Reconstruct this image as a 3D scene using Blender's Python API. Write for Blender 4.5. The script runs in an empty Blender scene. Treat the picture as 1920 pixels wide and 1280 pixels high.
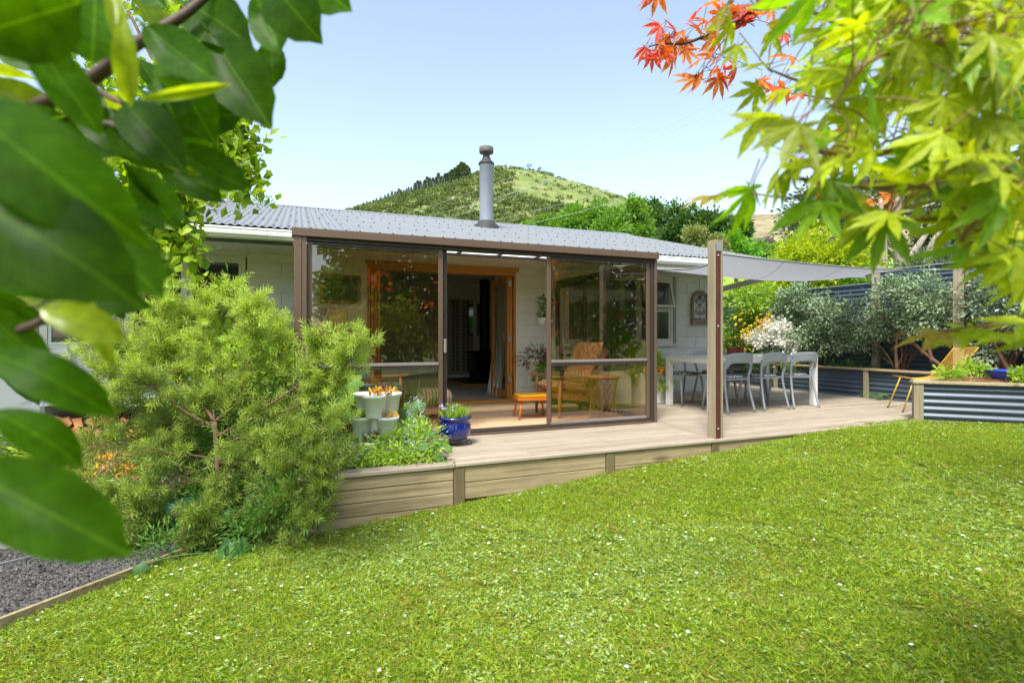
import bpy, math, random
import numpy as np
from mathutils import Vector, Matrix, Quaternion

random.seed(7); rng = np.random.default_rng(7)
sc = bpy.context.scene
COL = sc.collection
R_ = math.radians

# ------------------------------------------------------------------ camera
YAW = R_(21.9); SA, CA = math.sin(YAW), math.cos(YAW); H = 1.03
cam = bpy.data.objects.new('camera', bpy.data.cameras.new('camera')); COL.objects.link(cam)
cam.location = (0, 0, H); cam.rotation_euler = (R_(90), 0, -YAW)
cam.data.sensor_width = 36; cam.data.lens = 18.75; cam.data.shift_y = -10 / 1920
cam.data.clip_start = 0.05; cam.data.clip_end = 4000
cam.data.dof.use_dof = True; cam.data.dof.focus_distance = 7.0; cam.data.dof.aperture_fstop = 4.5
sc.camera = cam

# ------------------------------------------------------------------ sky and sun
SUN_EL, SUN_AZ = R_(58), R_(-42)      # azimuth measured from -Y (camera side) towards +X
sun_dir = Vector((math.sin(SUN_AZ) * math.cos(SUN_EL), -math.cos(SUN_AZ) * math.cos(SUN_EL), math.sin(SUN_EL)))
world = bpy.data.worlds.new('World'); sc.world = world; world.use_nodes = True
wn = world.node_tree; bg = wn.nodes['Background']
sky = wn.nodes.new('ShaderNodeTexSky'); sky.sky_type = 'NISHITA'; sky.sun_disc = False
sky.sun_elevation = SUN_EL
sky.sun_rotation = math.atan2(sun_dir.x, sun_dir.y)
sky.air_density = 1.0; sky.dust_density = 1.6; sky.ozone_density = 1.3
hsv = wn.nodes.new('ShaderNodeHueSaturation'); hsv.inputs['Saturation'].default_value = 0.76; hsv.inputs['Hue'].default_value = 0.493; hsv.inputs['Value'].default_value = 0.84
wn.links.new(sky.outputs[0], hsv.inputs['Color']); wn.links.new(hsv.outputs[0], bg.inputs[0]); bg.inputs[1].default_value = 0.15
sl = bpy.data.lights.new('sun', 'SUN'); sl.energy = 2.3; sl.angle = R_(13.0); sl.color = (1, 0.965, 0.9)
so = bpy.data.objects.new('sun', sl); COL.objects.link(so)
so.rotation_euler = sun_dir.to_track_quat('Z', 'Y').to_euler()
sc.view_settings.view_transform = 'Standard'; sc.view_settings.look = 'None'
sc.view_settings.exposure = 1.45; sc.view_settings.gamma = 1.0; sc.view_settings.use_curve_mapping = False
sc.render.engine = 'CYCLES'
sc.cycles.max_bounces = 10; sc.cycles.transparent_max_bounces = 24; sc.cycles.transmission_bounces = 8
sc.cycles.caustics_reflective = False; sc.cycles.caustics_refractive = False

# ------------------------------------------------------------------ where a sight line meets a depth or a plane
def P(px, py, s):
    u = (px - 960) / 1000.0
    return Vector((s * (u * CA + SA), s * (CA - u * SA), H - s * (py - 630) / 1000.0))
def onz(px, py, z=0.0): return P(px, py, (H - z) / ((py - 630) / 1000.0))
def ony(px, py, Y): u = (px - 960) / 1000.0; return P(px, py, Y / (CA - u * SA))
def onx(px, py, X): u = (px - 960) / 1000.0; return P(px, py, X / (u * CA + SA))

# ------------------------------------------------------------------ materials
MATS = {}
def nodes_of(m): return m.node_tree.nodes, m.node_tree.links
def mat(name, col, rough=0.6, metal=0.0, var=0.12, scale=6.0, bump=0.0, bscale=60.0, stretch=(1, 1, 1), objrand=0.0,
        col2=None, spec=0.5, coat=0.0, dirt=0.0, dirtcol=(0.12, 0.11, 0.08)):
    if name in MATS: return MATS[name]
    m = bpy.data.materials.new(name); m.use_nodes = True; N, L = nodes_of(m)
    b = N['Principled BSDF']; b.inputs['Roughness'].default_value = rough; b.inputs['Metallic'].default_value = metal
    b.inputs['Specular IOR Level'].default_value = spec; b.inputs['Coat Weight'].default_value = coat
    g = N.new('ShaderNodeNewGeometry'); oi = N.new('ShaderNodeObjectInfo')
    add = N.new('ShaderNodeVectorMath'); add.operation = 'MULTIPLY_ADD'
    sc_ = N.new('ShaderNodeVectorMath'); sc_.operation = 'SCALE'; sc_.inputs[3].default_value = 37.0 if objrand else 0.0
    comb = N.new('ShaderNodeCombineXYZ')
    for i in range(3): L.new(oi.outputs['Random'], comb.inputs[i])
    L.new(comb.outputs[0], sc_.inputs[0])
    L.new(g.outputs['Position'], add.inputs[0]); add.inputs[1].default_value = stretch; L.new(sc_.outputs[0], add.inputs[2])
    nz = N.new('ShaderNodeTexNoise'); nz.inputs['Scale'].default_value = scale; nz.inputs['Detail'].default_value = 6
    nz.inputs['Roughness'].default_value = 0.65
    L.new(add.outputs[0], nz.inputs['Vector'])
    c2 = col2 or tuple(min(1, c * 0.6) for c in col)
    mr = N.new('ShaderNodeMapRange'); mr.inputs[1].default_value = 0.3; mr.inputs[2].default_value = 0.72
    mr.inputs[3].default_value = 0; mr.inputs[4].default_value = 1 if col2 else min(1.0, var * 2.5)
    L.new(nz.outputs['Fac'], mr.inputs[0])
    mx = N.new('ShaderNodeMix'); mx.data_type = 'RGBA'; mx.inputs[6].default_value = (*col, 1); mx.inputs[7].default_value = (*c2, 1)
    L.new(mr.outputs[0], mx.inputs[0]); out = mx.outputs[2]
    if objrand:
        hs = N.new('ShaderNodeHueSaturation'); m2 = N.new('ShaderNodeMapRange')
        m2.inputs[3].default_value = 1 - objrand; m2.inputs[4].default_value = 1 + objrand
        L.new(oi.outputs['Random'], m2.inputs[0]); L.new(m2.outputs[0], hs.inputs['Value']); L.new(out, hs.inputs['Color']); out = hs.outputs[0]
    if dirt:
        n2 = N.new('ShaderNodeTexNoise'); n2.inputs['Scale'].default_value = 1.7; n2.inputs['Detail'].default_value = 9; n2.inputs['Roughness'].default_value = 0.75
        L.new(g.outputs['Position'], n2.inputs['Vector'])
        m3 = N.new('ShaderNodeMapRange'); m3.inputs[1].default_value = 0.5; m3.inputs[2].default_value = 0.75; m3.inputs[4].default_value = dirt
        L.new(n2.outputs['Fac'], m3.inputs[0])
        mx2 = N.new('ShaderNodeMix'); mx2.data_type = 'RGBA'; mx2.inputs[7].default_value = (*dirtcol, 1)
        L.new(m3.outputs[0], mx2.inputs[0]); L.new(out, mx2.inputs[6]); out = mx2.outputs[2]
    L.new(out, b.inputs['Base Color'])
    if bump:
        n3 = N.new('ShaderNodeTexNoise'); n3.inputs['Scale'].default_value = bscale; n3.inputs['Detail'].default_value = 5
        L.new(add.outputs[0], n3.inputs['Vector'])
        bp = N.new('ShaderNodeBump'); bp.inputs['Strength'].default_value = bump; bp.inputs['Distance'].default_value = 0.01
        L.new(n3.outputs['Fac'], bp.inputs['Height']); L.new(bp.outputs[0], b.inputs['Normal'])
    MATS[name] = m; return m

def wood(name, col, dark, axis='x', rough=0.75, rand=0.12, knots=True, dirt=0.0, dirtcol=(0.1, 0.1, 0.06), gscale=1.0, sheen=0.3):
    """grain runs along the axis, with knots and a colour of its own for every board"""
    if name in MATS: return MATS[name]
    m = bpy.data.materials.new(name); m.use_nodes = True; N, L = nodes_of(m)
    b = N['Principled BSDF']; b.inputs['Roughness'].default_value = rough; b.inputs['Specular IOR Level'].default_value = sheen
    st = {'x': (1, 22, 22), 'y': (22, 1, 22), 'z': (22, 22, 1)}[axis]; st = tuple(v * gscale for v in st)
    kn = {'x': (2.2, 9, 9), 'y': (9, 2.2, 9), 'z': (9, 9, 2.2)}[axis]
    g = N.new('ShaderNodeNewGeometry'); oi = N.new('ShaderNodeObjectInfo'); comb = N.new('ShaderNodeCombineXYZ')
    mul = N.new('ShaderNodeMath'); mul.operation = 'MULTIPLY'; mul.inputs[1].default_value = 53.0
    L.new(oi.outputs['Random'], mul.inputs[0])
    for i in range(3): L.new(mul.outputs[0], comb.inputs[i])
    def scaled(v):
        a = N.new('ShaderNodeVectorMath'); a.operation = 'MULTIPLY_ADD'; a.inputs[1].default_value = v
        L.new(g.outputs['Position'], a.inputs[0]); L.new(comb.outputs[0], a.inputs[2]); return a.outputs[0]
    v1 = scaled(st)
    n1 = N.new('ShaderNodeTexNoise'); n1.inputs['Scale'].default_value = 1.6; n1.inputs['Detail'].default_value = 8; n1.inputs['Roughness'].default_value = 0.7
    L.new(v1, n1.inputs['Vector'])
    r1 = N.new('ShaderNodeValToRGB'); r1.color_ramp.elements[0].position = 0.32; r1.color_ramp.elements[0].color = (*dark, 1)
    r1.color_ramp.elements[1].position = 0.62; r1.color_ramp.elements[1].color = (*col, 1)
    L.new(n1.outputs['Fac'], r1.inputs[0]); out = r1.outputs[0]
    if knots:
        vk = N.new('ShaderNodeTexVoronoi'); vk.inputs['Scale'].default_value = 0.55; L.new(scaled(kn), vk.inputs['Vector'])
        mk = N.new('ShaderNodeMapRange'); mk.inputs[1].default_value = 0.06; mk.inputs[2].default_value = 0.16; mk.inputs[3].default_value = 0.75; mk.inputs[4].default_value = 0
        L.new(vk.outputs['Distance'], mk.inputs[0])
        mx = N.new('ShaderNodeMix'); mx.data_type = 'RGBA'; mx.inputs[7].default_value = (dark[0] * 0.5, dark[1] * 0.42, dark[2] * 0.35, 1)
        L.new(mk.outputs[0], mx.inputs[0]); L.new(out, mx.inputs[6]); out = mx.outputs[2]
    hs = N.new('ShaderNodeHueSaturation'); m2 = N.new('ShaderNodeMapRange'); m2.inputs[3].default_value = 1 - rand; m2.inputs[4].default_value = 1 + rand
    L.new(oi.outputs['Random'], m2.inputs[0]); L.new(m2.outputs[0], hs.inputs['Value']); L.new(out, hs.inputs['Color']); out = hs.outputs[0]
    if dirt:
        n2 = N.new('ShaderNodeTexNoise'); n2.inputs['Scale'].default_value = 1.3; n2.inputs['Detail'].default_value = 10; n2.inputs['Roughness'].default_value = 0.72
        L.new(g.outputs['Position'], n2.inputs['Vector'])
        m3 = N.new('ShaderNodeMapRange'); m3.inputs[1].default_value = 0.48; m3.inputs[2].default_value = 0.72; m3.inputs[4].default_value = dirt
        L.new(n2.outputs['Fac'], m3.inputs[0])
        mx2 = N.new('ShaderNodeMix'); mx2.data_type = 'RGBA'; mx2.inputs[7].default_value = (*dirtcol, 1)
        L.new(m3.outputs[0], mx2.inputs[0]); L.new(out, mx2.inputs[6]); out = mx2.outputs[2]
    L.new(out, b.inputs['Base Color'])
    bp = N.new('ShaderNodeBump'); bp.inputs['Strength'].default_value = 0.35; bp.inputs['Distance'].default_value = 0.004
    L.new(n1.outputs['Fac'], bp.inputs['Height']); L.new(bp.outputs[0], b.inputs['Normal'])
    MATS[name] = m; return m

def leafmat(name, a, b_, rough=0.45, transl=0.35, tcol=None, spec=0.4, gain=1.0):
    """every leaf carries its own 'rnd' number that picks its tint"""
    if name in MATS: return MATS[name]
    m = bpy.data.materials.new(name); m.use_nodes = True; N, L = nodes_of(m)
    b = N['Principled BSDF']; b.inputs['Roughness'].default_value = rough; b.inputs['Specular IOR Level'].default_value = spec
    at = N.new('ShaderNodeAttribute'); at.attribute_name = 'rnd'
    cr = N.new('ShaderNodeValToRGB'); cr.color_ramp.elements[0].color = (*a, 1); cr.color_ramp.elements[1].color = (*b_, 1)
    L.new(at.outputs['Fac'], cr.inputs[0]); L.new(cr.outputs[0], b.inputs['Base Color'])
    tr = N.new('ShaderNodeBsdfTranslucent')
    hs = N.new('ShaderNodeMix'); hs.data_type = 'RGBA'; hs.blend_type = 'MULTIPLY'; hs.inputs[0].default_value = 1
    hs.inputs[7].default_value = (*(tcol or (1.5, 1.45, 0.5)), 1); L.new(cr.outputs[0], hs.inputs[6]); L.new(hs.outputs[2], tr.inputs[0])
    ms = N.new('ShaderNodeMixShader'); ms.inputs[0].default_value = transl
    L.new(b.outputs[0], ms.inputs[1]); L.new(tr.outputs[0], ms.inputs[2]); L.new(ms.outputs[0], N['Material Output'].inputs[0])
    MATS[name] = m; return m

def glassmat(name, tint=(1, 1, 1), refl=1.0, base=0.045):
    if name in MATS: return MATS[name]
    m = bpy.data.materials.new(name); m.use_nodes = True; N, L = nodes_of(m); N.remove(N['Principled BSDF'])
    t = N.new('ShaderNodeBsdfTransparent'); t.inputs[0].default_value = (*tint, 1)
    gl = N.new('ShaderNodeBsdfGlossy'); gl.inputs['Roughness'].default_value = 0.004; gl.inputs[0].default_value = (1, 1, 1, 1)
    lw = N.new('ShaderNodeLayerWeight'); lw.inputs[0].default_value = 0.5
    pw = N.new('ShaderNodeMath'); pw.operation = 'POWER'; pw.inputs[1].default_value = 5
    ma = N.new('ShaderNodeMath'); ma.operation = 'MULTIPLY_ADD'; ma.inputs[1].default_value = 0.9 * refl; ma.inputs[2].default_value = base * refl
    L.new(lw.outputs['Facing'], pw.inputs[0]); L.new(pw.outputs[0], ma.inputs[0])
    ms = N.new('ShaderNodeMixShader'); L.new(ma.outputs[0], ms.inputs[0]); L.new(t.outputs[0], ms.inputs[1]); L.new(gl.outputs[0], ms.inputs[2])
    L.new(ms.outputs[0], N['Material Output'].inputs[0]); MATS[name] = m; return m

# ------------------------------------------------------------------ mesh building
def link(o, parent=None):
    COL.objects.link(o)
    if parent is not None: o.parent = parent
    return o
def tag(o, label=None, cat=None, group=None, kind=None):
    if label: o['label'] = label
    if cat: o['category'] = cat
    if group: o['group'] = group
    if kind: o['kind'] = kind
    return o
def thing(name, label, cat, loc=(0, 0, 0), group=None, rz=0.0):
    o = bpy.data.objects.new(name, None); COL.objects.link(o); o.location = loc; o.rotation_euler = (0, 0, rz)
    o.empty_display_size = 0.1
    return tag(o, label, cat, group)

class MB:
    def __init__(s): s.v = []; s.f = []; s.m = []; s.sm = []
    def add(s, vs, fs, mi=0, smooth=False):
        n = len(s.v); s.v += [tuple(v) for v in vs]; s.f += [tuple(i + n for i in f) for f in fs]
        s.m += [mi] * len(fs); s.sm += [smooth] * len(fs); return s
    def box(s, lo, hi, mi=0, M=None):
        x0, y0, z0 = lo; x1, y1, z1 = hi
        vs = [Vector(p) for p in ((x0, y0, z0), (x1, y0, z0), (x1, y1, z0), (x0, y1, z0), (x0, y0, z1), (x1, y0, z1), (x1, y1, z1), (x0, y1, z1))]
        if M is not None: vs = [M @ v for v in vs]
        return s.add(vs, [(0, 3, 2, 1), (4, 5, 6, 7), (0, 1, 5, 4), (1, 2, 6, 5), (2, 3, 7, 6), (3, 0, 4, 7)], mi)
    def cbox(s, lo, hi, c=0.004, mi=0, M=None):
        """box with chamfered edges (24 verts)"""
        x0, y0, z0 = lo; x1, y1, z1 = hi; c = min(c, (x1 - x0) / 2.5, (y1 - y0) / 2.5, (z1 - z0) / 2.5)
        vs = []; idx = {}
        for ix, x in enumerate((x0, x1)):
            for iy, y in enumerate((y0, y1)):
                for iz, z in enumerate((z0, z1)):
                    dx, dy, dz = (1 - 2 * ix) * c, (1 - 2 * iy) * c, (1 - 2 * iz) * c
                    for k, p in enumerate(((x, y + dy, z + dz), (x + dx, y, z + dz), (x + dx, y + dy, z))):
                        idx[(ix, iy, iz, k)] = len(vs); vs.append(Vector(p) if M is None else M @ Vector(p))
        I = lambda a, b, c_, k: idx[(a, b, c_, k)]
        fs = []
        fs += [(I(0,0,0,0), I(0,0,1,0), I(0,1,1,0), I(0,1,0,0)), (I(1,0,0,0), I(1,1,0,0), I(1,1,1,0), I(1,0,1,0))]
        fs += [(I(0,0,0,1), I(1,0,0,1), I(1,0,1,1), I(0,0,1,1)), (I(0,1,0,1), I(0,1,1,1), I(1,1,1,1), I(1,1,0,1))]
        fs += [(I(0,0,0,2), I(0,1,0,2), I(1,1,0,2), I(1,0,0,2)), (I(0,0,1,2), I(1,0,1,2), I(1,1,1,2), I(0,1,1,2))]
        for a in (0, 1):
            for b in (0, 1):
                fs.append((I(a,b,0,0), I(a,b,0,1), I(a,b,1,1), I(a,b,1,0)) if a == b else (I(a,b,0,1), I(a,b,0,0), I(a,b,1,0), I(a,b,1,1)))
                fs.append((I(0,a,b,1), I(0,a,b,2), I(1,a,b,2), I(1,a,b,1)) if a == b else (I(0,a,b,2), I(0,a,b,1), I(1,a,b,1), I(1,a,b,2)))
                fs.append((I(a,0,b,2), I(a,0,b,0), I(a,1,b,0), I(a,1,b,2)) if a == b else (I(a,0,b,0), I(a,0,b,2), I(a,1,b,2), I(a,1,b,0)))
        for a in (0, 1):
            for b in (0, 1):
                for c_ in (0, 1):
                    t = (I(a,b,c_,0), I(a,b,c_,2), I(a,b,c_,1)); fs.append(t if (a + b + c_) % 2 else t[::-1])
        return s.add(vs, fs, mi)
    def tube(s, pts, r, seg=6, mi=0, smooth=True, caps=True):
        pts = [Vector(p) for p in pts]; n = len(pts); rr = r if isinstance(r, (list, tuple)) else [r] * n
        vs = []; up = None
        for i, p in enumerate(pts):
            t = (pts[min(i + 1, n - 1)] - pts[max(i - 1, 0)])
            t = t.normalized() if t.length > 1e-9 else Vector((0, 0, 1))
            if up is None:
                up = t.orthogonal().normalized()
            else:
                up = up - t * up.dot(t); up = up.normalized() if up.length > 1e-6 else t.orthogonal().normalized()
            w = t.cross(up)
            for k in range(seg):
                a = 2 * math.pi * k / seg; vs.append(p + (up * math.cos(a) + w * math.sin(a)) * rr[i])
        fs = [(i * seg + k, i * seg + (k + 1) % seg, (i + 1) * seg + (k + 1) % seg, (i + 1) * seg + k) for i in range(n - 1) for k in range(seg)]
        s.add(vs, fs, mi, smooth)
        if caps and seg > 2:
            b = len(s.v) - len(vs)
            s.f += [tuple(b + k for k in reversed(range(seg))), tuple(b + (n - 1) * seg + k for k in range(seg))]; s.m += [mi] * 2; s.sm += [False] * 2
        return s
    def lathe(s, prof, c=(0, 0, 0), seg=24, mi=0, sx=1, sy=1, smooth=True):
        vs = []; c = Vector(c)
        for (r, z) in prof:
            for k in range(seg):
                a = 2 * math.pi * k / seg; vs.append(c + Vector((r * sx * math.cos(a), r * sy * math.sin(a), z)))
        fs = [(i * seg + k, i * seg + (k + 1) % seg, (i + 1) * seg + (k + 1) % seg, (i + 1) * seg + k) for i in range(len(prof) - 1) for k in range(seg)]
        return s.add(vs, fs, mi, smooth)
    def grid(s, fn, nu, nv, mi=0, smooth=True):
        vs = [fn(i / nu, j / nv) for j in range(nv + 1) for i in range(nu + 1)]
        fs = [(j * (nu + 1) + i, j * (nu + 1) + i + 1, (j + 1) * (nu + 1) + i + 1, (j + 1) * (nu + 1) + i) for j in range(nv) for i in range(nu)]
        return s.add(vs, fs, mi, smooth)
    def prism(s, poly, z0, z1, mi=0, M=None):
        n = len(poly); vs = [Vector((x, y, z)) for z in (z0, z1) for x, y in poly]
        if M is not None: vs = [M @ v for v in vs]
        return s.add(vs, [tuple(reversed(range(n))), tuple(range(n, 2 * n))] + [(i, (i + 1) % n, n + (i + 1) % n, n + i) for i in range(n)], mi)
    def mesh(s, name, mats):
        me = bpy.data.meshes.new(name); me.from_pydata(s.v, [], s.f)
        for m in (mats if isinstance(mats, (list, tuple)) else [mats]): me.materials.append(m)
        me.polygons.foreach_set('material_index', s.m); me.polygons.foreach_set('use_smooth', s.sm); me.update()
        return me
    def build(s, name, mats, parent=None, loc=None, solid=0.0, bevel=0.0, sub=0):
        o = bpy.data.objects.new(name, s.mesh(name, mats)); link(o, parent)
        if loc is not None: o.location = loc
        if solid:
            md = o.modifiers.new('solid', 'SOLIDIFY'); md.thickness = solid; md.offset = 0
        if bevel:
            md = o.modifiers.new('bevel', 'BEVEL'); md.width = bevel; md.segments = 2; md.limit_method = 'ANGLE'
        if sub:
            md = o.modifiers.new('sub', 'SUBSURF'); md.levels = sub; md.render_levels = sub
        return o
def inst(name, me, parent=None, loc=(0, 0, 0), rot=(0, 0, 0), scale=(1, 1, 1)):
    o = bpy.data.objects.new(name, me); link(o, parent); o.location = loc; o.rotation_euler = rot; o.scale = scale; return o
def children(o): return [c for c in bpy.data.objects if c.parent == o]
def copy_tree(o, parent=None, kids=None):
    if kids is None:
        kids = {}
        for c in bpy.data.objects:
            if c.parent: kids.setdefault(c.parent.name, []).append(c)
    c = o.copy(); COL.objects.link(c); c.parent = parent
    for ch in kids.get(o.name, []): copy_tree(ch, c, kids)
    return c

def np_mesh(name, V, F, mats, attr=None, mi=None, smooth=False, uv=None):
    me = bpy.data.meshes.new(name); V = np.asarray(V, np.float32); F = np.asarray(F, np.int32); k = F.shape[1]
    me.vertices.add(len(V)); me.vertices.foreach_set('co', V.ravel())
    me.loops.add(F.size); me.loops.foreach_set('vertex_index', F.ravel())
    me.polygons.add(len(F)); me.polygons.foreach_set('loop_start', np.arange(0, F.size, k, dtype=np.int32))
    me.polygons.foreach_set('loop_total', np.full(len(F), k, np.int32))
    for m in (mats if isinstance(mats, (list, tuple)) else [mats]): me.materials.append(m)
    if mi is not None: me.polygons.foreach_set('material_index', np.asarray(mi, np.int32))
    me.polygons.foreach_set('use_smooth', np.full(len(F), smooth, bool))
    if attr is not None:
        a = me.attributes.new('rnd', 'FLOAT', 'POINT'); a.data.foreach_set('value', np.asarray(attr, np.float32))
    me.update(); me.validate(); return me
def nrm(a): return a / np.maximum(np.linalg.norm(a, axis=-1, keepdims=True), 1e-9)
def leaf_arrays(p, d, n, L, W, fold=0.12, curl=0.0, mid=0.45):
    """N leaves of 4 triangles: base, two sides, tip, with a folded midrib"""
    d = nrm(d); w = nrm(np.cross(d, n)); n = np.cross(w, d)
    L = np.broadcast_to(np.asarray(L, float), (len(p),))[:, None]; W = np.broadcast_to(np.asarray(W, float), (len(p),))[:, None]
    c = p + d * L * mid - n * L * curl * 0.3
    a = c + w * W * 0.5 + n * W * fold; b = c - w * W * 0.5 + n * W * fold
    t = p + d * L - n * L * curl
    V = np.stack([p, a, t, b, c], 1).reshape(-1, 3)
    base = (np.arange(len(p)) * 5)[:, None]
    F = np.concatenate([base + np.array([[0, 1, 4]]), base + np.array([[1, 2, 4]]), base + np.array([[2, 3, 4]]), base + np.array([[3, 0, 4]])], 1).reshape(-1, 3)
    return V, F
def blade_arrays(p, d, n, L, W, fold=0.0, curl=0.2):
    """N narrow leaves of 2 triangles"""
    d = nrm(d); w = nrm(np.cross(d, n)); n = np.cross(w, d)
    L = np.broadcast_to(np.asarray(L, float), (len(p),))[:, None]; W = np.broadcast_to(np.asarray(W, float), (len(p),))[:, None]
    c = p + d * L * 0.5
    a = c + w * W * 0.5; b = c - w * W * 0.5; t = p + d * L - n * L * curl
    V = np.stack([p, a, t, b], 1).reshape(-1, 3); base = (np.arange(len(p)) * 4)[:, None]
    F = np.concatenate([base + np.array([[0, 1, 2]]), base + np.array([[0, 2, 3]])], 1).reshape(-1, 3)
    return V, F
def rdir(n, up=0.0):
    v = rng.normal(size=(n, 3)); v = nrm(v); v[:, 2] += up; return nrm(v)
def in_blob(n, c, r, shell=0.45):
    v = rdir(n); q = rng.random(n) ** (1 / 3.0); q = shell + (1 - shell) * q
    return np.array(c) + v * q[:, None] * np.array(r), v
def foliage(name, blobs, n, L, W, m, parent=None, up=0.35, shell=0.45, clump=0, lvar=0.35, kind='stuff', narrow=False, rbias=None, seedcurl=0.15):
    """leaves spread through ellipsoids; with clump > 0 they gather round that many twig ends"""
    vol = np.array([np.prod(b[1]) ** (2 / 3) for b in blobs]); cnt = (vol / vol.sum() * n).astype(int) + 1
    P_, D_, R__ = [], [], []
    for (c, r), k in zip(blobs, cnt):
        if clump:
            nc = max(3, int(clump * k / n)); cc, cv = in_blob(nc, c, r, shell); pick = rng.integers(0, nc, k)
            sp = np.mean(r) * 1.1 / math.sqrt(nc) + 2 * L * 0.35
            off = rng.normal(size=(k, 3)) * sp * 0.55; p = cc[pick] + off; d = nrm(nrm(off) + cv[pick] * 0.8)
            r0 = rng.random(nc)[pick] * 0.55 + rng.random(k) * 0.45
        else:
            p, v = in_blob(k, c, r, shell); d = nrm(v * 0.7 + rdir(k) * 0.9); r0 = rng.random(k)
        P_.append(p); D_.append(d); R__.append(r0)
    p = np.concatenate(P_); d = np.concatenate(D_); r0 = np.concatenate(R__); k = len(p)
    nn = rdir(k, up * 2.0)
    LL = L * (1 + lvar * rng.uniform(-1, 1, k)); WW = W * (1 + lvar * rng.uniform(-1, 1, k))
    V, F = (blade_arrays if narrow else leaf_arrays)(p, d, nn, LL, WW, curl=seedcurl)
    o = bpy.data.objects.new(name, np_mesh(name, V, F, m, np.repeat(np.clip(r0, 0, 1), 4 if narrow else 5))); link(o, parent)
    if kind: o['kind'] = kind
    return o
def bez(pts, n=8):
    """smooth path through the given points"""
    pts = [Vector(p) for p in pts]
    if len(pts) < 3: return [pts[0].lerp(pts[-1], i / n) for i in range(n + 1)]
    q = [pts[0] * 2 - pts[1]] + pts + [pts[-1] * 2 - pts[-2]]; out = []
    for i in range(1, len(q) - 2):
        for k in range(n):
            t = k / n; a, b, c, d = q[i - 1], q[i], q[i + 1], q[i + 2]
            out.append(0.5 * ((2 * b) + (c - a) * t + (2 * a - 5 * b + 4 * c - d) * t * t + (3 * b - a - 3 * c + d) * t ** 3))
    return out + [pts[-1]]
def taper(n, a, b): return [a + (b - a) * i / (n - 1) for i in range(n)]

# ================================================================== SETTING
def lz(x, y):
    """height of the lawn: it falls away to the left"""
    x = np.asarray(x, float); y = np.asarray(y, float)
    z = -0.44 + 0.078 * x
    z = np.where(x > 5.2, -0.0344 + (x - 5.2) * 0.018, z); z = np.where(x < -1.0, -0.518 + (x + 1.0) * 0.02, z)
    return z + 0.008 * np.sin(x * 1.7 + y) + 0.006 * np.sin(y * 2.3 - x * 0.6)

m_soil = mat('soil', (0.10, 0.065, 0.04), 0.95, var=0.3, scale=14, bump=0.8, bscale=50)
# lawn sheet material: short green with yellow and bare patches
def lawn_material():
    m = bpy.data.materials.new('lawn_ground'); m.use_nodes = True; N, L = nodes_of(m); b = N['Principled BSDF']; b.inputs['Roughness'].default_value = 0.9
    g = N.new('ShaderNodeNewGeometry')
    n1 = N.new('ShaderNodeTexNoise'); n1.inputs['Scale'].default_value = 1.4; n1.inputs['Detail'].default_value = 8; L.new(g.outputs[0], n1.inputs['Vector'])
    n2 = N.new('ShaderNodeTexNoise'); n2.inputs['Scale'].default_value = 55; n2.inputs['Detail'].default_value = 4; L.new(g.outputs[0], n2.inputs['Vector'])
    r1 = N.new('ShaderNodeValToRGB'); e = r1.color_ramp.elements
    e[0].position = 0.3; e[0].color = (0.09, 0.14, 0.02, 1); e[1].position = 0.7; e[1].color = (0.20, 0.21, 0.04, 1)
    L.new(n1.outputs['Fac'], r1.inputs[0])
    mx = N.new('ShaderNodeMix'); mx.data_type = 'RGBA'; mx.blend_type = 'MULTIPLY'; mx.inputs[0].default_value = 0.8
    r2 = N.new('ShaderNodeValToRGB'); r2.color_ramp.elements[0].color = (0.35, 0.3, 0.3, 1); r2.color_ramp.elements[0].position = 0.35; r2.color_ramp.elements[1].position = 0.65; r2.color_ramp.elements[1].color = (1.3, 1.3, 1.2, 1)
    L.new(n2.outputs['Fac'], r2.inputs[0]); L.new(r1.outputs[0], mx.inputs[6]); L.new(r2.outputs[0], mx.inputs[7]); L.new(mx.outputs[2], b.inputs['Base Color'])
    return m
m_lawn = lawn_material()
LAWN_L = lambda y: -1.5 + (y - 3.6) * 0.95 if y < 4.6 else -0.55      # the left edge: timber edging runs away to the right
def lawn_poly_inside(x, y):
    edge = np.where(y < 4.3, -1.47 + (y - 3.64) * 1.0, -0.75)
    ok = (x > edge) & (y < 4.19)
    # the raised bed on the right cuts the lawn
    t = (x - 7.0); front = 4.16 - 0.52 * np.clip(t, 0, 9)
    ok &= ~((x > 6.96) & (y > front - 0.02))
    return ok
mb = MB()
nx, ny = 90, 60
def lawn_fn(a, b):
    x = -7 + a * 20; y = -6 + b * 10.26
    return (x, y, float(lz(x, y)))
mb.grid(lawn_fn, nx, ny)
lawn = tag(mb.build('lawn', m_lawn), kind='structure')

# far ground to the horizon
m_far = mat('far_ground', (0.10, 0.15, 0.04), 0.95, scale=0.05, col2=(0.16, 0.17, 0.07))
mb = MB(); mb.grid(lambda a, b: ((a - .5) * 3000, (b - .5) * 3000, -0.9), 12, 12); tag(mb.build('ground', m_far), kind='structure')

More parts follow.
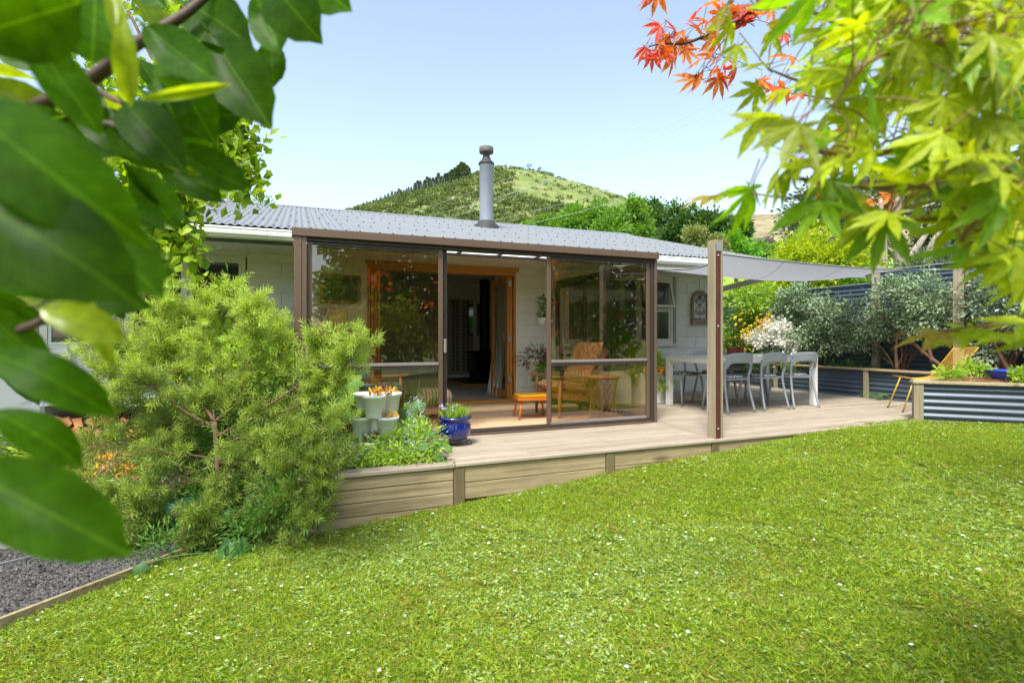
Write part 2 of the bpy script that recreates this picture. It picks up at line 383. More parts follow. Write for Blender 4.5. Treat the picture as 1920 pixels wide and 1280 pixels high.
# garden ground and yard on the left, gravel and concrete
mb = MB(); mb.grid(lambda a, b: (-14 + 14.5 * a, 4.2 + 6 * b, -0.545 + 0.02 * math.sin(a * 31 + b * 17)), 30, 14)
tag(mb.build('garden_soil', m_soil), kind='structure')
m_conc = mat('concrete', (0.42, 0.40, 0.37), 0.85, scale=5, var=0.15, bump=0.3, bscale=120, dirt=0.3)
m_grav_base = mat('gravel_bed', (0.035, 0.033, 0.031), 0.95, scale=90, col2=(0.09, 0.085, 0.08), bump=1.0, bscale=160)
def strip(name, quad, m, z):
    b = MB(); q = [Vector((p[0], p[1], z)) for p in quad]
    b.grid(lambda a, c: (q[0].lerp(q[1], a)).lerp(q[3].lerp(q[2], a), c), 16, 10); return tag(b.build(name, m), kind='structure')
gl_a = onz(-260, 1275, -0.5); gl_b = onz(340, 1040, -0.5)            # timber edging between lawn and gravel
gm_a = onz(-200, 1110, -0.5); gm_b = onz(330, 985, -0.5)             # metal strip between the gravels
gc_a = onz(-300, 1030, -0.5); gc_b = onz(330, 935, -0.5)             # edge of the concrete
gf_a = onz(-420, 862, -0.5); gf_b = onz(360, 838, -0.5)
strip('gravel', [gl_a, gl_b, gc_b, gc_a], m_grav_base, -0.5)
strip('path', [gc_a, gc_b, gf_b, gf_a], m_conc, -0.492)
# stones: one mass of small chips
def stones(name, quad, n, s0, s1, m, z, parent=None):
    a = rng.random(n)[:, None]; c = rng.random(n)[:, None]; q = [np.array(p) for p in quad]
    p = (q[0] * (1 - a) + q[1] * a) * (1 - c) + (q[3] * (1 - a) + q[2] * a) * c; p[:, 2] = z
    base = np.array([[1, 0, 0], [0, 1, 0], [-1, 0, 0], [0, -1, 0], [0, 0, .8], [0, 0, -.6]])
    V = p[:, None, :] + (base[None] + rng.normal(size=(n, 6, 3)) * 0.25) * (rng.uniform(s0, s1, n)[:, None, None])
    F = np.array([[0, 1, 4], [1, 2, 4], [2, 3, 4], [3, 0, 4], [1, 0, 5], [2, 1, 5], [3, 2, 5], [0, 3, 5]])
    F = (np.arange(n) * 6)[:, None, None] + F[None]
    o = bpy.data.objects.new(name, np_mesh(name, V.reshape(-1, 3), F.reshape(-1, 3), m, np.repeat(rng.random(n), 6))); link(o, parent); o['kind'] = 'stuff'; return o
m_stone = leafmat('stone_chips', (0.021, 0.0198, 0.0186), (0.144, 0.135, 0.126), 0.8, 0.0)
stones('gravel_stones', [gl_a, gl_b, gm_b, gm_a], 11000, 0.006, 0.014, m_stone, -0.492)
stones('gravel_stones', [gm_a, gm_b, gc_b, gc_a], 9000, 0.006, 0.013, m_stone, -0.492)
m_fascia = wood('treated_pine', (0.42, 0.33, 0.185), (0.20, 0.15, 0.075), 'x', 0.8, 0.14, dirt=0.35, dirtcol=(0.12, 0.11, 0.06))
m_treatz = wood('treated_pine_post', (0.36, 0.305, 0.20), (0.22, 0.175, 0.105), 'z', 0.8, 0.1, dirt=0.15, dirtcol=(0.14, 0.13, 0.07))
m_fpost = wood('dark_post', (0.17, 0.135, 0.07), (0.10, 0.075, 0.035), 'z', 0.85, 0.1)
m_treaty = wood('treated_pine_y', (0.42, 0.33, 0.18), (0.25, 0.18, 0.09), 'y', 0.8, 0.1, dirt=0.2, dirtcol=(0.14, 0.13, 0.07))
def beam(a, b, w, h, mbx=None, mi=0, c=0.003, up=(0, 0, 1)):
    """square bar from a to b"""
    a, b = Vector(a), Vector(b); d = (b - a); L = d.length; d.normalize(); u = Vector(up); s_ = d.cross(u)
    s_ = s_.normalized() if s_.length > 1e-5 else Vector((1, 0, 0)); u2 = s_.cross(d)
    M = Matrix((( d.x, s_.x, u2.x, a.x), (d.y, s_.y, u2.y, a.y), (d.z, s_.z, u2.z, a.z), (0, 0, 0, 1)))
    mbx = mbx or MB(); mbx.cbox((0, -w / 2, -h / 2), (L, w / 2, h / 2), c, mi, M); return mbx
b = beam(gl_a + Vector((0, 0, 0.0)), gl_b, 0.025, 0.09).build('timber_edging', m_fascia)
tag(b, 'weathered timber edging board between the dark gravel and the lawn', 'garden edging')
b = beam(gm_a + Vector((0, 0, 0.005)), gm_b + Vector((0, 0, 0.005)), 0.008, 0.05).build('metal_edging', mat('edging_metal', (0.3, 0.3, 0.31), 0.5, 0.6))
tag(b, 'thin grey metal edging strip lying across the gravel', 'garden edging')

# ------------------------------------------------------------------ deck
m_deck = wood('deck_timber', (0.40, 0.335, 0.25), (0.24, 0.19, 0.135), 'x', 0.7, 0.15, dirt=0.5, dirtcol=(0.30, 0.25, 0.20), sheen=0.35)
m_decky = wood('deck_timber_y', (0.35, 0.29, 0.215), (0.22, 0.17, 0.12), 'y', 0.7, 0.08)
m_deckin = wood('deck_timber_inside', (0.66, 0.46, 0.28), (0.50, 0.33, 0.18), 'x', 0.5, 0.12, sheen=0.5)
deck = thing('deck', 'low pale timber deck running along the front of the house to the raised beds', 'deck', (0, 0, 0))
BW, GAP = 0.088, 0.005
def board_row(x0, x1, y, m, joints=(), zt=0.0, end_jit=0.0):
    xs = [x0] + sorted(j for j in joints if x0 + 0.3 < j < x1 - 0.3) + [x1]
    for i in range(len(xs) - 1):
        a, c = xs[i] + (0.0025 if i else 0), xs[i + 1] - (0.0025 if i < len(xs) - 2 else 0)
        dz = random.uniform(-0.0015, 0.001)
        MB().cbox((a, y, zt - 0.03 + dz), (c, y + BW, zt + dz), 0.004).build('deck_board', m, deck)
y = 4.20; k = 0
XL = lambda yy: 1.20 - (yy - 4.2) * 0.12
while y < 5.26:                                                     # strip in front of the sunroom
    board_row(XL(y), 3.90, y, m_deck, joints=[2.62] if k % 2 == 0 else ([1.9] if k % 3 else [3.3])); y += BW + GAP; k += 1
y_in0 = y
while y < 7.84:                                                     # floor of the sunroom
    board_row(0.02, 3.90, y, m_deckin, joints=[[1.4], [2.9], [2.1]][k % 3]); y += BW + GAP; k += 1
for i in range(2):                                                  # two border boards running back from the post
    MB().cbox((3.905 + i * (BW + GAP), 4.20, -0.03), (3.905 + i * (BW + GAP) + BW, 7.80, 0.0), 0.004).build('deck_board', m_decky, deck)
y = 4.20; k = 0
while y < 9.2:                                                      # the wide part under the table
    x1 = 6.99 if y < 4.30 else 8.84
    x0 = 4.095
    if y > 7.82: x0 = 7.45
    board_row(x0, x1, y, m_deck, joints=[[5.3], [6.6, ], [7.4], [4.9, 6.2]][k % 4] if y < 7.8 else []); y += BW + GAP; k += 1
# one dark block stands in for the shaded joist space below the boards
MB().box((0.0, 4.32, -0.5), (8.8, 7.8, -0.036)).build('underdeck_shade_block', mat('underdeck_shade', (0.06, 0.05, 0.035), 0.9), deck)
nl = MB()
for xx in np.arange(1.45, 6.9, .45):
    for r in range(12 if xx < 3.9 else 34):
        for dy in (.02, .068):
            c = Vector((xx + random.uniform(-.006, .006), 4.2 + r * (BW + GAP) + dy, .0012)); nl.add([c + Vector((.0045 * math.cos(a), .0045 * math.sin(a), 0)) for a in np.linspace(0, 5.236, 6)], [tuple(range(6))])
nl = nl.build('nail_heads', mat('nail_head', (.06, .05, .045), .6), deck); nl['kind'] = 'stuff'
# fascia of the deck
def fasc(x0, x1, zt, zb, yo=4.185, m=None, name='fascia_board'):
    MB().cbox((x0, yo, zb), (x1, yo + 0.035, zt), 0.004).build(name, m or m_fascia, deck)
for (x0, x1) in ((1.245, 2.60), (2.70, 3.82), (3.92, 5.4), (5.405, 6.98)):
    fasc(x0, x1, -0.032, -0.165); fasc(x0 + 0.002, x1, -0.170, -0.300)
fasc(1.25, 1.95, -0.31, -0.42, 4.235); fasc(2.70, 3.82, -0.305, -0.42)
for x in (1.175, 2.605, 3.825):
    MB().cbox((x, 4.175, -0.55), (x + 0.07 + 0.02, 4.26, -0.03), 0.004).build('fascia_post', m_fpost, deck)
MB().cbox((1.19, 4.165, -0.030), (6.99, 4.199, 0.001), 0.006).build('edge_board', m_deck, deck)

# planter of stacked sleepers left of the deck
pl = thing('sleeper_planter', 'long raised garden bed of stacked rough timber boards left of the deck', 'garden bed', (0.6, 4.4, -0.5))
def local(o, p): return Vector(p) - Vector(o.location)
def lbox(parent, name, lo, hi, m, c=0.005, M=None):
    l = Vector(parent.location); return MB().cbox(tuple(Vector(lo) - l), tuple(Vector(hi) - l), c, 0, M).build(name, m, parent)
zt = -0.035
for i, hh in enumerate((0.098, 0.103, 0.10, 0.105, 0.12)):
    lbox(pl, 'sleeper', (0.0 - 0.05 * (i % 2), 4.185 + (0.004 if i % 2 else 0), zt - hh), (1.172, 4.235, zt - 0.004), m_fascia); zt -= hh
lbox(pl, 'cap_board', (0.0, 4.165, -0.034), (1.186, 4.31, -0.002), m_deck)
lbox(pl, 'sleeper', (-0.05, 4.24, -0.55), (0.0, 5.25, -0.04), m_treaty)
lbox(pl, 'soil', (0.01, 4.30, -0.5), (1.17, 5.28, -0.07), m_soil, 0.02)

# ================================================================== HOUSE
WY = 7.86; RX = 7.40; EY, EZ = 6.30, 2.20; RY, RZ = 11.1, 3.52; LXh = -9.0; SOF = 2.13
house = thing('house', 'single storey house of pale painted blocks under a grey corrugated roof', 'house', (0, 0, 0))
m_block = mat('painted_block', (0.80, 0.815, 0.79), 0.75, var=0.06, scale=3, bump=0.35, bscale=150, objrand=0.02, dirt=0.10, dirtcol=(0.36, 0.37, 0.33))
m_white = mat('white_paint', (0.78, 0.78, 0.75), 0.45, var=0.04, scale=4, dirt=0.12, dirtcol=(0.45, 0.44, 0.38))
m_cream = mat('soffit_paint', (0.80, 0.79, 0.71), 0.7, var=0.05, scale=2, dirt=0.08, dirtcol=(0.4, 0.4, 0.34))
m_winf = mat('window_paint', (0.74, 0.76, 0.70), 0.5, var=0.05, scale=6)
m_roof = mat('roof_steel', (0.20, 0.21, 0.21), 0.5, 0.0, var=0.1, scale=1.2, spec=0.4, dirt=0.12, dirtcol=(0.16, 0.165, 0.18))
m_fasciag = mat('dark_green_paint', (0.03, 0.05, 0.045), 0.6, scale=9, col2=(0.10, 0.12, 0.11))
m_gutter = mat('gutter_paint', (0.74, 0.73, 0.66), 0.4, var=0.07, scale=7)
m_int = mat('interior_paint', (0.84, 0.84, 0.81), 0.7, var=0.04)
m_dark = mat('dark_interior', (0.10, 0.10, 0.10), 0.9)

# walls with openings: (x0, x1, z0, z1)
OPEN = [(0.93, 3.22, 0.0, 2.07), (-4.4, -0.62, 0.85, 2.07), (4.10, 6.30, 0.88, 2.08)]
wall = MB()
T = 0.19
xs = sorted(set([LXh, RX] + [o[0] for o in OPEN] + [o[1] for o in OPEN]))
for i in range(len(xs) - 1):
    a, c = xs[i], xs[i + 1]; hit = [o for o in OPEN if o[0] <= a + 1e-6 and o[1] >= c - 1e-6]
    if hit:
        o = hit[0]
        if o[2] > 0: wall.box((a, WY, -0.6), (c, WY + T, o[2]))
        wall.box((a, WY, o[3]), (c, WY + T, 2.45))
    else: wall.box((a, WY, -0.6), (c, WY + T, 2.45))
wall.box((RX - T, WY + T, -0.6), (RX, 14.4, 2.45)); wall.box((LXh, WY + T, -0.6), (LXh + T, 14.4, 2.45)); wall.box((LXh, 14.4, -0.6), (RX, 14.4 + T, 2.45))
wall.add([(RX - .1, WY + T, 2.45), (RX - .1, 14.4, 2.45), (RX - .1, RY, 3.42)], [(0, 1, 2)]); wall.add([(LXh + .1, WY + T, 2.45), (LXh + .1, 14.4, 2.45), (LXh + .1, RY, 3.42)], [(0, 2, 1)])
wallo = wall.build('wall', m_block, house)
# blocks proud of the mortar, one object each, only where the photo shows the wall
cache = {}
def block(x0, x1, z0, z1, yf=WY):
    g = 0.004; w, h = round(x1 - x0 - 2 * g, 3), round(z1 - z0 - 2 * g, 3)
    if w < 0.03 or h < 0.03: return
    if (w, h) not in cache:
        c = 0.005; t = 0.007
        vs = [(0, 0, 0), (w, 0, 0), (w, 0, h), (0, 0, h), (c, -t, c), (w - c, -t, c), (w - c, -t, h - c), (c, -t, h - c)]
        cache[(w, h)] = MB().add(vs, [(4, 5, 6, 7), (0, 1, 5, 4), (1, 2, 6, 5), (2, 3, 7, 6), (3, 0, 4, 7)]).mesh('block', m_block)
    inst('block', cache[(w, h)], wallo, (x0 + g, yf - 0.001 - random.uniform(0, 0.0012), z0 + g))
def lay(xa, xb, za, zb):
    row = 0; z = 0.0 + 0.01; rows = []
    while z < 2.12: rows.append((z, min(z + 0.2, 2.12))); z += 0.2
    for r, (z0, z1) in enumerate(rows):
        if z1 <= za + 0.01 or z0 >= zb - 0.01: continue
        z0 = max(z0, za); z1 = min(z1, zb); x = -10.0 + (0.2 if r % 2 else 0)
        while x < xb:
            a, c = max(x, xa), min(x + 0.4, xb)
            if c - a > 0.04: block(a, c, z0, z1)
            x += 0.4
lay(-0.60, 0.90, 0.0, 2.12); lay(3.26, 4.08, 0.0, 2.12); lay(6.36, RX - 0.01, 0.0, 2.12); lay(4.10, 6.36, 0.0, 0.84); lay(-3.0, -0.6, 0.4, 0.82)

# soffit, its cover strips, fascia, gutter
o = MB().box((LXh, EY + 0.06, SOF), (RX, WY - 0.001, SOF + 0.02)).build('soffit', m_cream, house)
for x in (-1.75, -0.62, 1.15, 2.65, 4.9, 6.1): MB().cbox((x, EY + 0.08, SOF - 0.008), (x + 0.035, WY - 0.045, SOF - 0.0005), 0.002).build('cover_strip', m_cream, o)
MB().cbox((LXh, WY - 0.04, SOF - 0.03), (RX - 0.02, WY - 0.009, SOF - 0.0005), 0.003).build('cover_strip', m_winf, o)
MB().box((LXh, EY + 0.03, 2.02), (-0.05, EY + 0.055, 2.17)).build('fascia', m_fasciag, house)
MB().box((-0.04, EY + 0.03, 2.02), (RX + 0.02, EY + 0.055, 2.17)).build('fascia', m_white, house)
def gutter(x0, x1, name='gutter'):
    prof = [(0.02, 2.165), (-0.10, 2.165), (-0.115, 2.15), (-0.105, 2.135), (-0.118, 2.115), (-0.115, 2.09), (-0.095, 2.075), (-0.085, 2.06), (-0.04, 2.055), (0.02, 2.055)]
    g = MB(); n = len(prof); vs = [(x, EY + yy, z) for x in (x0, x1) for yy, z in prof]
    g.add(vs, [(i, i + 1, n + i + 1, n + i) for i in range(n - 1)] + [tuple(range(n)), tuple(reversed(range(n, 2 * n)))]); return g.build(name, m_gutter, house)
gutter(LXh, -0.30); gutter(-0.298, 0.03, 'gutter_end'); gutter(4.05, RX - 0.02)
# brace from the wall corner out to the end of the eave
beam((RX - 0.03, WY - 0.02, 1.90), (RX + 0.05, EY + 0.1, 2.08), 0.05, 0.09).build('eave_brace', m_white, house)
# roof of corrugated sheets
roof = bpy.data.objects.new('roof', MB().box((LXh, EY + 0.3, 2.25), (RX - 0.05, EY + 0.34, 2.28)).mesh('roof', m_dark)); link(roof, house)
SL = (RZ - EZ) / (RY - EY)
def rz(y): return EZ + (y - EY) * SL
pitch = 0.0762; shw = pitch * 10; sheet_me = None
mb = MB(); nper = 8; nn = 10 * nper
vs = []
for yy in (0, RY - EY - 0.02):
    for i in range(nn + 1):
        x = i * shw / nn; vs.append((x, yy, yy * SL + 0.009 * math.sin(2 * math.pi * x / pitch)))
mb.add(vs, [(i, i + 1, nn + 1 + i + 1, nn + 1 + i) for i in range(nn)], 0, True); sheet = mb.mesh('roof_sheet', m_roof)
x = RX + 0.08 - shw
while x > LXh - shw: inst('roof_sheet', sheet, roof, (x, EY, EZ + 0.003)); x -= shw
MB().add([(LXh, RY, RZ - 0.03), (RX + 0.05, RY, RZ - 0.03), (RX + 0.05, 15.6, RZ - 1.3), (LXh, 15.6, RZ - 1.3)], [(0, 3, 2, 1)]).build('rear_slope', m_roof, roof)
rc = MB(); rc.add([(LXh, RY - 0.17, RZ - 0.030), (RX + 0.09, RY - 0.17, RZ - 0.030), (RX + 0.09, RY - 0.02, RZ + 0.022), (LXh, RY - 0.02, RZ + 0.022), (RX + .09, RY + .03, RZ + .022), (LXh, RY + .03, RZ + .022), (RX + .09, RY + .2, RZ - .03), (LXh, RY + .2, RZ - .03), (LXh, RY - 0.17, RZ - 0.045), (RX + 0.09, RY - 0.17, RZ - 0.045)],
       [(0, 1, 2, 3), (3, 2, 4, 5), (5, 4, 6, 7), (8, 9, 1, 0)]); rc.build('ridge_cap', mat('ridge_steel', (0.22, 0.24, 0.27), 0.45, var=0.08), roof)
sm = MB()
for r, yy in enumerate(np.linspace(EY + 0.12, RY - 0.35, 6)):
    n = 0; x = RX - 0.02 - (r % 2) * 2 * pitch
    while x > -4.2:
        c = Vector((x, yy, rz(yy) + 0.0135)); s_ = 0.013
        sm.add([c + Vector((-s_, -s_, 0)), c + Vector((s_, -s_, 0)), c + Vector((s_, s_, 0)), c + Vector((-s_, s_, 0)), c + Vector((0, 0, s_))], [(0, 1, 4), (1, 2, 4), (2, 3, 4), (3, 0, 4)]); x -= pitch * (2 if n % 2 else 3); n += 1
so_ = sm.build('roof_screws', mat('screw_head', (0.05, 0.05, 0.06), 0.5), roof); so_['kind'] = 'stuff'
v = MB(); v.add([(RX + 0.03, EY + 0.0, EZ - 0.13), (RX + 0.06, EY, EZ - 0.13), (RX + 0.06, EY, EZ - 0.02), (RX + 0.03, EY, EZ - 0.02), (RX + 0.03, RY, RZ - 0.13), (RX + 0.06, RY, RZ - 0.13), (RX + 0.06, RY, RZ - 0.02), (RX + 0.03, RY, RZ - 0.02)],
    [(0, 1, 2, 3), (0, 4, 5, 1), (1, 5, 6, 2), (2, 6, 7, 3), (3, 7, 4, 0)]); v.build('bargeboard', m_white, roof)
# flue
fx, fy = 3.27, 9.42; fz = rz(fy)
fl = MB(); fl.lathe([(0.128, -0.1), (0.128, 1.16), (0.133, 1.165), (0.133, 1.18)], (fx, fy, fz), 28)
m_flue = mat('flue_steel', (0.34, 0.37, 0.41), 0.5, 0.3, scale=9, var=0.2, dirt=0.3, dirtcol=(0.16, 0.17, 0.18), stretch=(3, 3, 0.6))
fl_o = fl.build('flue', m_flue, house)
m_flucap = mat('flue_cap_metal', (0.13, 0.115, 0.105), 0.7, 0.2, scale=14, var=0.3)
m_blk = mat('sooty_metal', (0.05, 0.05, 0.048), 0.7, 0.2, scale=10, var=0.3)
MB().lathe([(0.0, 1.165), (0.148, 1.165), (0.148, 1.19), (0.13, 1.215), (0.085, 1.26), (0.062, 1.33), (0.062, 1.38), (0.095, 1.40)], (fx, fy, fz), 28).build('flue_cone', m_blk, fl_o)
MB().lathe([(0.05, 1.36), (0.10, 1.38), (0.128, 1.385), (0.133, 1.40), (0.133, 1.485), (0.12, 1.492), (0.0, 1.495)], (fx, fy, fz), 28).build('flue_cowl', m_flucap, fl_o)
fb = MB(); fb.lathe([(0.24, -0.06), (0.22, 0.03), (0.175, 0.06), (0.15, 0.10), (0.131, 0.115)], (fx, fy, fz), 20, 0, 1.05, 1.0); fb.build('flue_boot', m_blk, fl_o)

# ------------------------------------------------------------------ windows
m_wglass = glassmat('window_glass', (0.82, 0.86, 0.86), 1.0, 0.07)
def window(x0, x1, z0, z1, mull, name='window', yf=WY, depth=0.07, fw=0.045, rails=()):
    w = bpy.data.objects.new(name, MB().box((x0 + .002, yf + 0.10, z0 + .002), (x0 + 0.01, yf + 0.12, z1 - .002)).mesh(name, m_winf)); link(w, house)
    f = MB()
    f.cbox((x0, yf - 0.02, z1 - fw), (x1, yf + depth, z1), 0.003); f.cbox((x0, yf - 0.02, z0), (x1, yf + depth, z0 + fw), 0.003)
    for x in (x0, x1 - fw): f.cbox((x, yf - 0.019, z0 + fw), (x + fw, yf + depth, z1 - fw), 0.003)
    for x in mull: f.cbox((x - fw / 2, yf - 0.017, z0 + fw), (x + fw / 2, yf + depth - 0.001, z1 - fw), 0.003)
    f.build('frame', m_winf, w)
    ed = [x0 + fw] + [m for m in mull for _ in (0, 1)] + [x1 - fw]
    ed = [x0 + fw]; 
    for m_ in mull: ed += [m_ - fw / 2, m_ + fw / 2]
    ed += [x1 - fw]
    for i in range(0, len(ed), 2):
        zs = [z0 + fw] + list(rails[i // 2] if i // 2 < len(rails) else ()) + [z1 - fw]
        for j in range(len(zs) - 1):
            s_ = 0.035; a, b_, c, d = ed[i], ed[i + 1], zs[j], zs[j + 1]
            q = MB(); q.cbox((a + .002, yf - .006, d - s_), (b_ - .002, yf + .03, d - .001), .003); q.cbox((a + .002, yf - .006, c + .001), (b_ - .002, yf + .03, c + s_), .003)
            q.cbox((a + .002, yf - .005, c + s_), (a + s_, yf + .03, d - s_), .003); q.cbox((b_ - s_, yf - .005, c + s_), (b_ - .002, yf + .03, d - s_), .003)
            q.build('sash', m_winf, w)
            MB().box((a + s_ - .004, yf + 0.012, c + s_ - .004), (b_ - s_ + .004, yf + 0.016, d - s_ + .004)).build('pane', m_wglass, w)
    return w
w1 = window(4.10, 6.28, 0.90, 2.08, (4.83, 5.56), rails=((), (), (1.50,)))
MB().cbox((4.06, WY - 0.055, 0.845), (6.34, WY + 0.05, 0.898), 0.005).build('sill', m_white, w1)
MB().cbox((6.285, WY - 0.022, 0.90), (6.35, WY + 0.05, 2.10), 0.003).build('trim', mat('trim_grey', (0.35, 0.36, 0.35), 0.6), w1)
w2 = window(-3.6, -0.64, 0.88, 2.07, (-2.75, -1.95, -1.32))
MB().cbox((-3.65, WY - 0.055, 0.825), (-0.60, WY + 0.05, 0.878), 0.005).build('sill', m_white, w2)
# awning sash held open at the top right of the right window
aw = MB(); A = Matrix.Translation((5.60, WY - 0.03, 2.02)) @ Matrix.Rotation(R_(-14), 4, 'X')
for lo, hi in (((0, -0.02, -0.04), (0.62, 0.015, 0)), ((0, -0.02, -0.50), (0.62, 0.015, -0.455)), ((0, -0.019, -0.455), (0.04, 0.014, -0.04)), ((0.58, -0.019, -0.455), (0.62, 0.014, -0.04))): aw.cbox(lo, hi, 0.003, 0, A)
aw.build('open_sash', m_winf, w1)
MB().box((0.036, -0.004, -0.46), (0.584, 0.0, -0.036), 0, A).build('pane', m_wglass, w1)

# ------------------------------------------------------------------ rooms behind the glass
m_carpet = mat('carpet', (0.5, 0.47, 0.44), 0.95, var=0.08, scale=20, bump=0.4, bscale=300)
MB().box((-6, WY + T, -0.05), (7.2, 12.6, 0.005)).build('room_floor', m_carpet, house)
MB().box((-6, WY + T, 2.30), (7.2, 12.8, 2.34)).build('room_ceiling', m_int, house)
iw = MB(); iw.box((-6, 12.3, 0.006), (7.2, 12.4, 2.299)); iw.box((5.3, WY + T, 0.006), (5.4, 12.29, 2.299)); iw.box((-0.30, WY + T, 0.006), (-0.2, 12.29, 2.299))
iw.build('inner_wall', m_int, house)
# patterned panel on the back wall, in a white door frame
m_pan = mat('panel_cloth', (0.46, 0.45, 0.41), 0.8, var=0.05)
m_motif = mat('panel_print', (0.07, 0.075, 0.065), 0.8, var=0.05)
pA = ony(842, 560, 12.28); pB = ony(884, 704, 12.28)
pn = MB().box((pA.x - 0.02, 12.262, 0.12), (pB.x + 0.02, 12.29, pA.z)).build('printed_panel', m_pan, house)
mo = MB()
for cx_ in (0.27, 0.73):
    X = pA.x + (pB.x - pA.x) * cx_; z = 0.2
    while z < pA.z - 0.08:
        for s_ in (-1, 1):
            for k in range(2):
                a0 = Vector((X, 0, z + k * 0.08)); tip = a0 + Vector((s_ * 0.10, 0, 0.07)); mid1 = a0 + Vector((s_ * 0.055, 0, 0.01)); mid2 = a0 + Vector((s_ * 0.035, 0, 0.06))
                mo.add([(p.x, 12.258, p.z) for p in (a0, mid1, tip, mid2)], [(0, 1, 2, 3) if s_ > 0 else (3, 2, 1, 0)])
        z += 0.17
mo.build('leaf_print', m_motif, pn)['kind'] = 'stuff'
f = MB(); f.cbox((pA.x - 0.12, 12.25, 0.01), (pA.x - 0.04, 12.299, pA.z + 0.12)); f.cbox((pB.x + 0.04, 12.25, 0.01), (pB.x + 0.12, 12.299, pA.z + 0.12)); f.cbox((pA.x - .039, 12.25, pA.z + 0.04), (pB.x + .039, 12.299, pA.z + 0.12))
f.build('door_frame', m_int, house)

# ------------------------------------------------------------------ bifold doors, folded inward
m_rimu = wood('golden_timber', (0.60, 0.28, 0.07), (0.42, 0.17, 0.035), 'z', 0.4, 0.08, knots=False, sheen=0.5)
m_rimux = wood('golden_timber_x', (0.60, 0.28, 0.07), (0.42, 0.17, 0.035), 'x', 0.4, 0.08, knots=False, sheen=0.5)
door = bpy.data.objects.new('bifold_door', MB().cbox((0.93, WY - 0.02, 1.985), (3.22, WY + 0.14, 2.07), .004).mesh('bifold_door', m_rimux)); link(door, house)
MB().cbox((0.90, WY - 0.045, 2.055), (3.27, WY - 0.008, 2.115), 0.004).build('head_trim', m_rimux, door)
MB().cbox((0.93, WY - 0.06, 0.002), (3.22, WY + 0.14, 0.035), 0.004).build('threshold', m_rimux, door)
for x in (0.93, 3.185): MB().cbox((x, WY - 0.02, 0.036), (x + 0.035, WY + 0.14, 1.984), 0.003).build('jamb', m_rimu, door)
m_dglass = glassmat('door_glass', (0.9, 0.92, 0.92), 1.0, 0.06)
def leafdoor(x, y0=WY + 0.02, L=0.78, hand=True):
    f = MB(); t = 0.038
    f.cbox((x, y0, 0.04), (x + t, y0 + 0.10, 1.975), .003); f.cbox((x, y0 + L - 0.10, 0.04), (x + t, y0 + L, 1.975), .003)
    f.cbox((x + .001, y0 + .10, 0.04), (x + t - .001, y0 + L - .10, 0.17), .003); f.cbox((x + .001, y0 + .10, 1.875), (x + t - .001, y0 + L - .10, 1.975), .003)
    o = f.build('door_leaf', m_rimu, door)
    MB().box((x + t / 2 - .003, y0 + .095, .165), (x + t / 2 + .003, y0 + L - .095, 1.88)).build('glass', m_dglass, door)
for x in (3.135, 3.09): leafdoor(x)
for x in (0.975, 1.02, 1.065): leafdoor(x, WY - 0.03)
hm = mat('hinge_metal', (0.55, 0.53, 0.48), 0.35, 0.8)
for x in (1.005, 3.12):
    for z in (0.35, 0.98, 1.86): MB().cbox((x - 0.035, WY - 0.058 if x < 2 else WY - .012, z - 0.045), (x + 0.035, WY - 0.03 if x < 2 else WY + .018, z + 0.045), .004).build('hinge', hm, door)
MB().tube([(3.07, WY + 0.15, 1.05), (3.07, WY + 0.12, 1.05), (3.07, WY + 0.12, 0.93)], 0.009).build('handle', hm, door)

# ------------------------------------------------------------------ sunroom of brown aluminium
SY = 5.34; SX0, SX1 = -0.02, 3.95; ST = 2.022
sun_ = thing('sunroom', 'lean-to sunroom of brown aluminium framing and tinted glass on the front of the house', 'sunroom', (SX0, SY, 0))
m_alu = mat('brown_aluminium', (0.15, 0.095, 0.062), 0.42, 0.25, var=0.12, scale=5, spec=0.5, dirt=0.2, dirtcol=(0.20, 0.16, 0.13), stretch=(1, 1, .3))
m_alud = mat('dark_aluminium', (0.052, 0.040, 0.032), 0.4, 0.2, var=0.1, scale=5, spec=0.5)
m_alul = mat('pale_aluminium', (0.34, 0.29, 0.27), 0.35, 0.4, var=0.15, scale=5)  # paler frame tone for the bottom rails and the upper part of the mid rails
m_sg = glassmat('sunroom_glass', (0.84, 0.76, 0.65), 1.0, 0.09)
m_sgc = glassmat('side_glass', (0.93, 0.91, 0.87), 1.0, 0.04)
def S(lo, hi, name, m, c=0.003, parent=sun_):
    l = sun_.location; return MB().cbox(tuple(Vector(lo) - l), tuple(Vector(hi) - l), c).build(name, m, parent)
S((SX0 - .03, SY - .10, ST - .075), (SX1 + .05, SY + .06, ST), 'roof_flashing', m_alu)
S((SX0 + .10, SY - .05, ST - .110), (SX1, SY + .06, ST - .077), 'head_rail', m_alud)
S((SX0 - .01, SY - .085, 0.0), (SX0 + .055, SY + .06, ST - .077), 'corner_post', m_alu); S((SX0 + .056, SY - .08, 0.0), (SX0 + .098, SY + .05, ST - .078), 'corner_post', m_alu)
S((SX1 - .035, SY - .05, 0.0), (SX1 + .01, SY + .06, ST - .111), 'end_post', m_alud); S((SX1 + .012, SY - .065, 0.0), (SX1 + .045, SY + .06, ST - .077), 'end_post', m_alu)
S((SX0 + .10, SY - .055, 0.001), (SX1 - .036, SY + .06, 0.05), 'bottom_track', m_alud); S((SX0 + .10, SY - .075, 0.001), (SX1 - .036, SY - .056, 0.022), 'sill_lip', m_alu)
X = lambda px: ony(px, 600, SY).x
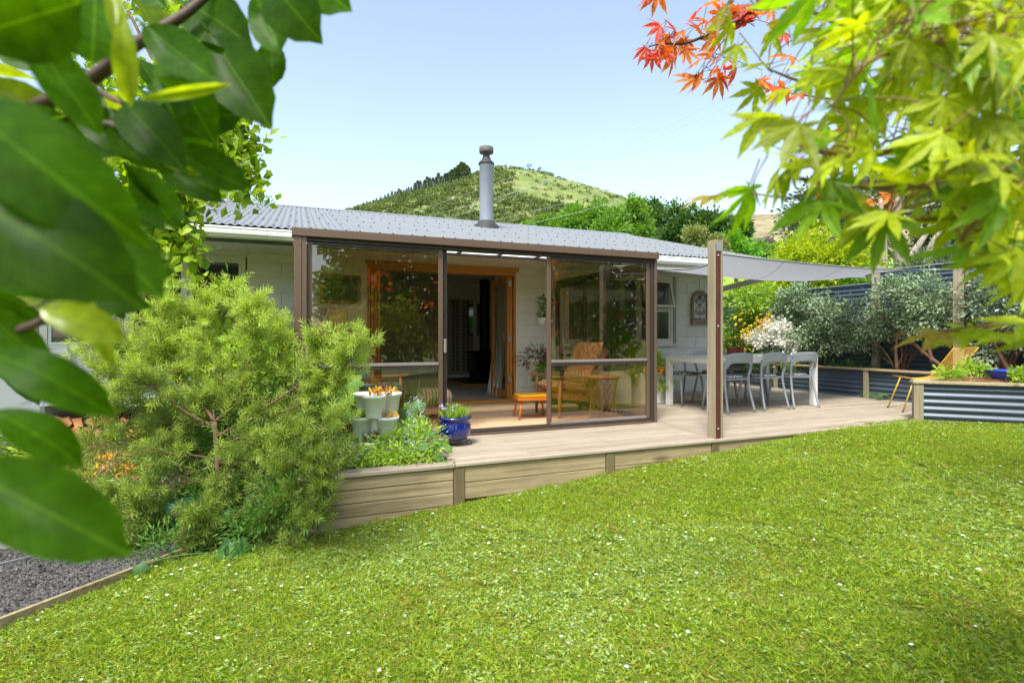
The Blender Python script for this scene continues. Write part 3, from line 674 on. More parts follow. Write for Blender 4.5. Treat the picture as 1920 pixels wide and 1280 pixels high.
def slide(x0, x1, yo, open_=False):
    """one sliding panel: stiles, rails, mid rail and two panes"""
    p = S((x0, yo - .015, .052), (x0 + .045, yo + .015, ST - .112), 'sliding_panel', m_alu)
    def Q(lo, hi, name, m, c=.003): return S(lo, hi, name, m, c, sun_)
    l = sun_.location
    def K(lo, hi, name, m, c=.003): o = MB().cbox(tuple(Vector(lo) - l), tuple(Vector(hi) - l), c).build(name, m, p); return o
    K((x1 - .045, yo - .015, .052), (x1, yo + .015, ST - .112), 'stile', m_alu); K((x0 + .046, yo - .014, .052), (x1 - .046, yo + .014, .085), 'rail', m_alul)
    K((x0 + .046, yo - .014, ST - .138), (x1 - .046, yo + .014, ST - .112), 'rail', m_alud)
    K((x0 + .046, yo - .024, .735), (x1 - .046, yo + .014, .765), 'mid_rail', m_alul); K((x0 + .046, yo - .018, .700), (x1 - .046, yo + .013, .7345), 'mid_rail', m_alud)
    K((x0 + .040, yo - .003, .08), (x1 - .040, yo + .003, .705), 'pane', m_sg, .0005); K((x0 + .040, yo - .003, .76), (x1 - .040, yo + .003, ST - .134), 'pane', m_sg, .0005)
    return p
slide(SX0 + .101, X(829), SY - .02)
slide(X(1024), SX1 - .037, SY - .02)
S((X(829) + .004, SY + .012, .052), (X(829) + .055, SY + .045, ST - .112), 'stile', m_alud)
S((X(1036) - .045, SY + .012, .052), (X(1036) - .003, SY + .045, ST - .112), 'stile', m_alud)
lt = S((X(831), SY - .045, .86), (X(831) + .026, SY - .012, 1.0), 'latch', hm, .005)
# roof of clear panels between the front and the eave, on slim bars
for i in range(8):
    x = SX0 + .25 + i * 0.5
    S((x, SY + .05, ST - .03), (x + .03, EY - .12, ST - .01), 'glazing_bar', m_alud)
S((SX0, SY + .62, ST - .06), (SX1, SY + .66, ST - .031), 'cross_bar', m_alud)
m_poly = bpy.data.materials.new('roof_polycarbonate'); m_poly.use_nodes = True
_N, _L = nodes_of(m_poly); _b = _N['Principled BSDF']; _b.inputs['Base Color'].default_value = (.85, .85, .82, 1); _b.inputs['Roughness'].default_value = .5
_t = _N.new('ShaderNodeBsdfTranslucent'); _t.inputs[0].default_value = (.97, .97, .94, 1); _m = _N.new('ShaderNodeMixShader'); _m.inputs[0].default_value = .8
_L.new(_b.outputs[0], _m.inputs[1]); _L.new(_t.outputs[0], _m.inputs[2]); _L.new(_m.outputs[0], _N['Material Output'].inputs[0])
S((SX0 + .01, SY + .061, ST - .008), (SX1, EY - .12, ST - .003), 'roof_panel', m_poly, .001)
# side walls: right (glass, seen through the front) and left
def side(x, glass):
    S((x - .025, SY + .061, ST - .22), (x + .02, WY - .06, ST - .09), 'side_beam', m_alud)
    S((x - .02, WY - .10, .05), (x + .02, WY - .012, ST - .221), 'side_post', m_alud)
    S((x - .02, SY + .061, .001), (x + .02, WY - .012, .05), 'side_track', m_alud)
    S((x - .018, SY + 1.55, .051), (x + .018, SY + 1.61, ST - .221), 'side_post', m_alud)
    S((x - .012, SY + .062, .71), (x + .012, WY - .101, .75), 'side_rail', m_alud)
    S((x - .003, SY + .063, .048), (x + .003, WY - .101, .712), 'side_pane', glass, .0005); S((x - .003, SY + .063, .748), (x + .003, WY - .101, ST - .218), 'side_pane', glass, .0005)
side(SX1 - .01, m_sgc); side(SX0 + .03, m_sg)

# ------------------------------------------------------------------ steel fence and raised beds
m_steel = mat('fence_steel', (0.062, 0.085, 0.115), 0.38, 0.1, var=0.12, scale=2.5, spec=0.6, dirt=0.15, dirtcol=(0.10, 0.11, 0.11))
m_capst = mat('cap_steel', (0.30, 0.33, 0.36), 0.4, 0.3, var=0.1)
def corr(p0, p1, z0, z1, pitch=0.078, amp=0.010, thick=True, ph=0.0):
    """corrugated sheet, waves running along its length"""
    n = max(8, int((z1 - z0) / pitch * 8)); p0 = Vector((p0[0], p0[1], 0)); p1 = Vector((p1[0], p1[1], 0)); d = (p1 - p0).normalized(); nr = Vector((d.y, -d.x, 0))
    m = MB(); vs = []
    for p in (p0, p1):
        for i in range(n + 1):
            z = z0 + (z1 - z0) * i / n; o = amp * math.sin(2 * math.pi * (z - z0) / pitch + ph); vs.append(p + nr * o + Vector((0, 0, z)))
    m.add(vs, [(i, n + 1 + i, n + 1 + i + 1, i + 1) for i in range(n)], 0, True); return m
FX = 9.60
fence = thing('steel_fence', 'tall dark blue corrugated steel fence stepping up behind the shrubs', 'fence', (FX, 6.4, 0))
def Lb(parent, b): 
    l = Vector(parent.location); b.v = [tuple(Vector(v) - l) for v in b.v]; return b
fp = [(13.2, 1.97), (11.4, 1.97), (9.6, 1.97), (8.0, 1.97), (6.38, 2.18), (4.55, 2.18), (2.7, 2.26), (0.9, 2.26)]
for i in range(len(fp) - 1):
    y1, t = fp[i]; y0 = fp[i + 1][0]; t = fp[i][1] if i < 4 else fp[i][1]
    if i == 3: t = 1.97
    Lb(fence, corr((FX, y1), (FX, y0), 0.05, t)).build('steel_sheet', m_steel, fence)
    Lb(fence, MB().cbox((FX - .03, y0 + .001, t), (FX + .03, y1 - .001, t + .018), .002)).build('capping', m_capst, fence)
m_oldp = wood('old_post', (0.42, 0.37, 0.29), (0.27, 0.23, 0.17), 'z', 0.85, 0.1)
for (y_, t) in fp: Lb(fence, MB().cbox((FX - .11, y_ - .05, 0.0), (FX - .022, y_ + .05, t + (.10 if abs(y_ - 6.38) < .1 else -.02)), .004)).build('fence_post', m_oldp, fence)
for (a, c, z) in ((13.2, 6.4, .9), (6.3, .9, 1.1)): Lb(fence, MB().cbox((FX + .03, c, z - .04), (FX + .08, a, z + .04), .004)).build('fence_rail', m_treaty, fence)

bed = thing('raised_bed', 'long corrugated steel raised bed with a timber cap in front of the fence', 'garden bed', (9.2, 7.0, 0))
BX = 8.87; BZ = 0.46
ys = [13.0, 11.2, 9.4, 7.9, onz(1628, 745).y, 4.75]
for i in range(len(ys) - 1):
    Lb(bed, corr((BX, ys[i]), (BX, ys[i + 1]), -.02, BZ)).build('steel_sheet', m_steel, bed)
    Lb(bed, MB().cbox((BX - .055, ys[i + 1] - .04, -.02), (BX - .012, ys[i + 1] + .04, BZ - .001), .004)).build('bed_post', m_treatz, bed)
Lb(bed, MB().cbox((BX - .07, 4.6, BZ), (BX + .04, 13.0, BZ + .032), .004)).build('cap_board', m_treaty, bed)
Lb(bed, MB().cbox((BX + .015, 3.0, -.02), (FX - .05, 13.0, BZ - .06), .02)).build('soil', m_soil, bed)
# low timber wall end behind the table
lowt = MB().cbox((7.45, 9.25, 0), (8.8, 9.33, .40), .005).build('timber_upstand', m_fascia); tag(lowt, 'low timber board wall beyond the dining table at the end of the deck', 'timber wall')

A_ = onz(1716, 787, 0.0); B_ = P(2130, 640, 5.75)
B_.z = 0; dn = (B_ - A_).normalized(); back = Vector((-dn.y, dn.x, 0)); NB = 0.46
bed2 = thing('raised_bed', 'near corrugated steel raised bed full of straw mulch at the right edge of the lawn', 'garden bed', tuple(A_))
Lb(bed2, corr(A_ + dn * .05, B_, -.05, NB, 0.0835, 0.011)).build('steel_sheet', m_steel, bed2)
ang = math.atan2(dn.y, dn.x)
def NBX(lo, hi, name, m, c=.004):
    M = Matrix.Rotation(ang, 4, 'Z'); return MB().cbox(lo, hi, c, 0, M).build(name, m, bed2)
m_treatd = wood('treated_pine_d', (0.42, 0.36, 0.22), (0.28, 0.22, 0.13), 'x', 0.8, 0.1, dirt=0.2)
NBX((-.02, -.03, -.06), (.08, .07, NB - .012), 'bed_post', m_treatz)
NBX((-.03, -.045, NB - .010), (3.4, .085, NB + .022), 'cap_board', m_treatd)
C_ = Vector((9.3, A_.y + .20, 0))
Lb(bed2, beam(A_ + Vector((.06, .05, NB + .006)), C_ + Vector((0, 0, NB + .006)), .10, .03)).build('cap_board', m_treatd, bed2)
Lb(bed2, corr(C_, A_ + Vector((.05, .03, 0)), -.02, NB - .012, 0.0835, 0.011)).build('steel_sheet', m_steel, bed2)
m_mulch = mat('straw_mulch', (0.42, 0.24, 0.13), 0.9, scale=30, col2=(0.20, 0.10, 0.05), bump=1.0, bscale=90)
def mul(a, b_):
    p = (A_ + dn * (.12 + 3.2 * a) + Vector((.0, .09, 0))).lerp(A_ + Vector((.3 + 2.2 * a, .02 + .15 * a, 0)), b_); p.z = NB - .03 + .05 * math.sin(math.pi * b_) * min(1, a * 6) + .012 * math.sin(a * 40) * math.sin(b_ * 19); return p - Vector(bed2.location)
MB().grid(mul, 60, 20).build('mulch', m_mulch, bed2)
# straw strands
n = 5200; a = rng.random(n); c = rng.random(n)
lp = np.array([mul(q, w) for q, w in zip(a * .85, c)]) + np.array([0, 0, .012]) + rng.normal(size=(n, 3)) * .008; d = rdir(n); d[:, 2] *= .25
V, F = blade_arrays(lp, d, np.tile([0, 0, 1.0], (n, 1)), .07, .004, curl=.1)
o = bpy.data.objects.new('straw', np_mesh('straw', V, F, leafmat('straw_strand', (.30, .15, .07), (.62, .42, .25), .8, .1), np.repeat(rng.random(n), 4))); link(o, bed2); o['kind'] = 'stuff'

# ------------------------------------------------------------------ posts and shade sail
m_rust = mat('rusty_steel', (0.12, 0.035, 0.022), 0.75, 0.3, scale=16, var=0.35, stretch=(1, 1, .4))
def sailpost(x, y, zt, zb, label, s=.10):
    t = thing('sail_post', label, 'post', (x, y, zb), 'posts that hold up the shade sail')
    MB().cbox((-s / 2, -s / 2, 0), (s / 2, s / 2, zt - zb), .004).build('timber_post', m_treatz, t)
    MB().cbox((-s / 2 + .008, -s / 2 - .012, 0.02), (s / 2 - .045, -s / 2 - .001, zt - zb - .035), .002).build('steel_strap', m_rust, t)
    MB().cbox((-s / 2 + .006, -s / 2 - .016, zt - zb - .115), (s / 2 - .04, -s / 2 - .013, zt - zb - .03), .001).build('bracket_plate', mat('zinc', (.5, .51, .52), .4, .7), t)
    bm_ = MB()
    for z in (.12, .72, zt - zb - .16): bm_.lathe([(0, -.010), (.009, -.006), (.010, 0), (0, .001)], (0, 0, 0), 8); 
    for i, z in enumerate((.12, 1.15, zt - zb - .16)):
        M = Matrix.Translation((-s / 2 + .028, -s / 2 - .014, z)) @ Matrix.Rotation(R_(90), 4, 'X')
        b2 = MB(); b2.lathe([(.009, 0), (.009, .006), (0, .008)], (0, 0, 0), 8); b2.v = [tuple(M @ Vector(v)) for v in b2.v]; b2.build('bolt', MATS['zinc'], t)
    return t
PX, PY = 3.945, 4.265
sailpost(PX, PY, 2.0, -.02, 'tall square timber post with a rusty steel strap on the front edge of the deck', .108)
P2 = P(1802, 600, 7.85)
sailpost(P2.x, P2.y, 2.03, .40, 'tall square timber post standing in the raised bed behind the yellow chair', .14)
# sail as a real cloth: four corners, curved hems, sagging middle
m_sail = bpy.data.materials.new('sail_cloth'); m_sail.use_nodes = True
_N, _L = nodes_of(m_sail); _b = _N['Principled BSDF']; _b.inputs['Base Color'].default_value = (.36, .37, .38, 1); _b.inputs['Roughness'].default_value = .8
_w = _N.new('ShaderNodeTexNoise'); _w.inputs['Scale'].default_value = 5; _w.inputs['Detail'].default_value = 8
_g = _N.new('ShaderNodeNewGeometry'); _L.new(_g.outputs[0], _w.inputs['Vector']); _p = _N.new('ShaderNodeBump'); _p.inputs['Strength'].default_value = .4; _p.inputs['Distance'].default_value = .03; _L.new(_w.outputs[0], _p.inputs['Height']); _L.new(_p.outputs[0], _b.inputs['Normal'])
_t = _N.new('ShaderNodeBsdfTranslucent'); _t.inputs[0].default_value = (.34, .35, .37, 1); _m = _N.new('ShaderNodeMixShader'); _m.inputs[0].default_value = .45
_L.new(_b.outputs[0], _m.inputs[1]); _L.new(_t.outputs[0], _m.inputs[2]); _L.new(_m.outputs[0], _N['Material Output'].inputs[0])
cA = Vector((PX + .06, PY + .05, 1.90)); cB = P(1700, 505, 8.2); cC = ony(1150, 500, EY - .1); cD = Vector((FX - .12, 6.45, 2.08)); cC.z = 2.0
inw = (cA + cB + cC + cD) / 4
def hem(a, b, t, pull):
    p = a.lerp(b, t); m_ = (a + b) / 2; return p + (inw - m_) * pull * 4 * t * (1 - t)
def sail_fn(u, v):
    bot = hem(cA, cB, u, .20); top = hem(cC, cD, u, .16); lef = hem(cA, cC, v, .20); rig = hem(cB, cD, v, .2)
    p = bot.lerp(top, v) + lef.lerp(rig, u) - (cA.lerp(cB, u)).lerp(cC.lerp(cD, u), v)
    p.z -= .24 * 16 * u * (1 - u) * v * (1 - v) * .55 + .16 * 4 * v * (1 - v) * (1 - u) * .5 + .02; return p
sail = thing('shade_sail', 'grey fabric shade sail stretched over the dining table', 'shade sail', tuple(cA))
Lb(sail, MB().grid(sail_fn, 40, 30)).build('cloth', m_sail, sail)
Lb(sail, MB().tube([cB, Vector((P2.x, P2.y - .06, 2.0))], .005, 5)).build('tension_wire', MATS['zinc'], sail)
m_hem = mat('sail_hem', (.20, .205, .20), .7)
for u_ in (.3, .62): Lb(sail, MB().tube([sail_fn(u_, i / 24) - Vector((0, 0, .004)) for i in range(25)], 0.002, 4)).build('seam', m_hem, sail)
for fn in (lambda t: sail_fn(t, 0), lambda t: sail_fn(t, 1), lambda t: sail_fn(0, t), lambda t: sail_fn(1, t)):
    Lb(sail, MB().tube([fn(i / 24) for i in range(25)], .011, 5)).build('hem', m_hem, sail)

# ================================================================== THINGS ON THE DECK
m_tablew = mat('table_white', (0.74, 0.74, 0.71), 0.35, var=0.04)
T0, T1 = Vector((5.16, 5.66, 0)), Vector((7.18, 6.62, 0))
tb = thing('dining_table', 'long white outdoor dining table with square legs under the shade sail', 'table', (6.17, 6.14, 0))
def tbx(lo, hi, name, m=m_tablew, c=.004): return Lb(tb, MB().cbox(lo, hi, c)).build(name, m, tb)
tbx((T0.x, T0.y, .655), (T1.x, T0.y + .03, .728), 'apron'); tbx((T0.x, T1.y - .03, .655), (T1.x, T1.y, .728), 'apron')
tbx((T0.x, T0.y + .031, .655), (T0.x + .03, T1.y - .031, .728), 'apron'); tbx((T1.x - .03, T0.y + .031, .655), (T1.x, T1.y - .031, .728), 'apron')
tbx((T0.x - .005, T0.y - .005, .729), (T1.x + .005, T1.y + .005, .742), 'table_top', mat('table_top', (0.62, 0.64, 0.64), 0.15, var=0.04, spec=.6), .003)
for x in (T0.x, T1.x - .085):
    for y in (T0.y, T1.y - .085): tbx((x + .002, y + .002, .001), (x + .083, y + .083, .654), 'leg')
m_plast = mat('grey_plastic', (0.29, 0.32, 0.34), 0.4, var=0.04, spec=.5)
def cushion_mat():
    m = bpy.data.materials.new('printed_cushion'); m.use_nodes = True; N, L = nodes_of(m); b = N['Principled BSDF']; b.inputs['Roughness'].default_value = .9
    tc = N.new('ShaderNodeTexCoord'); v = N.new('ShaderNodeTexVoronoi'); v.inputs['Scale'].default_value = 24; v.feature = 'DISTANCE_TO_EDGE'
    n = N.new('ShaderNodeTexNoise'); n.inputs['Scale'].default_value = 9; L.new(tc.outputs['Object'], n.inputs['Vector'])
    mx = N.new('ShaderNodeMix'); mx.data_type = 'VECTOR'; mx.inputs[0].default_value = .12; L.new(tc.outputs['Object'], mx.inputs[4]); L.new(n.outputs['Color'], mx.inputs[5]); L.new(mx.outputs[1], v.inputs['Vector'])
    r = N.new('ShaderNodeValToRGB'); r.color_ramp.interpolation = 'CONSTANT'; r.color_ramp.elements[0].color = (.6, .6, .55, 1); r.color_ramp.elements[1].position = .07; r.color_ramp.elements[1].color = (.03, .035, .04, 1)
    e = r.color_ramp.elements.new(.25); e.color = (.42, .45, .42, 1); L.new(v.outputs[0], r.inputs[0]); L.new(r.outputs[0], b.inputs['Base Color']); return m
m_cush = cushion_mat()
def make_chair(label):
    t = thing('dining_chair', label, 'chair', (0, 0, 0), 'grey moulded chairs round the dining table')
    for sx in (-1, 1):
        MB().tube(bez([(sx * .235, -.275, 0), (sx * .215, -.215, .25), (sx * .205, -.185, .45), (sx * .222, -.205, .58), (sx * .222, -.222, .70)], 5), taper(21, .014, .020), 8).build('rear_leg', m_plast, t)
        MB().tube([(sx * .225, .215, 0), (sx * .21, .185, .25), (sx * .195, .16, .435)], [.013, .017, .021], 8).build('front_leg', m_plast, t)
    def seat_fn(a, b):
        x = (a - .5) * 2; y = (b - .5) * 2; rx = .225 - .02 * y; rr = (abs(x) ** 4 + abs(y) ** 4) ** .25; q = max(abs(x), abs(y)); k = q / rr if rr > 0 else 1
        return (x * k * rx * 1.0, -.0 + y * k * .205, .447 + .012 * (x * x + y * y) * .5 - .008)
    MB().grid(seat_fn, 14, 14).build('seat', m_plast, t, solid=.018)
    def back_fn(a, b):
        x = (a - .5) * 2; lo = .672 - .10 * abs(x) ** 5 * 1.0; hi = .805 - .03 * x ** 4
        z = lo + (hi - lo) * b; return (x * (.226 + .004 * b), -.275 + .055 * x * x - .02 * b, z)
    MB().grid(back_fn, 22, 6).build('backrest', m_plast, t, solid=.014)
    def cu(a, b):
        th = a * 2 * math.pi; prof = [(0, .445), (.17, .445), (.2, .458), (.198, .472), (.17, .484), (0, .488)]; i = min(4, int(b * 5)); f_ = b * 5 - i
        r_ = prof[i][0] + (prof[i + 1][0] - prof[i][0]) * f_; z = prof[i][1] + (prof[i + 1][1] - prof[i][1]) * f_
        s4 = 1 / ((abs(math.cos(th)) ** 3 + abs(math.sin(th)) ** 3) ** (1 / 3)); return (r_ * math.cos(th) * s4 * .97, r_ * math.sin(th) * s4 * .93, z + .006)
    MB().grid(cu, 28, 10).build('cushion', m_cush, t)
    return t
c0 = make_chair('nearest grey chair, directly right of the wooden post, its back to the lawn')
kids = {c0.name: children(c0)}
spots = [(5.50, 5.735, 0, None), (6.16, 5.76, .03, 'middle grey chair of the near side of the table, back to the lawn'), (6.75, 5.76, -.04, 'grey chair at the right end of the near side of the table'),
         (5.45, 6.56, math.pi + .06, 'leftmost grey chair on the house side of the table, left of the wooden post'), (6.10, 6.58, math.pi - .03, 'middle grey chair on the house side of the table'), (6.72, 6.57, math.pi, 'grey chair at the right end of the house side of the table')]
for i, (x, y, rzz, lab) in enumerate(spots):
    o = c0 if i == 0 else copy_tree(c0, None, kids)
    o.location = (x, y, 0); o.rotation_euler = (0, 0, rzz)
    if lab: o['label'] = lab

# small terracotta pots on the table
m_terra = mat('terracotta', (0.36, 0.11, 0.05), 0.85, var=0.15, scale=20)
m_grn = leafmat('green_leaves', (0.045, 0.135, 0.018), (0.18, 0.39, 0.045), .45, .3)
m_grnl = leafmat('light_green_leaves', (0.148, 0.293, 0.0252), (0.48, 0.647, 0.0756), .45, .4)
m_yel = leafmat('yellow_flowers', (.75, .38, .02), (.85, .62, .06), .6, .3, (1.2, 1.1, .6))
m_org = leafmat('orange_flowers', (.70, .12, .01), (.85, .45, .03), .6, .25, (1.2, 1.0, .6))
m_wht = leafmat('white_flowers', (.78, .78, .66), (.85, .85, .78), .6, .2, (1, 1, .9))
m_blu = leafmat('pale_blue_flowers', (.35, .45, .72), (.72, .78, .85), .6, .2, (1, 1, 1))
def mat_plain(n, c): return mat(n, c, .8)
def potted(name, label, x, y, z, r, h, m, flower=None, cat='plant pot'):
    t = thing(name, label, cat, (x, y, z))
    MB().lathe([(0, 0), (r * .72, 0), (r * .95, h * .8), (r, h * .8), (r * 1.02, h), (r * .9, h), (r * .88, h * .9), (0, h * .88)], (0, 0, 0), 22).build('pot', m, t)
    return t
a1 = ony(1372, 663, 6.35)
for dx, dy, lab in ((0, 0, 'left terracotta pot of yellow flowers on the white table'), (.19, .05, 'right terracotta pot with orange flowers on the white table')):
    t = potted('flower_pot', lab, a1.x + dx, a1.y + dy, .7435, .085, .13, m_terra)
    foliage('leaves', [((0, 0, .17), (.09, .09, .07))], 160, .05, .02, m_grn, t, kind='stuff'); foliage('flowers', [((0, 0, .23), (.07, .07, .03))], 40, .03, .025, m_yel if dx == 0 else m_org, t)

# white box planters with marigolds
m_wbox = mat('white_planter', (0.72, 0.73, 0.72), 0.45, var=0.05)
p0 = onz(1240, 757)
def boxplanter(label, x, y, w, h, tall):
    t = thing('box_planter', label, 'planter', (x, y, 0)); b = MB()
    b.cbox((-w / 2, -.2, 0), (w / 2, -.18, h), .004); b.cbox((-w / 2, .18, 0), (w / 2, .2, h), .004); b.cbox((-w / 2, -.179, 0), (-w / 2 + .02, .179, h), .004); b.cbox((w / 2 - .02, -.179, 0), (w / 2, .179, h), .004)
    b.build('box', m_wbox, t); MB().box((-w / 2 + .021, -.178, .02), (w / 2 - .021, .178, h - .05)).build('soil', m_soil, t)
    return t
t = boxplanter('tall white box planter with orange marigolds beside the brown sunroom corner', 5.02, 6.92, .44, .47, 0)
foliage('leaves', [((-.05, 0, .62), (.22, .2, .17)), ((.12, -.1, .52), (.14, .12, .10)), ((.20, -.22, .38), (.05, .05, .16))], 1500, .085, .04, m_grnl, t, clump=40)
def daisy(t, p, r, m1, m2, name='flower', nd=Vector((-.5, -.8, .4))):
    nd = nd.normalized(); M = nd.to_track_quat('Z', 'Y').to_matrix().to_4x4(); M.translation = p; b = MB()
    for k in range(11):
        a = k * 2 * math.pi / 11; d_ = Vector((math.cos(a), math.sin(a), 0)); w_ = Vector((-math.sin(a), math.cos(a), 0))
        b.add([M @ (d_ * r * .2), M @ (d_ * r * .7 + w_ * r * .24 + Vector((0, 0, r * .15))), M @ (d_ * r), M @ (d_ * r * .7 - w_ * r * .24 + Vector((0, 0, r * .15)))], [(0, 1, 2, 3)], 0)
    c = MB(); c.lathe([(0, .25 * r), (.2 * r, .2 * r), (.32 * r, .02), (.3 * r, 0)], (0, 0, 0), 10, 1); c.v = [tuple(M @ Vector(v)) for v in c.v]
    b.add(c.v, c.f, 1); return b.build(name, [m1, m2], t)
m_mary = mat('marigold_petal', (.78, .30, .02), .6, var=.2, scale=60, col2=(.8, .5, .05)); m_maro = mat('marigold_centre', (.16, .03, .01), .7)
for p in ((.10, -.24, .53), (.17, -.22, .52), (.245, -.16, .53), (-.17, -.25, .53), (.05, -.27, .50), (.21, -.28, .35)): daisy(t, Vector(p), .05, m_mary, m_maro)
t2 = boxplanter('white box planter with a tall bushy plant seen through the sunroom side glass', 4.50, 7.10, .50, .50, 1)
foliage('leaves', [((0, 0, .8), (.28, .24, .30)), ((-.1, .05, 1.15), (.22, .2, .30)), ((.12, 0, 1.2), (.14, .14, .28))], 2600, .07, .022, m_grn, t2, clump=70)
MB().tube(bez([(0, 0, .4), (.03, .02, .9), (-.02, 0, 1.4)]), .008).build('stem', mat('stem_brown', (.12, .07, .035), .8), t2)
foliage('red_flowers', [((.1, -.02, 1.38), (.10, .09, .08))], 90, .04, .03, leafmat('red_flower', (.25, .03, .03), (.5, .12, .08)), t2)

# blue glazed pot on a wire stand
bp = onz(853, 833); m_blue = mat('blue_glaze', (0.004, 0.012, 0.17), 0.14, var=0.25, scale=9, spec=.7, coat=.6)
t = thing('blue_pot', 'glossy cobalt blue round pot of grassy flowering bulbs on the deck corner', 'plant pot', (bp.x, bp.y, 0))
prof = [(0, .045), (.085, .045), (.105, .055), (.138, .09), (.152, .14), (.150, .19), (.138, .225), (.142, .236), (.152, .24), (.158, .252), (.155, .268), (.143, .27), (.136, .255), (0, .245)]
MB().lathe(prof, (0, 0, 0), 40).build('pot', m_blue, t)
for k in (-1, 1):
    a = k * 2.0 - .6; MB().tube([Vector((.13 * math.cos(a) * 1.15, .13 * math.sin(a) * 1.15, .2 + .018 * math.cos(q))) + Vector((-.03 * math.sin(a), .03 * math.cos(a), 0)) * math.sin(q) for q in np.linspace(0, 2 * math.pi, 11)], .008, 6).build('lug', m_blue, t)
m_wire = mat('black_wire', (.035, .033, .03), .5, .5)
ring = [(math.cos(a) * .115, math.sin(a) * .115, .042) for a in np.linspace(0, 2 * math.pi, 25)]
w_ = MB().tube(ring, .004, 5, caps=False)
for k in range(3):
    a = k * 2.094 - .55; d_ = Vector((math.cos(a), math.sin(a), 0)); cpt = d_ * .14 + Vector((0, 0, .026))
    w_.tube([d_ * .115 + Vector((0, 0, .042))] + [cpt + d_ * (.022 * math.cos(q)) + Vector((0, 0, .022 * math.sin(q))) for q in np.linspace(1.6, -3.6, 14)], .0035, 5)
w_.build('wire_stand', m_wire, t)
n = 190; p = np.zeros((n, 3)); p[:, :2] = rng.normal(size=(n, 2)) * .055; p[:, 2] = .25; d = rdir(n) * .42; d[:, 2] = 1; V, F = blade_arrays(p, d, rdir(n), rng.uniform(.08, .16, n), .008, curl=.15)
o = bpy.data.objects.new('grassy_leaves', np_mesh('grassy_leaves', V, F, m_grnl, np.repeat(rng.random(n), 4))); link(o, t); o['kind'] = 'stuff'
foliage('violet_flowers', [((-.05, 0, .355), (.10, .10, .03))], 46, .028, .02, leafmat('violet_flower', (.30, .28, .62), (.62, .58, .85)), t)

# tiered white stacking planter in the garden bed
tp = P(706, 700, 4.72); m_stk = mat('white_plastic', (0.84, 0.85, 0.81), 0.4, var=0.06, scale=6, dirt=.1, dirtcol=(.5, .5, .45))
t = thing('stacking_planter', 'white plastic tiered planter pots stacked up in the garden bed beside the sunroom', 'planter', (tp.x, tp.y, -.07))
def tier(z, rot, h=.20, r=.10):
    for k in range(3):
        a = rot + k * 2.094; cx_, cy_ = .125 * math.cos(a), .125 * math.sin(a)
        MB().lathe([(0, 0), (r * .60, 0), (r * .66, .01), (r * .93, h * .86), (r * 1.02, h * .87), (r * 1.05, h * .99), (r * .98, h), (r * .92, h * .97), (r * .88, h * .8), (0, h * .78)], (cx_, cy_, z), 22).build('pot', m_stk, t)
        MB().lathe([(0, 0), (r * .85, 0), (r * .84, .01), (0, .012)], (cx_, cy_, z + h * .82), 14).build('soil', m_soil, t)
    MB().lathe([(.05, .01), (.075, .02), (.09, h * .93), (.085, h * .95)], (0, 0, z), 16).build('hub', m_stk, t)
tier(.0, R_(-90 - 25)); tier(.20, R_(90 - 22)); tier(.395, R_(-90 - 18))
for (cx_, cy_, z, mm_, nn_, nm) in ((-.02, -.12, .62, m_yel, 60, 'yellow_flowers'), (.12, -.04, .61, m_yel, 45, 'yellow_flowers'), (-.1, -.05, .42, m_grnl, 240, 'lettuce'), (.11, -.09, .41, m_yel, 26, 'yellow_flowers')):
    foliage(nm, [((cx_, cy_, z), (.055, .05, .025))], nn_, .032, .025, mm_, t)
foliage('dark_succulent', [((.03, -.12, .63), (.05, .05, .045)), ((-.04, -.13, .22), (.07, .06, .05))], 130, .04, .012, leafmat('dark_succulent_leaf', (.10, .02, .035), (.35, .12, .12)), t)

# yellow wire chair
m_yw = mat('yellow_wire', (0.62, 0.36, 0.02), 0.4, var=0.1)
def wirechair():
    s0 = onz(1685, 772, 0); s1 = onz(1704, 769, 0)
    base = onz(1738, 770, 0); t = thing('wire_chair', 'yellow wire lounge chair on the deck behind the near raised bed', 'chair', tuple(base)); t.rotation_euler = (0, 0, R_(-36))
    W = .25
    w_ = MB()
    def prof(s):  # seat to back profile, s 0..1, in x,z; faces -x
        if s < .5: k = s / .5; return Vector((-.32 + .48 * k, 0, .47 - .035 * math.sin(k * 3.14) - .01 * k))
        k = (s - .5) / .5; return Vector((.16 + .30 * k, 0, .46 + .42 * k))
    for i in range(11):
        y = -W + 2 * W * i / 10; w_.tube([prof(s) + Vector((0, y * (1 + .1 * s), 0)) for s in np.linspace(.0 if abs(y) < .2 else .02, 1, 15)], .0042 if i not in (0, 10) else .007, 5)
    for s in (0, .22, .5, .74, 1): w_.tube([prof(s) + Vector((0, y * (1 + .1 * s), 0)) for y in (-W, 0, W)], .006, 5)
    w_.build('wire_seat', m_yw, t)
    for sx, sy in ((-.24, -.20), (-.24, .20), (.14, -.2), (.14, .2)):
        o = MB().tube([(sx, sy, .44), (sx + (-.14 if sx < 0 else .18), sy * 1.15, .015)], .009, 6).build('leg', m_yw, t)
        MB().lathe([(0, 0), (.012, 0), (.012, .02), (0, .021)], (sx + (-.145 if sx < 0 else .185), sy * 1.155, 0), 8).build('foot', m_wire, o)
wirechair()
# blue bowl lying in the bed
bb = P(1885, 705, 6.55); t = MB(); t.lathe([(0, 0), (.12, .0), (.16, .05), (.19, .10), (.20, .115), (.185, .115), (.15, .05), (0, .02)], (0, 0, 0), 28)
t = t.build('blue_bowl', mat('blue_plastic', (.02, .05, .42), .35)); t.location = (bb.x, bb.y, .50); tag(t, 'shallow bright blue bowl sitting on the straw mulch in the near raised bed', 'bowl')

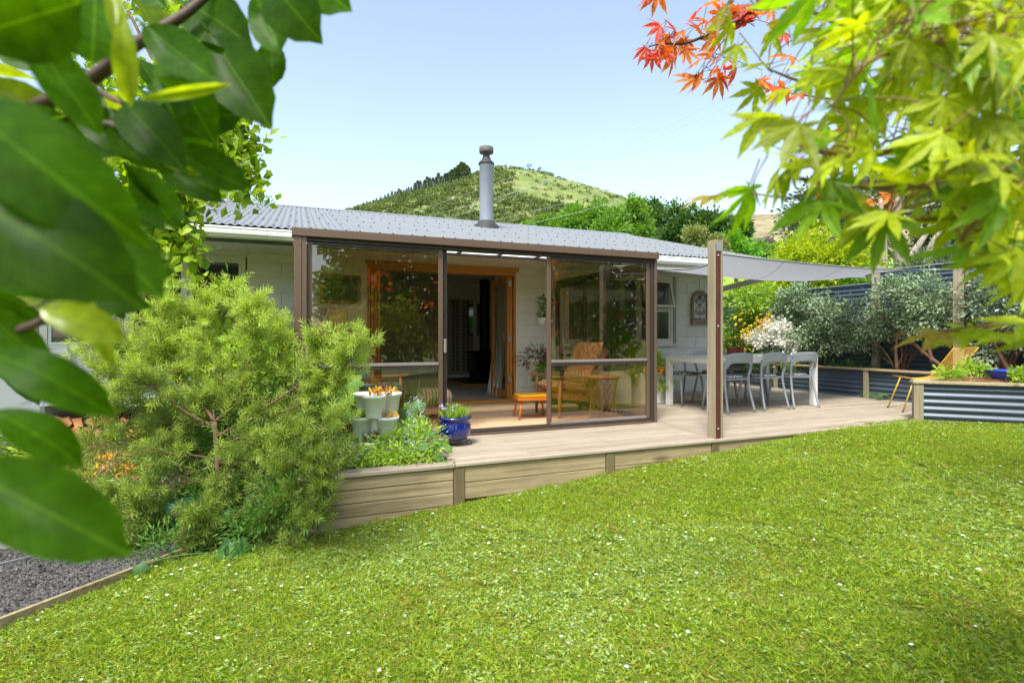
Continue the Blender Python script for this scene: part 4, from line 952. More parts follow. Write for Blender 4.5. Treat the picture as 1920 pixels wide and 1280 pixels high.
# arched iron panel on the house wall
m_oldw = mat('old_red_wood', (0.20, 0.09, 0.055), 0.85, var=.4, scale=20, col2=(.42, .36, .30))
wo = thing('wall_ornament', 'arched wooden frame with black iron scrolls hanging on the pale block wall', 'wall decoration', (6.88, WY - .012, 1.25))
def arch(w, h, n=14): return [(-w, 0)] + [(-w * math.cos(a), h - w + w * math.sin(a)) for a in np.linspace(0, math.pi, n)] + [(w, 0)]
o_, i_ = arch(.20, .62), arch(.155, .565); b = MB(); n = len(o_)
vs = [(x, y, z) for (y, pts) in ((-.045, o_), (-.045, i_), (-.004, o_), (-.004, i_)) for x, z in pts]
b.add(vs, [(i, i + 1, n + i + 1, n + i) for i in range(n - 1)] + [(2 * n + i, 2 * n + i + 1, i + 1, i) for i in range(n - 1)] + [(n + i, n + i + 1, 3 * n + i + 1, 3 * n + i) for i in range(n - 1)]); b.build('arch_frame', m_oldw, wo)
MB().cbox((-.21, -.07, 0), (.21, -.004, .11), .006).build('shelf', m_oldw, wo)
s_ = MB()
for sx in (-1, 1):
    for (cz, sg, r0) in ((.20, 1, .045), (.46, -1, .045)):
        s_.tube([Vector((sx * (.055 + (r0 * (1 - q / 9)) * math.cos(q) * 1.0), -.02, cz + sg * (r0 * (1 - q / 9)) * math.sin(q))) for q in np.linspace(0, 7, 22)], .0055, 5)
    s_.tube(bez([(sx * .10, -.02, .20), (sx * .085, -.02, .28), (sx * .03, -.02, .33), (sx * .02, -.02, .36), (sx * .09, -.02, .42), (sx * .10, -.02, .46)], 5), .006, 5)
s_.tube([(0, -.02, .11), (0, -.02, .60)], .005, 5)
for sx in (-1, 0, 1): s_.tube([(0, -.02, .48), (sx * .07, -.022, .56)], [.012, .002], 5)
s_.build('iron_scroll', m_wire, wo); MB().tube([(0, -.01, .62), (0, -.006, .86)], .002, 4).build('string', m_wire, wo)

# ================================================================== THINGS INSIDE THE SUNROOM
m_chw = wood('chair_wood', (0.42, 0.20, 0.06), (0.28, 0.12, 0.035), 'z', .4, .05, knots=False, sheen=.5)
def paisley(name, c1, c2, c3, scale):
    m = bpy.data.materials.new(name); m.use_nodes = True; N, L = nodes_of(m); b = N['Principled BSDF']; b.inputs['Roughness'].default_value = .9
    tc = N.new('ShaderNodeTexCoord'); n = N.new('ShaderNodeTexNoise'); n.inputs['Scale'].default_value = 7; L.new(tc.outputs['Object'], n.inputs['Vector'])
    mx = N.new('ShaderNodeMix'); mx.data_type = 'VECTOR'; mx.inputs[0].default_value = .06; L.new(tc.outputs['Object'], mx.inputs[4]); L.new(n.outputs['Color'], mx.inputs[5])
    v = N.new('ShaderNodeTexVoronoi'); v.inputs['Scale'].default_value = scale; L.new(mx.outputs[1], v.inputs['Vector'])
    wv = N.new('ShaderNodeMath'); wv.operation = 'MULTIPLY'; wv.inputs[1].default_value = 26; L.new(v.outputs['Distance'], wv.inputs[0])
    sn = N.new('ShaderNodeMath'); sn.operation = 'SINE'; L.new(wv.outputs[0], sn.inputs[0])
    r = N.new('ShaderNodeValToRGB'); r.color_ramp.elements[0].position = .0; r.color_ramp.elements[0].color = (*c1, 1); r.color_ramp.elements[1].position = .75; r.color_ramp.elements[1].color = (*c2, 1); e = r.color_ramp.elements.new(.42); e.color = (*c3, 1)
    ma = N.new('ShaderNodeMapRange'); ma.inputs[1].default_value = -1; L.new(sn.outputs[0], ma.inputs[0]); L.new(ma.outputs[0], r.inputs[0]); L.new(r.outputs[0], b.inputs['Base Color']); return m
m_pais = paisley('orange_paisley', (.78, .20, .02), (.70, .50, .28), (.25, .13, .03), 9)
def pad(fn_lo, fn_hi): pass
def cushion(parent, name, M, w, l, h, m, seg=10):
    """rounded cushion, w across, l long, h thick, centred on M"""
    def f(sgn):
        def g(a, b_):
            x = (a - .5) * 2; y = (b_ - .5) * 2; e = (1 - abs(x) ** 6) * (1 - abs(y) ** 6)
            return M @ Vector((x * w / 2, y * l / 2, sgn * h / 2 * max(0, e) ** .35))
        return g
    b_ = MB(); b_.grid(f(1), seg, seg); b_.grid(lambda a, c: f(-1)(1 - a, c), seg, seg); return b_.build(name, m, parent)
def armchair(label, loc, rz_, m_c, dark=None):
    """low wooden framed easy chair facing local -y"""
    t = thing('armchair', label, 'armchair', loc, None, rz_)
    for sx in (-1, 1):
        MB().tube([(sx * .30, -.34, 0), (sx * .30, -.335, .22), (sx * .31, -.33, .505)], [.017, .024, .022], 8).build('front_leg', m_chw, t)
        MB().tube([(sx * .28, .36, 0), (sx * .29, .27, .24), (sx * .30, .20, .50)], [.016, .024, .02], 8).build('rear_leg', m_chw, t)
        beam((sx * .315, -.44, .525), (sx * .305, .30, .495), .062, .024).build('armrest', m_chw, t)
        beam((sx * .285, -.33, .27), (sx * .285, .32, .20), .022, .075).build('side_rail', m_chw, t)
        beam((sx * .25, .12, .24), (sx * .25, .42, .86), .03, .045).build('back_post', m_chw, t)
    beam((-.29, -.33, .27), (.29, -.33, .27), .022, .07).build('front_rail', m_chw, t)
    for k in range(4): beam((-.25, .20 + .06 * k, .36 + .125 * k), (.25, .20 + .06 * k, .36 + .125 * k), .015, .04).build('back_slat', m_chw, t)
    cushion(t, 'seat_cushion', Matrix.Translation((0, -.08, .36)) @ Matrix.Rotation(R_(-6), 4, 'X'), .54, .58, .15, m_c)
    cushion(t, 'back_cushion', Matrix.Translation((0, .205, .67)) @ Matrix.Rotation(R_(64), 4, 'X'), .56, .62, .16, m_c)
    return t
armchair('wooden armchair with orange patterned cushions behind the right sunroom glass', (3.36, 6.30, 0), R_(-86), m_pais)
m_teal = paisley('teal_fabric', (.05, .22, .24), (.14, .33, .30), (.08, .26, .32), 9)
armchair('wooden armchair with teal cushions behind the left sunroom glass', (.82, 6.82, 0), R_(68), m_teal)
# orange stool / coffee table
m_orw = mat('orange_timber', (0.62, 0.19, 0.015), 0.3, var=.1, scale=10); m_ortop = mat('mustard_top', (0.75, 0.40, 0.015), 0.45, var=.08)
st = thing('stool', 'small low orange table with splayed legs beside the patterned armchair', 'side table', (2.76, 6.19, 0)); st.rotation_euler = (0, 0, R_(-8))
b = MB(); b.prism([(.23 * math.cos(a) * (1.0 / max(abs(math.cos(a)), abs(math.sin(a))) ** .8), .19 * math.sin(a) * (1.0 / max(abs(math.cos(a)), abs(math.sin(a))) ** .8)) for a in np.linspace(0, 2 * math.pi, 29)[:-1]], .235, .275); b.build('table_frame', m_orw, st)
b = MB(); b.prism([(.215 * math.cos(a) * (1.0 / max(abs(math.cos(a)), abs(math.sin(a))) ** .8), .175 * math.sin(a) * (1.0 / max(abs(math.cos(a)), abs(math.sin(a))) ** .8)) for a in np.linspace(0, 2 * math.pi, 29)[:-1]], .276, .298); b.build('table_top', m_ortop, st, bevel=.006)
for sx in (-1, 1):
    for sy in (-1, 1): MB().tube([(sx * .16, sy * .11, .236), (sx * .205, sy * .15, 0)], [.018, .010], 8).build('leg', m_orw, st)
# striped footstool
def stripes():
    m = bpy.data.materials.new('woven_stripes'); m.use_nodes = True; N, L = nodes_of(m); b = N['Principled BSDF']; b.inputs['Roughness'].default_value = .95
    tc = N.new('ShaderNodeTexCoord'); sx = N.new('ShaderNodeSeparateXYZ'); L.new(tc.outputs['Object'], sx.inputs[0]); mu = N.new('ShaderNodeMath'); mu.operation = 'MULTIPLY'; mu.inputs[1].default_value = 8; L.new(sx.outputs[0], mu.inputs[0])
    fr = N.new('ShaderNodeMath'); fr.operation = 'FRACT'; L.new(mu.outputs[0], fr.inputs[0]); r = N.new('ShaderNodeValToRGB'); r.color_ramp.interpolation = 'CONSTANT'; e = r.color_ramp.elements
    e[0].color = (.50, .46, .36, 1); e[1].position = .22; e[1].color = (.42, .17, .04, 1)
    for p, c in ((.34, (.52, .47, .36, 1)), (.5, (.06, .19, .17, 1)), (.64, (.5, .45, .34, 1)), (.8, (.35, .22, .06, 1)), (.9, (.12, .11, .08, 1))): x = e.new(p); x.color = c
    L.new(fr.outputs[0], r.inputs[0]); L.new(r.outputs[0], b.inputs['Base Color']); return m
fs = thing('footstool', 'small footstool with a striped woven seat behind the blue pot', 'footstool', (1.60, 6.62, 0))
cushion(fs, 'seat', Matrix.Translation((0, 0, .27)), .42, .32, .20, stripes(), 12)
for sx in (-1, 1):
    for sy in (-1, 1): MB().tube([(sx * .15, sy * .10, .19), (sx * .175, sy * .125, 0)], [.017, .011], 8).build('leg', m_chw, fs)
# wire side table with a woven top
sd = thing('side_table', 'round wire mesh side table with a rattan top beside the orange patterned armchair', 'side table', (3.50, 5.70, 0))
m_rat = mat('rattan', (0.42, 0.20, 0.07), .7, var=.3, scale=60, bump=.8, bscale=200); m_ywire = mat('mustard_wire', (.42, .30, .10), .5, .2)
MB().lathe([(0, .515), (.205, .515), (.215, .522), (.215, .535), (.205, .54), (0, .54)], (0, 0, 0), 32).build('table_top', m_rat, sd)
w_ = MB()
def rr(z): return .185 - .035 * math.sin(math.pi * z / .5)
for k in range(14):
    for dr in (-1, 1):
        pts = []
        for i in range(41):
            z = .006 + .5 * i / 40; a = 2 * math.pi * k / 14 + dr * .20 * math.sin(i / 40 * math.pi * 4); pts.append((rr(z) * math.cos(a), rr(z) * math.sin(a), z))
        w_.tube(pts, .0028, 4, caps=False)
for z in (.006, .51): w_.tube([(rr(z) * math.cos(a), rr(z) * math.sin(a), z) for a in np.linspace(0, 2 * math.pi, 33)], .004, 5, caps=False)
w_.build('wire_base', m_ywire, sd)
# plant stand and pots
ps = ony(1003, 740, 7.55); m_ww = mat('white_wire', (.75, .75, .73), .4)
t = thing('plant_stand', 'white wire plant stand against the block wall right of the open doors', 'plant stand', (ps.x, ps.y, 0)); w_ = MB()
for sx in (-1, 1):
    for sy in (-1, 1): w_.tube([(sx * .20, sy * .13, 0), (sx * .13, sy * .10, .52)], .005, 5)
for z in (.22, .50):
    k = .17 if z < .3 else .135
    for q in np.linspace(-1, 1, 7): w_.tube([(k * q, -.11, z), (k * q, .11, z)], .003, 4)
    w_.tube([(-k, -.11, z), (k, -.11, z), (k, .11, z), (-k, .11, z), (-k, -.11, z)], .004, 4)
w_.build('wire_frame', m_ww, t)
t = potted('plant_pot', 'white oval pot of purple-tinged trailing plants on top of the wire stand', ps.x, ps.y, .506, .13, .17, m_stk)
foliage('leaves', [((0, 0, .22), (.20, .16, .10))], 420, .08, .018, leafmat('purple_leaf', (.06, .07, .03), (.22, .10, .09)), t, clump=30)
t = potted('plant_pot', 'small white pot on the lower shelf of the wire stand', ps.x + .03, ps.y, .226, .06, .10, m_stk)
foliage('leaves', [((0, 0, .13), (.06, .06, .05))], 70, .05, .02, m_grn, t)
hp = ony(1017, 600, 7.6)
t = thing('hanging_planter', 'small white pot with a trailing cactus hanging on a cord against the block wall', 'hanging planter', (hp.x, hp.y, hp.z - .09))
MB().lathe([(0, 0), (.03, .004), (.055, .03), (.07, .08), (.073, .13), (.065, .13), (.06, .09), (0, .08)], (0, 0, 0), 20).build('pot', m_stk, t)
MB().tube([(-.065, 0, .12), (0, 0, .55), (0, 0, SOF - hp.z + .085)], .0025, 4).tube([(.065, 0, .12), (0, 0, .55)], .0025, 4).build('cord', m_ww, t)
foliage('leaves', [((-.01, 0, .20), (.05, .05, .08)), ((0, 0, .36), (.05, .04, .12)), ((.10, 0, .40), (.05, .03, .04))], 170, .06, .028, m_grn, t)
t = potted('plant_pot', 'dark pot with arching green leaves on the floor behind the patterned armchair', 3.62, 7.3, 0, .15, .26, mat('dark_pot', (.05, .05, .05), .5))
foliage('leaves', [((0, 0, .45), (.2, .2, .2))], 160, .18, .03, m_grn, t, narrow=True)
# lamp, table, picture
lp_ = P(630, 600, 6.9); m_shade = mat('lamp_shade', (.62, .48, .33), .8, var=.06)
t = thing('lamp_table', 'small dark side table under the tall lamp in the left corner of the sunroom', 'side table', (lp_.x, lp_.y, 0))
MB().cbox((-.22, -.2, .58), (.22, .2, .61), .004).build('table_top', m_chw, t)
for sx in (-1, 1):
    for sy in (-1, 1): MB().cbox((sx * .19 - .015, sy * .17 - .015, 0), (sx * .19 + .015, sy * .17 + .015, .579), .002).build('leg', m_chw, t)
t = thing('table_lamp', 'table lamp with a cream drum shade and a round green and yellow base', 'lamp', (lp_.x, lp_.y, .611))
MB().lathe([(0, 0), (.09, 0), (.10, .02), (.13, .10), (.15, .22), (.13, .34), (.07, .42), (.03, .45), (.02, .52), (0, .52)], (0, 0, 0), 24).build('lamp_base', mat('green_glaze', (.05, .07, .02), .25, var=.5, scale=6, col2=(.55, .33, .05)), t)
MB().lathe([(.165, .48), (.14, .76)], (0, 0, 0), 32).build('lamp_shade', m_shade, t, solid=.004)
fp0 = ony(600, 514, WY - .02); fp1 = ony(676, 570, WY - .02)
t = thing('picture_frame', 'gilt framed picture on the block wall above the lamp', 'picture', (fp0.x, WY - .012, fp1.z)); w, h = fp1.x - fp0.x, fp0.z - fp1.z
MB().cbox((0, -.02, 0), (w, -.003, h), .003).build('frame', mat('gilt', (.35, .22, .07), .4, .3), t); MB().box((.04, -.023, .04), (w - .04, -.0205, h - .04)).build('print', mat('dark_print', (.05, .06, .04), .6, scale=6, col2=(.16, .15, .08)), t)

# ================================================================== THINGS INSIDE THE LIVING ROOM
m_stove = mat('stove_black', (.012, .012, .012), .5, .3)
sv = ony(910, 700, 11.35)
t = tag(MB().cbox((sv.x - .75, 10.45, .006), (sv.x + .62, 12.2, .05), .006).build('hearth', mat('hearth_tile', (.05, .045, .045), .5)), 'dark raised hearth with a timber edge under the wood stove', 'hearth')
MB().cbox((sv.x - .78, 10.40, .0065), (sv.x + .619, 10.448, .055), .004).build('edge_trim', m_rimux, t); MB().cbox((sv.x - .80, 10.449, .0065), (sv.x - .752, 12.2, .055), .004).build('edge_trim', m_rimu, t)
t = thing('wood_stove', 'black cast wood burning stove with its tall flue inside the living room', 'stove', (sv.x, 11.35, .051))
MB().cbox((-.33, -.25, .18), (.33, .25, .62), .02).build('firebox', m_stove, t); MB().cbox((-.37, -.29, .621), (.37, .29, .65), .008).build('top_plate', m_stove, t); MB().cbox((-.31, -.2, 0), (.31, .2, .179), .01).build('plinth', m_stove, t)
MB().cbox((-.26, -.268, .24), (.26, -.251, .56), .006).build('stove_door', mat('stove_glass', (.01, .01, .01), .1), t)
MB().lathe([(.11, .651), (.11, 2.235)], (0, .05, 0), 24).build('flue_pipe', m_stove, t)
cu_ = thing('curtain', 'long pale curtain hanging behind the folded door on the right', 'curtain', (3.30, 8.25, 0))
def cf(a, b_): return ((-.10 - .10 * (1 - b_) ** 3) * (1) + .0 + .05 * math.sin(a * 22) * .6, a * .5 * (1 + .3 * (1 - b_)), .02 + 2.05 * b_)
MB().grid(cf, 60, 16).build('curtain_cloth', mat('curtain_linen', (.72, .69, .62), .9, var=.06), cu_, solid=.003)
t = thing('wall_mirror', 'dark framed mirror on the wall beside the stove flue', 'mirror', (sv.x + .28, 12.29, 1.05)); MB().cbox((-.42, -.03, 0), (-.1, -.002, .75), .004).build('frame', m_stove, t)
MB().box((-.38, -.034, .04), (-.14, -.031, .71)).build('mirror_glass', mat('mirror_glass', (.3, .3, .3), .05, 1.0), t)
t = tag(MB().cbox((.0, 9.6, .006), (.9, 10.5, .72), .05).build('dark_sofa', mat('dark_leather', (.03, .028, .027), .5)), 'dark sofa standing in the shade of the living room left of the doorway', 'sofa')
MB().cbox((-.001 + .0, 10.505, .0065), (.9, 10.7, .9), .04).build('backrest', MATS['dark_leather'], t)
# amber pendant behind the left window
pd = P(385, 530, 7.9); t = thing('pendant_lamp', 'amber glass pendant lamp hanging behind the left window', 'lamp', (pd.x, pd.y, pd.z - .08))
MB().lathe([(.165, 0), (.165, .13), (.10, .16), (.03, .19), (.02, .22)], (0, 0, 0), 24).build('lamp_shade', mat('amber_glass', (.55, .30, .01), .3, var=.3, scale=30), t, solid=.004)
MB().tube([(0, 0, .22), (0, 0, 2.30 - pd.z + .08)], .004, 4).build('cord', m_wire, t)

# ================================================================== BACKGROUND
def terrain_mat(name, cols, s1, s2):
    m = bpy.data.materials.new(name); m.use_nodes = True; N, L = nodes_of(m); b = N['Principled BSDF']; b.inputs['Roughness'].default_value = .95; b.inputs['Specular IOR Level'].default_value = .1
    g = N.new('ShaderNodeNewGeometry'); n1 = N.new('ShaderNodeTexNoise'); n1.inputs['Scale'].default_value = s1; n1.inputs['Detail'].default_value = 10; n1.inputs['Roughness'].default_value = .7; L.new(g.outputs[0], n1.inputs['Vector'])
    r = N.new('ShaderNodeValToRGB'); e = r.color_ramp.elements; e[0].position = .3; e[0].color = (*cols[0], 1); e[1].position = .7; e[1].color = (*cols[-1], 1)
    for i, c in enumerate(cols[1:-1]): x = e.new(.3 + .4 * (i + 1) / (len(cols) - 1)); x.color = (*c, 1)
    L.new(n1.outputs[0], r.inputs[0]); n2 = N.new('ShaderNodeTexNoise'); n2.inputs['Scale'].default_value = s2; n2.inputs['Detail'].default_value = 6; L.new(g.outputs[0], n2.inputs['Vector'])
    mr = N.new('ShaderNodeMapRange'); mr.inputs[1].default_value = .3; mr.inputs[2].default_value = .7; mr.inputs[3].default_value = .7; mr.inputs[4].default_value = 1.2; L.new(n2.outputs[0], mr.inputs[0])
    hs = N.new('ShaderNodeHueSaturation'); L.new(mr.outputs[0], hs.inputs['Value']); L.new(r.outputs[0], hs.inputs['Color']); L.new(hs.outputs[0], b.inputs['Base Color']); return m
HILL = [(400, 470), (560, 425), (620, 402), (660, 393), (721, 374), (770, 360), (792, 356), (840, 343), (878, 333), (897, 323), (927, 313), (965, 315), (992, 319), (1025, 325), (1046, 334), (1084, 342), (1114, 351), (1160, 365), (1210, 385), (1290, 412), (1400, 440), (1600, 480)]
hx = np.array([h[0] for h in HILL], float); hy = np.array([h[1] for h in HILL], float); HD = 330.0
def hill_pt(u, t):
    """t 0 at the foot, 1 on the ridge, beyond 1 down the far side"""
    top = (630 - np.interp(960 + 1000 * u, hx, hy)) / 1000.0 * HD
    s = 110 + (HD - 110) * t; k = math.sin(min(t, 1) * math.pi / 2) ** .9 if t <= 1 else 1 - (t - 1) * .7
    bump = 2.2 * math.sin(u * 31 + t * 5) * math.sin(t * 9 + u * 4) * (1 - abs(2 * min(t, 1) - 1)) + 1.2 * math.sin(u * 83) * math.sin(t * 23) * (1 - min(1, t) ** 4)
    z = H + (top / HD) * s * k * (1 if t <= 1 else HD / s) + bump * .6 - 6 * (1 - min(1, t)); v = P(960 + 1000 * u, 630, s); v.z = z; return v
mb = MB(); mb.grid(lambda a, b: hill_pt(-.62 + 1.26 * a, 1.6 * b), 150, 64)
m_hill = terrain_mat('hill_grass', [(.09, .125, .04), (.15, .20, .055), (.20, .235, .08), (.21, .19, .11)], .035, .25)
tag(mb.build('hill', m_hill), kind='structure')
# scrub on the hill: rounded clumps of leaf faces, dense low and on the left, sparse on the grassy side
def clumps(name, pts, rad, leaves, size, m, flat=.7):
    n = len(pts); k = leaves; v = rdir(n * k); v[:, 2] = np.abs(v[:, 2]) * .9 - .1; q = np.repeat(rad, k)[:, None]
    p = np.repeat(pts, k, 0) + v * q * np.array([1, 1, flat]) * rng.uniform(.75, 1.05, (n * k, 1)); L_ = np.repeat(rad, k) * size * rng.uniform(.7, 1.3, n * k)
    V, F = leaf_arrays(p, nrm(v * .4 + rdir(n * k)), nrm(v + .5 * rdir(n * k)), L_, L_ * .8, curl=.1)
    r0 = np.clip(np.repeat(rng.random(n), k) * .7 + rng.random(n * k) * .3, 0, 1)
    return np_mesh(name, V, F, m, np.repeat(r0, 5))
pts, rad = [], []
while len(pts) < 6500:
    u = rng.uniform(-.46, .42); t = rng.random() ** .9
    dens = 1.0 if (u < -.06 or t < .66 - .35 * max(0, u)) else (.55 if u < -.0 else .10)
    if .04 < u and t > .68: dens = .15
    if -.01 < u < .1 and t > .93: dens = .6
    dens *= .6 + .5 * (math.sin(u * 40 + t * 13) * math.sin(t * 21 - u * 17) > -.35)
    if rng.random() > dens: continue
    pts.append(np.array(hill_pt(u, t))); rad.append(rng.uniform(1.4, 3.4) * (1 if dens > .3 else .6) * (.6 + .25 * t) * (.55 if t > .9 else 1))
m_scrub = leafmat('hill_scrub_leaf', (.05, .08, .025), (.19, .24, .075), .8, .3, spec=.1)
o = bpy.data.objects.new('hill_scrub', clumps('hill_scrub', np.array(pts) + np.array([0, 0, .3]), np.array(rad), 26, .55, m_scrub)); link(o); o['kind'] = 'stuff'; o['label'] = 'dense green scrub covering the lower slopes of the hill'
# pines along the left ridge
m_pine = leafmat('pine_needles', (.07, .11, .06), (.16, .21, .11), .8, .3, spec=.1); m_bark = mat('bark', (.13, .09, .06), .9, scale=12, var=.3, bump=.6, bscale=30, stretch=(1, 1, .25))
def pine_mesh(seed):
    r_ = np.random.default_rng(seed); n = 900; h = r_.random(n) ** .8; rad = (1 - h) ** .8 * .23 * (1 + .25 * np.sin(h * 40)) + .01; a = r_.random(n) * 6.283; q = r_.random(n) ** .5
    p = np.stack([rad * q * np.cos(a), rad * q * np.sin(a), .1 + .9 * h], 1); d = np.stack([np.cos(a), np.sin(a), np.full(n, .2)], 1)
    V, F = leaf_arrays(p, d, nrm(np.array([0, 0, 1.0]) + .5 * r_.normal(size=(n, 3))), .10, .05, curl=.1); return np_mesh('foliage', V, F, m_pine, np.repeat(r_.random(n), 5))
pm = [pine_mesh(i) for i in range(3)]; ptr = MB().tube([(0, 0, -.05), (0, 0, .9)], [.02, .004], 5).mesh('trunk', m_bark)
ridge = [(672, 5), (676, 4), (693, 5), (706, 6), (728, 8), (745, 7), (752, 8), (762, 7), (771, 8), (788, 13), (818, 13), (838, 14), (857, 17), (665, 5), (681, 6), (688, 6), (700, 5), (713, 6), (722, 7), (735, 9), (741, 8), (748, 10), (757, 7), (766, 8), (778, 12), (783, 14), (796, 13), (801, 16), (806, 14), (812, 13), (822, 17), (828, 12), (834, 14), (843, 15), (847, 17), (853, 18), (859, 20), (865, 23), (870, 21), (876, 17), (880, 13)]
tallest = max(h for _, h in ridge)
for i, (px, hpx) in enumerate(ridge):
    b = hill_pt((px - 960) / 1000, .97 + .02 * (i % 2)); hgt = hpx * 1.45 * HD / 1000
    lab = 'dark pine tree in the row along the left ridge of the hill'
    if hpx == tallest: lab = 'tallest dark pine at the upper right end of the row on the hill ridge'
    t = thing('pine_tree', lab, 'tree', (b.x, b.y, b.z - .4), 'pines along the hill ridge'); t.scale = (hgt,) * 3
    f = inst('foliage', pm[i % 3], t); f['kind'] = 'stuff'; inst('trunk', ptr, t)
for px, h_, in ((992, 3.2), (1011, 2.2)):
    b = hill_pt((px - 960) / 1000, .99); t = thing('small_tree', 'small thin bare tree standing against the sky on the hilltop' if px == 992 else 'tiny dark bush to the right of the thin tree on the hilltop', 'tree', tuple(b)); 
    MB().tube([(0, 0, -.3), (0, 0, h_ * .7)], .12, 5).build('trunk', m_bark, t); foliage('foliage', [((0, 0, h_ * .9), (h_ * .45, h_ * .45, h_ * .25))], 60, .7, .5, m_scrub, t)

# far brown hill on the right and green paddock behind the fence
def far_fn(a, b):
    u = .30 + .9 * a; top = np.interp(960 + 1000 * u, [1260, 1380, 1410, 1440, 1480, 1520, 1700, 2200], [440, 412, 406, 405, 404, 407, 395, 400]); s = 300 + 380 * b
    v = P(960 + 1000 * u, 630, s); k = math.sin(min(1, b / .8) * math.pi / 2) if b < .8 else 1 - (b - .8) * 1.5
    v.z = (630 - top) / 1000 * 604 * k - 6 * (1 - b) + 2.5 * math.sin(a * 40) * math.sin(b * 17) * (1 if b < .75 else 0); return v
tag(MB().grid(far_fn, 90, 40).build('far_hill', terrain_mat('brown_hill', [(.10, .115, .055), (.24, .20, .12), (.30, .27, .15), (.14, .13, .10)], .02, .12)), kind='structure')
def pad_fn(a, b):
    u = -.1 + 1.7 * a; s = 15 + 75 * b; top = np.interp(u, [.1, .35, .45, .53, .62, 1.6], [.06, .115, .135, .150, .155, .17])
    v = P(960 + 1000 * u, 630, s); v.z = -.6 + (top * s + 1.5) * min(1, (b * 1.25) ** .55) if b < .85 else -.6 + (top * s + 1.5) * (1 - (b - .85) * 3); return v
tag(MB().grid(pad_fn, 60, 40).build('paddock', terrain_mat('paddock_grass', [(.15, .26, .035), (.22, .35, .05), (.30, .40, .08)], .3, 2.5)), kind='structure')
hut = P(1424, 452, 84); t = thing('far_house', 'tiny dark roofed house half hidden by trees below the brown hill', 'house', (hut.x, hut.y, hut.z - 2))
MB().box((-1.6, -1.2, 0), (1.6, 1.2, 1.7)).build('wall', mat('hut_wall', (.16, .12, .09), .8), t); MB().prism([(-1.6, 1.55), (1.6, 1.55), (0, 2.5)], -2.0, 2.0, 0, Matrix(((1, 0, 0, 0), (0, 0, 1, 0), (0, 1, 0, 0), (0, 0, 0, 1)))).build('roof', mat('hut_roof', (.10, .06, .05), .8), t)

# ------------------------------------------------------------------ trees behind the house
def tree(name, label, base, blobs, n, L, m, trunk_r=.2, group=None, cat='tree', clump=0, bark=m_bark, up=.4, limbs=True, shell=.35, paths=None):
    t = thing(name, label, cat, tuple(base), group); base = Vector(base); tr = MB()
    bl = [(tuple(Vector(c) - base), r) for c, r in blobs]
    cen = sum((Vector(c) for c, _ in bl), Vector()) / len(bl)
    if paths:
        for pp, r0, r1 in paths:
            q = bez([Vector(p) - base for p in pp], 6); tr.tube(q, taper(len(q), r0, r1), 8)
    else:
        q = bez([(0, 0, -.3), (cen.x * .3, cen.y * .3, cen.z * .5), tuple(cen)], 6); tr.tube(q, taper(len(q), trunk_r, trunk_r * .4), 8)
    if limbs:
        for c, r in bl:
            for k in range(3):
                tip = Vector(c) + Vector(rng.normal(size=3)) * .45 * min(r); st_ = Vector((cen.x * .4, cen.y * .4, cen.z * .55)) if not paths else Vector(paths[0][0][-1]) - base
                q = bez([st_, (st_ + tip) / 2 + Vector((0, 0, .05 * tip.length)), tip], 4); tr.tube(q, taper(len(q), trunk_r * .45, trunk_r * .08), 5)
    tr.build('trunk', bark, t)
    foliage('crown', bl, n, L, L * .62, m, t, clump=clump, up=up, shell=shell); return t
m_dec = leafmat('deciduous_leaf', (0.0761, 0.172, 0.0234), (0.237, 0.437, 0.0546), .6, .35)
m_dec2 = leafmat('deciduous_leaf_dark', (0.033, 0.0825, 0.021), (0.112, 0.225, 0.045), .6, .25)
m_oliv = leafmat('olive_leaf', (.14, .17, .05), (.30, .32, .12), .6, .3)
m_bright = leafmat('bright_leaf', (0.07, 0.21, 0.0168), (0.224, 0.476, 0.042), .5, .4)
m_wil = leafmat('willow_leaf', (.24, .33, .012), (.52, .60, .03), .55, .45)
m_euc = leafmat('gum_leaf', (0.0525, 0.0825, 0.045), (0.195, 0.247, 0.128), .6, .15)
row = [ # px, top, half width px, depth, kind, label
 (955, 442, 20, 46, 1, 'small rounded green tree just right of the flue'), (985, 428, 24, 50, 0, 'second green tree right of the flue, low behind the ridge'), (1030, 415, 34, 52, 0, 'mid green tree third to the right of the flue, behind the ridge line'),
 (1080, 398, 38, 50, 0, 'broad green tree above the middle of the roof ridge'), (1138, 390, 40, 48, 0, 'bright green broad tree above the right part of the roof ridge'), (1190, 384, 36, 50, 0, 'tall green tree above the right end of the roof ridge'),
 (1232, 378, 26, 54, 1, 'dark pointed tree rising out of the row behind the roof'), (1282, 381, 42, 46, 1, 'large dark green tree behind the right slope of the roof'), (1338, 406, 34, 44, 1, 'dark green tree behind and left of the wooden sail post'), (1380, 424, 22, 42, 1, 'low dark tree at the right end of the row behind the roof')]
for px, top, hw, s, kd, lab in row:
    k = s / 1000; zt = H + (630 - top) * k; r = hw * k; zb = H + (630 - 470) * k - 1
    c = P(px, 630, s); hgt = zt - zb; bl = []
    for j in range(5):
        a = j * 1.9 + px; rr_ = r * (.5 + .2 * math.sin(a * 3)); f_ = j / 4
        bl.append(((c.x + math.cos(a) * r * .5 * (1 - f_ * .7), c.y + math.sin(a) * r * .5, zb + hgt * (.25 + .62 * f_)), (rr_ * 1.15, rr_ * 1.15, hgt * .22)))
    tree('deciduous_tree' if kd == 0 else 'dark_tree', lab, (c.x, c.y, -.6), bl, 6500, .34, m_dec if kd == 0 else m_dec2, .22, 'trees in the row behind the roof', clump=120, shell=.2)
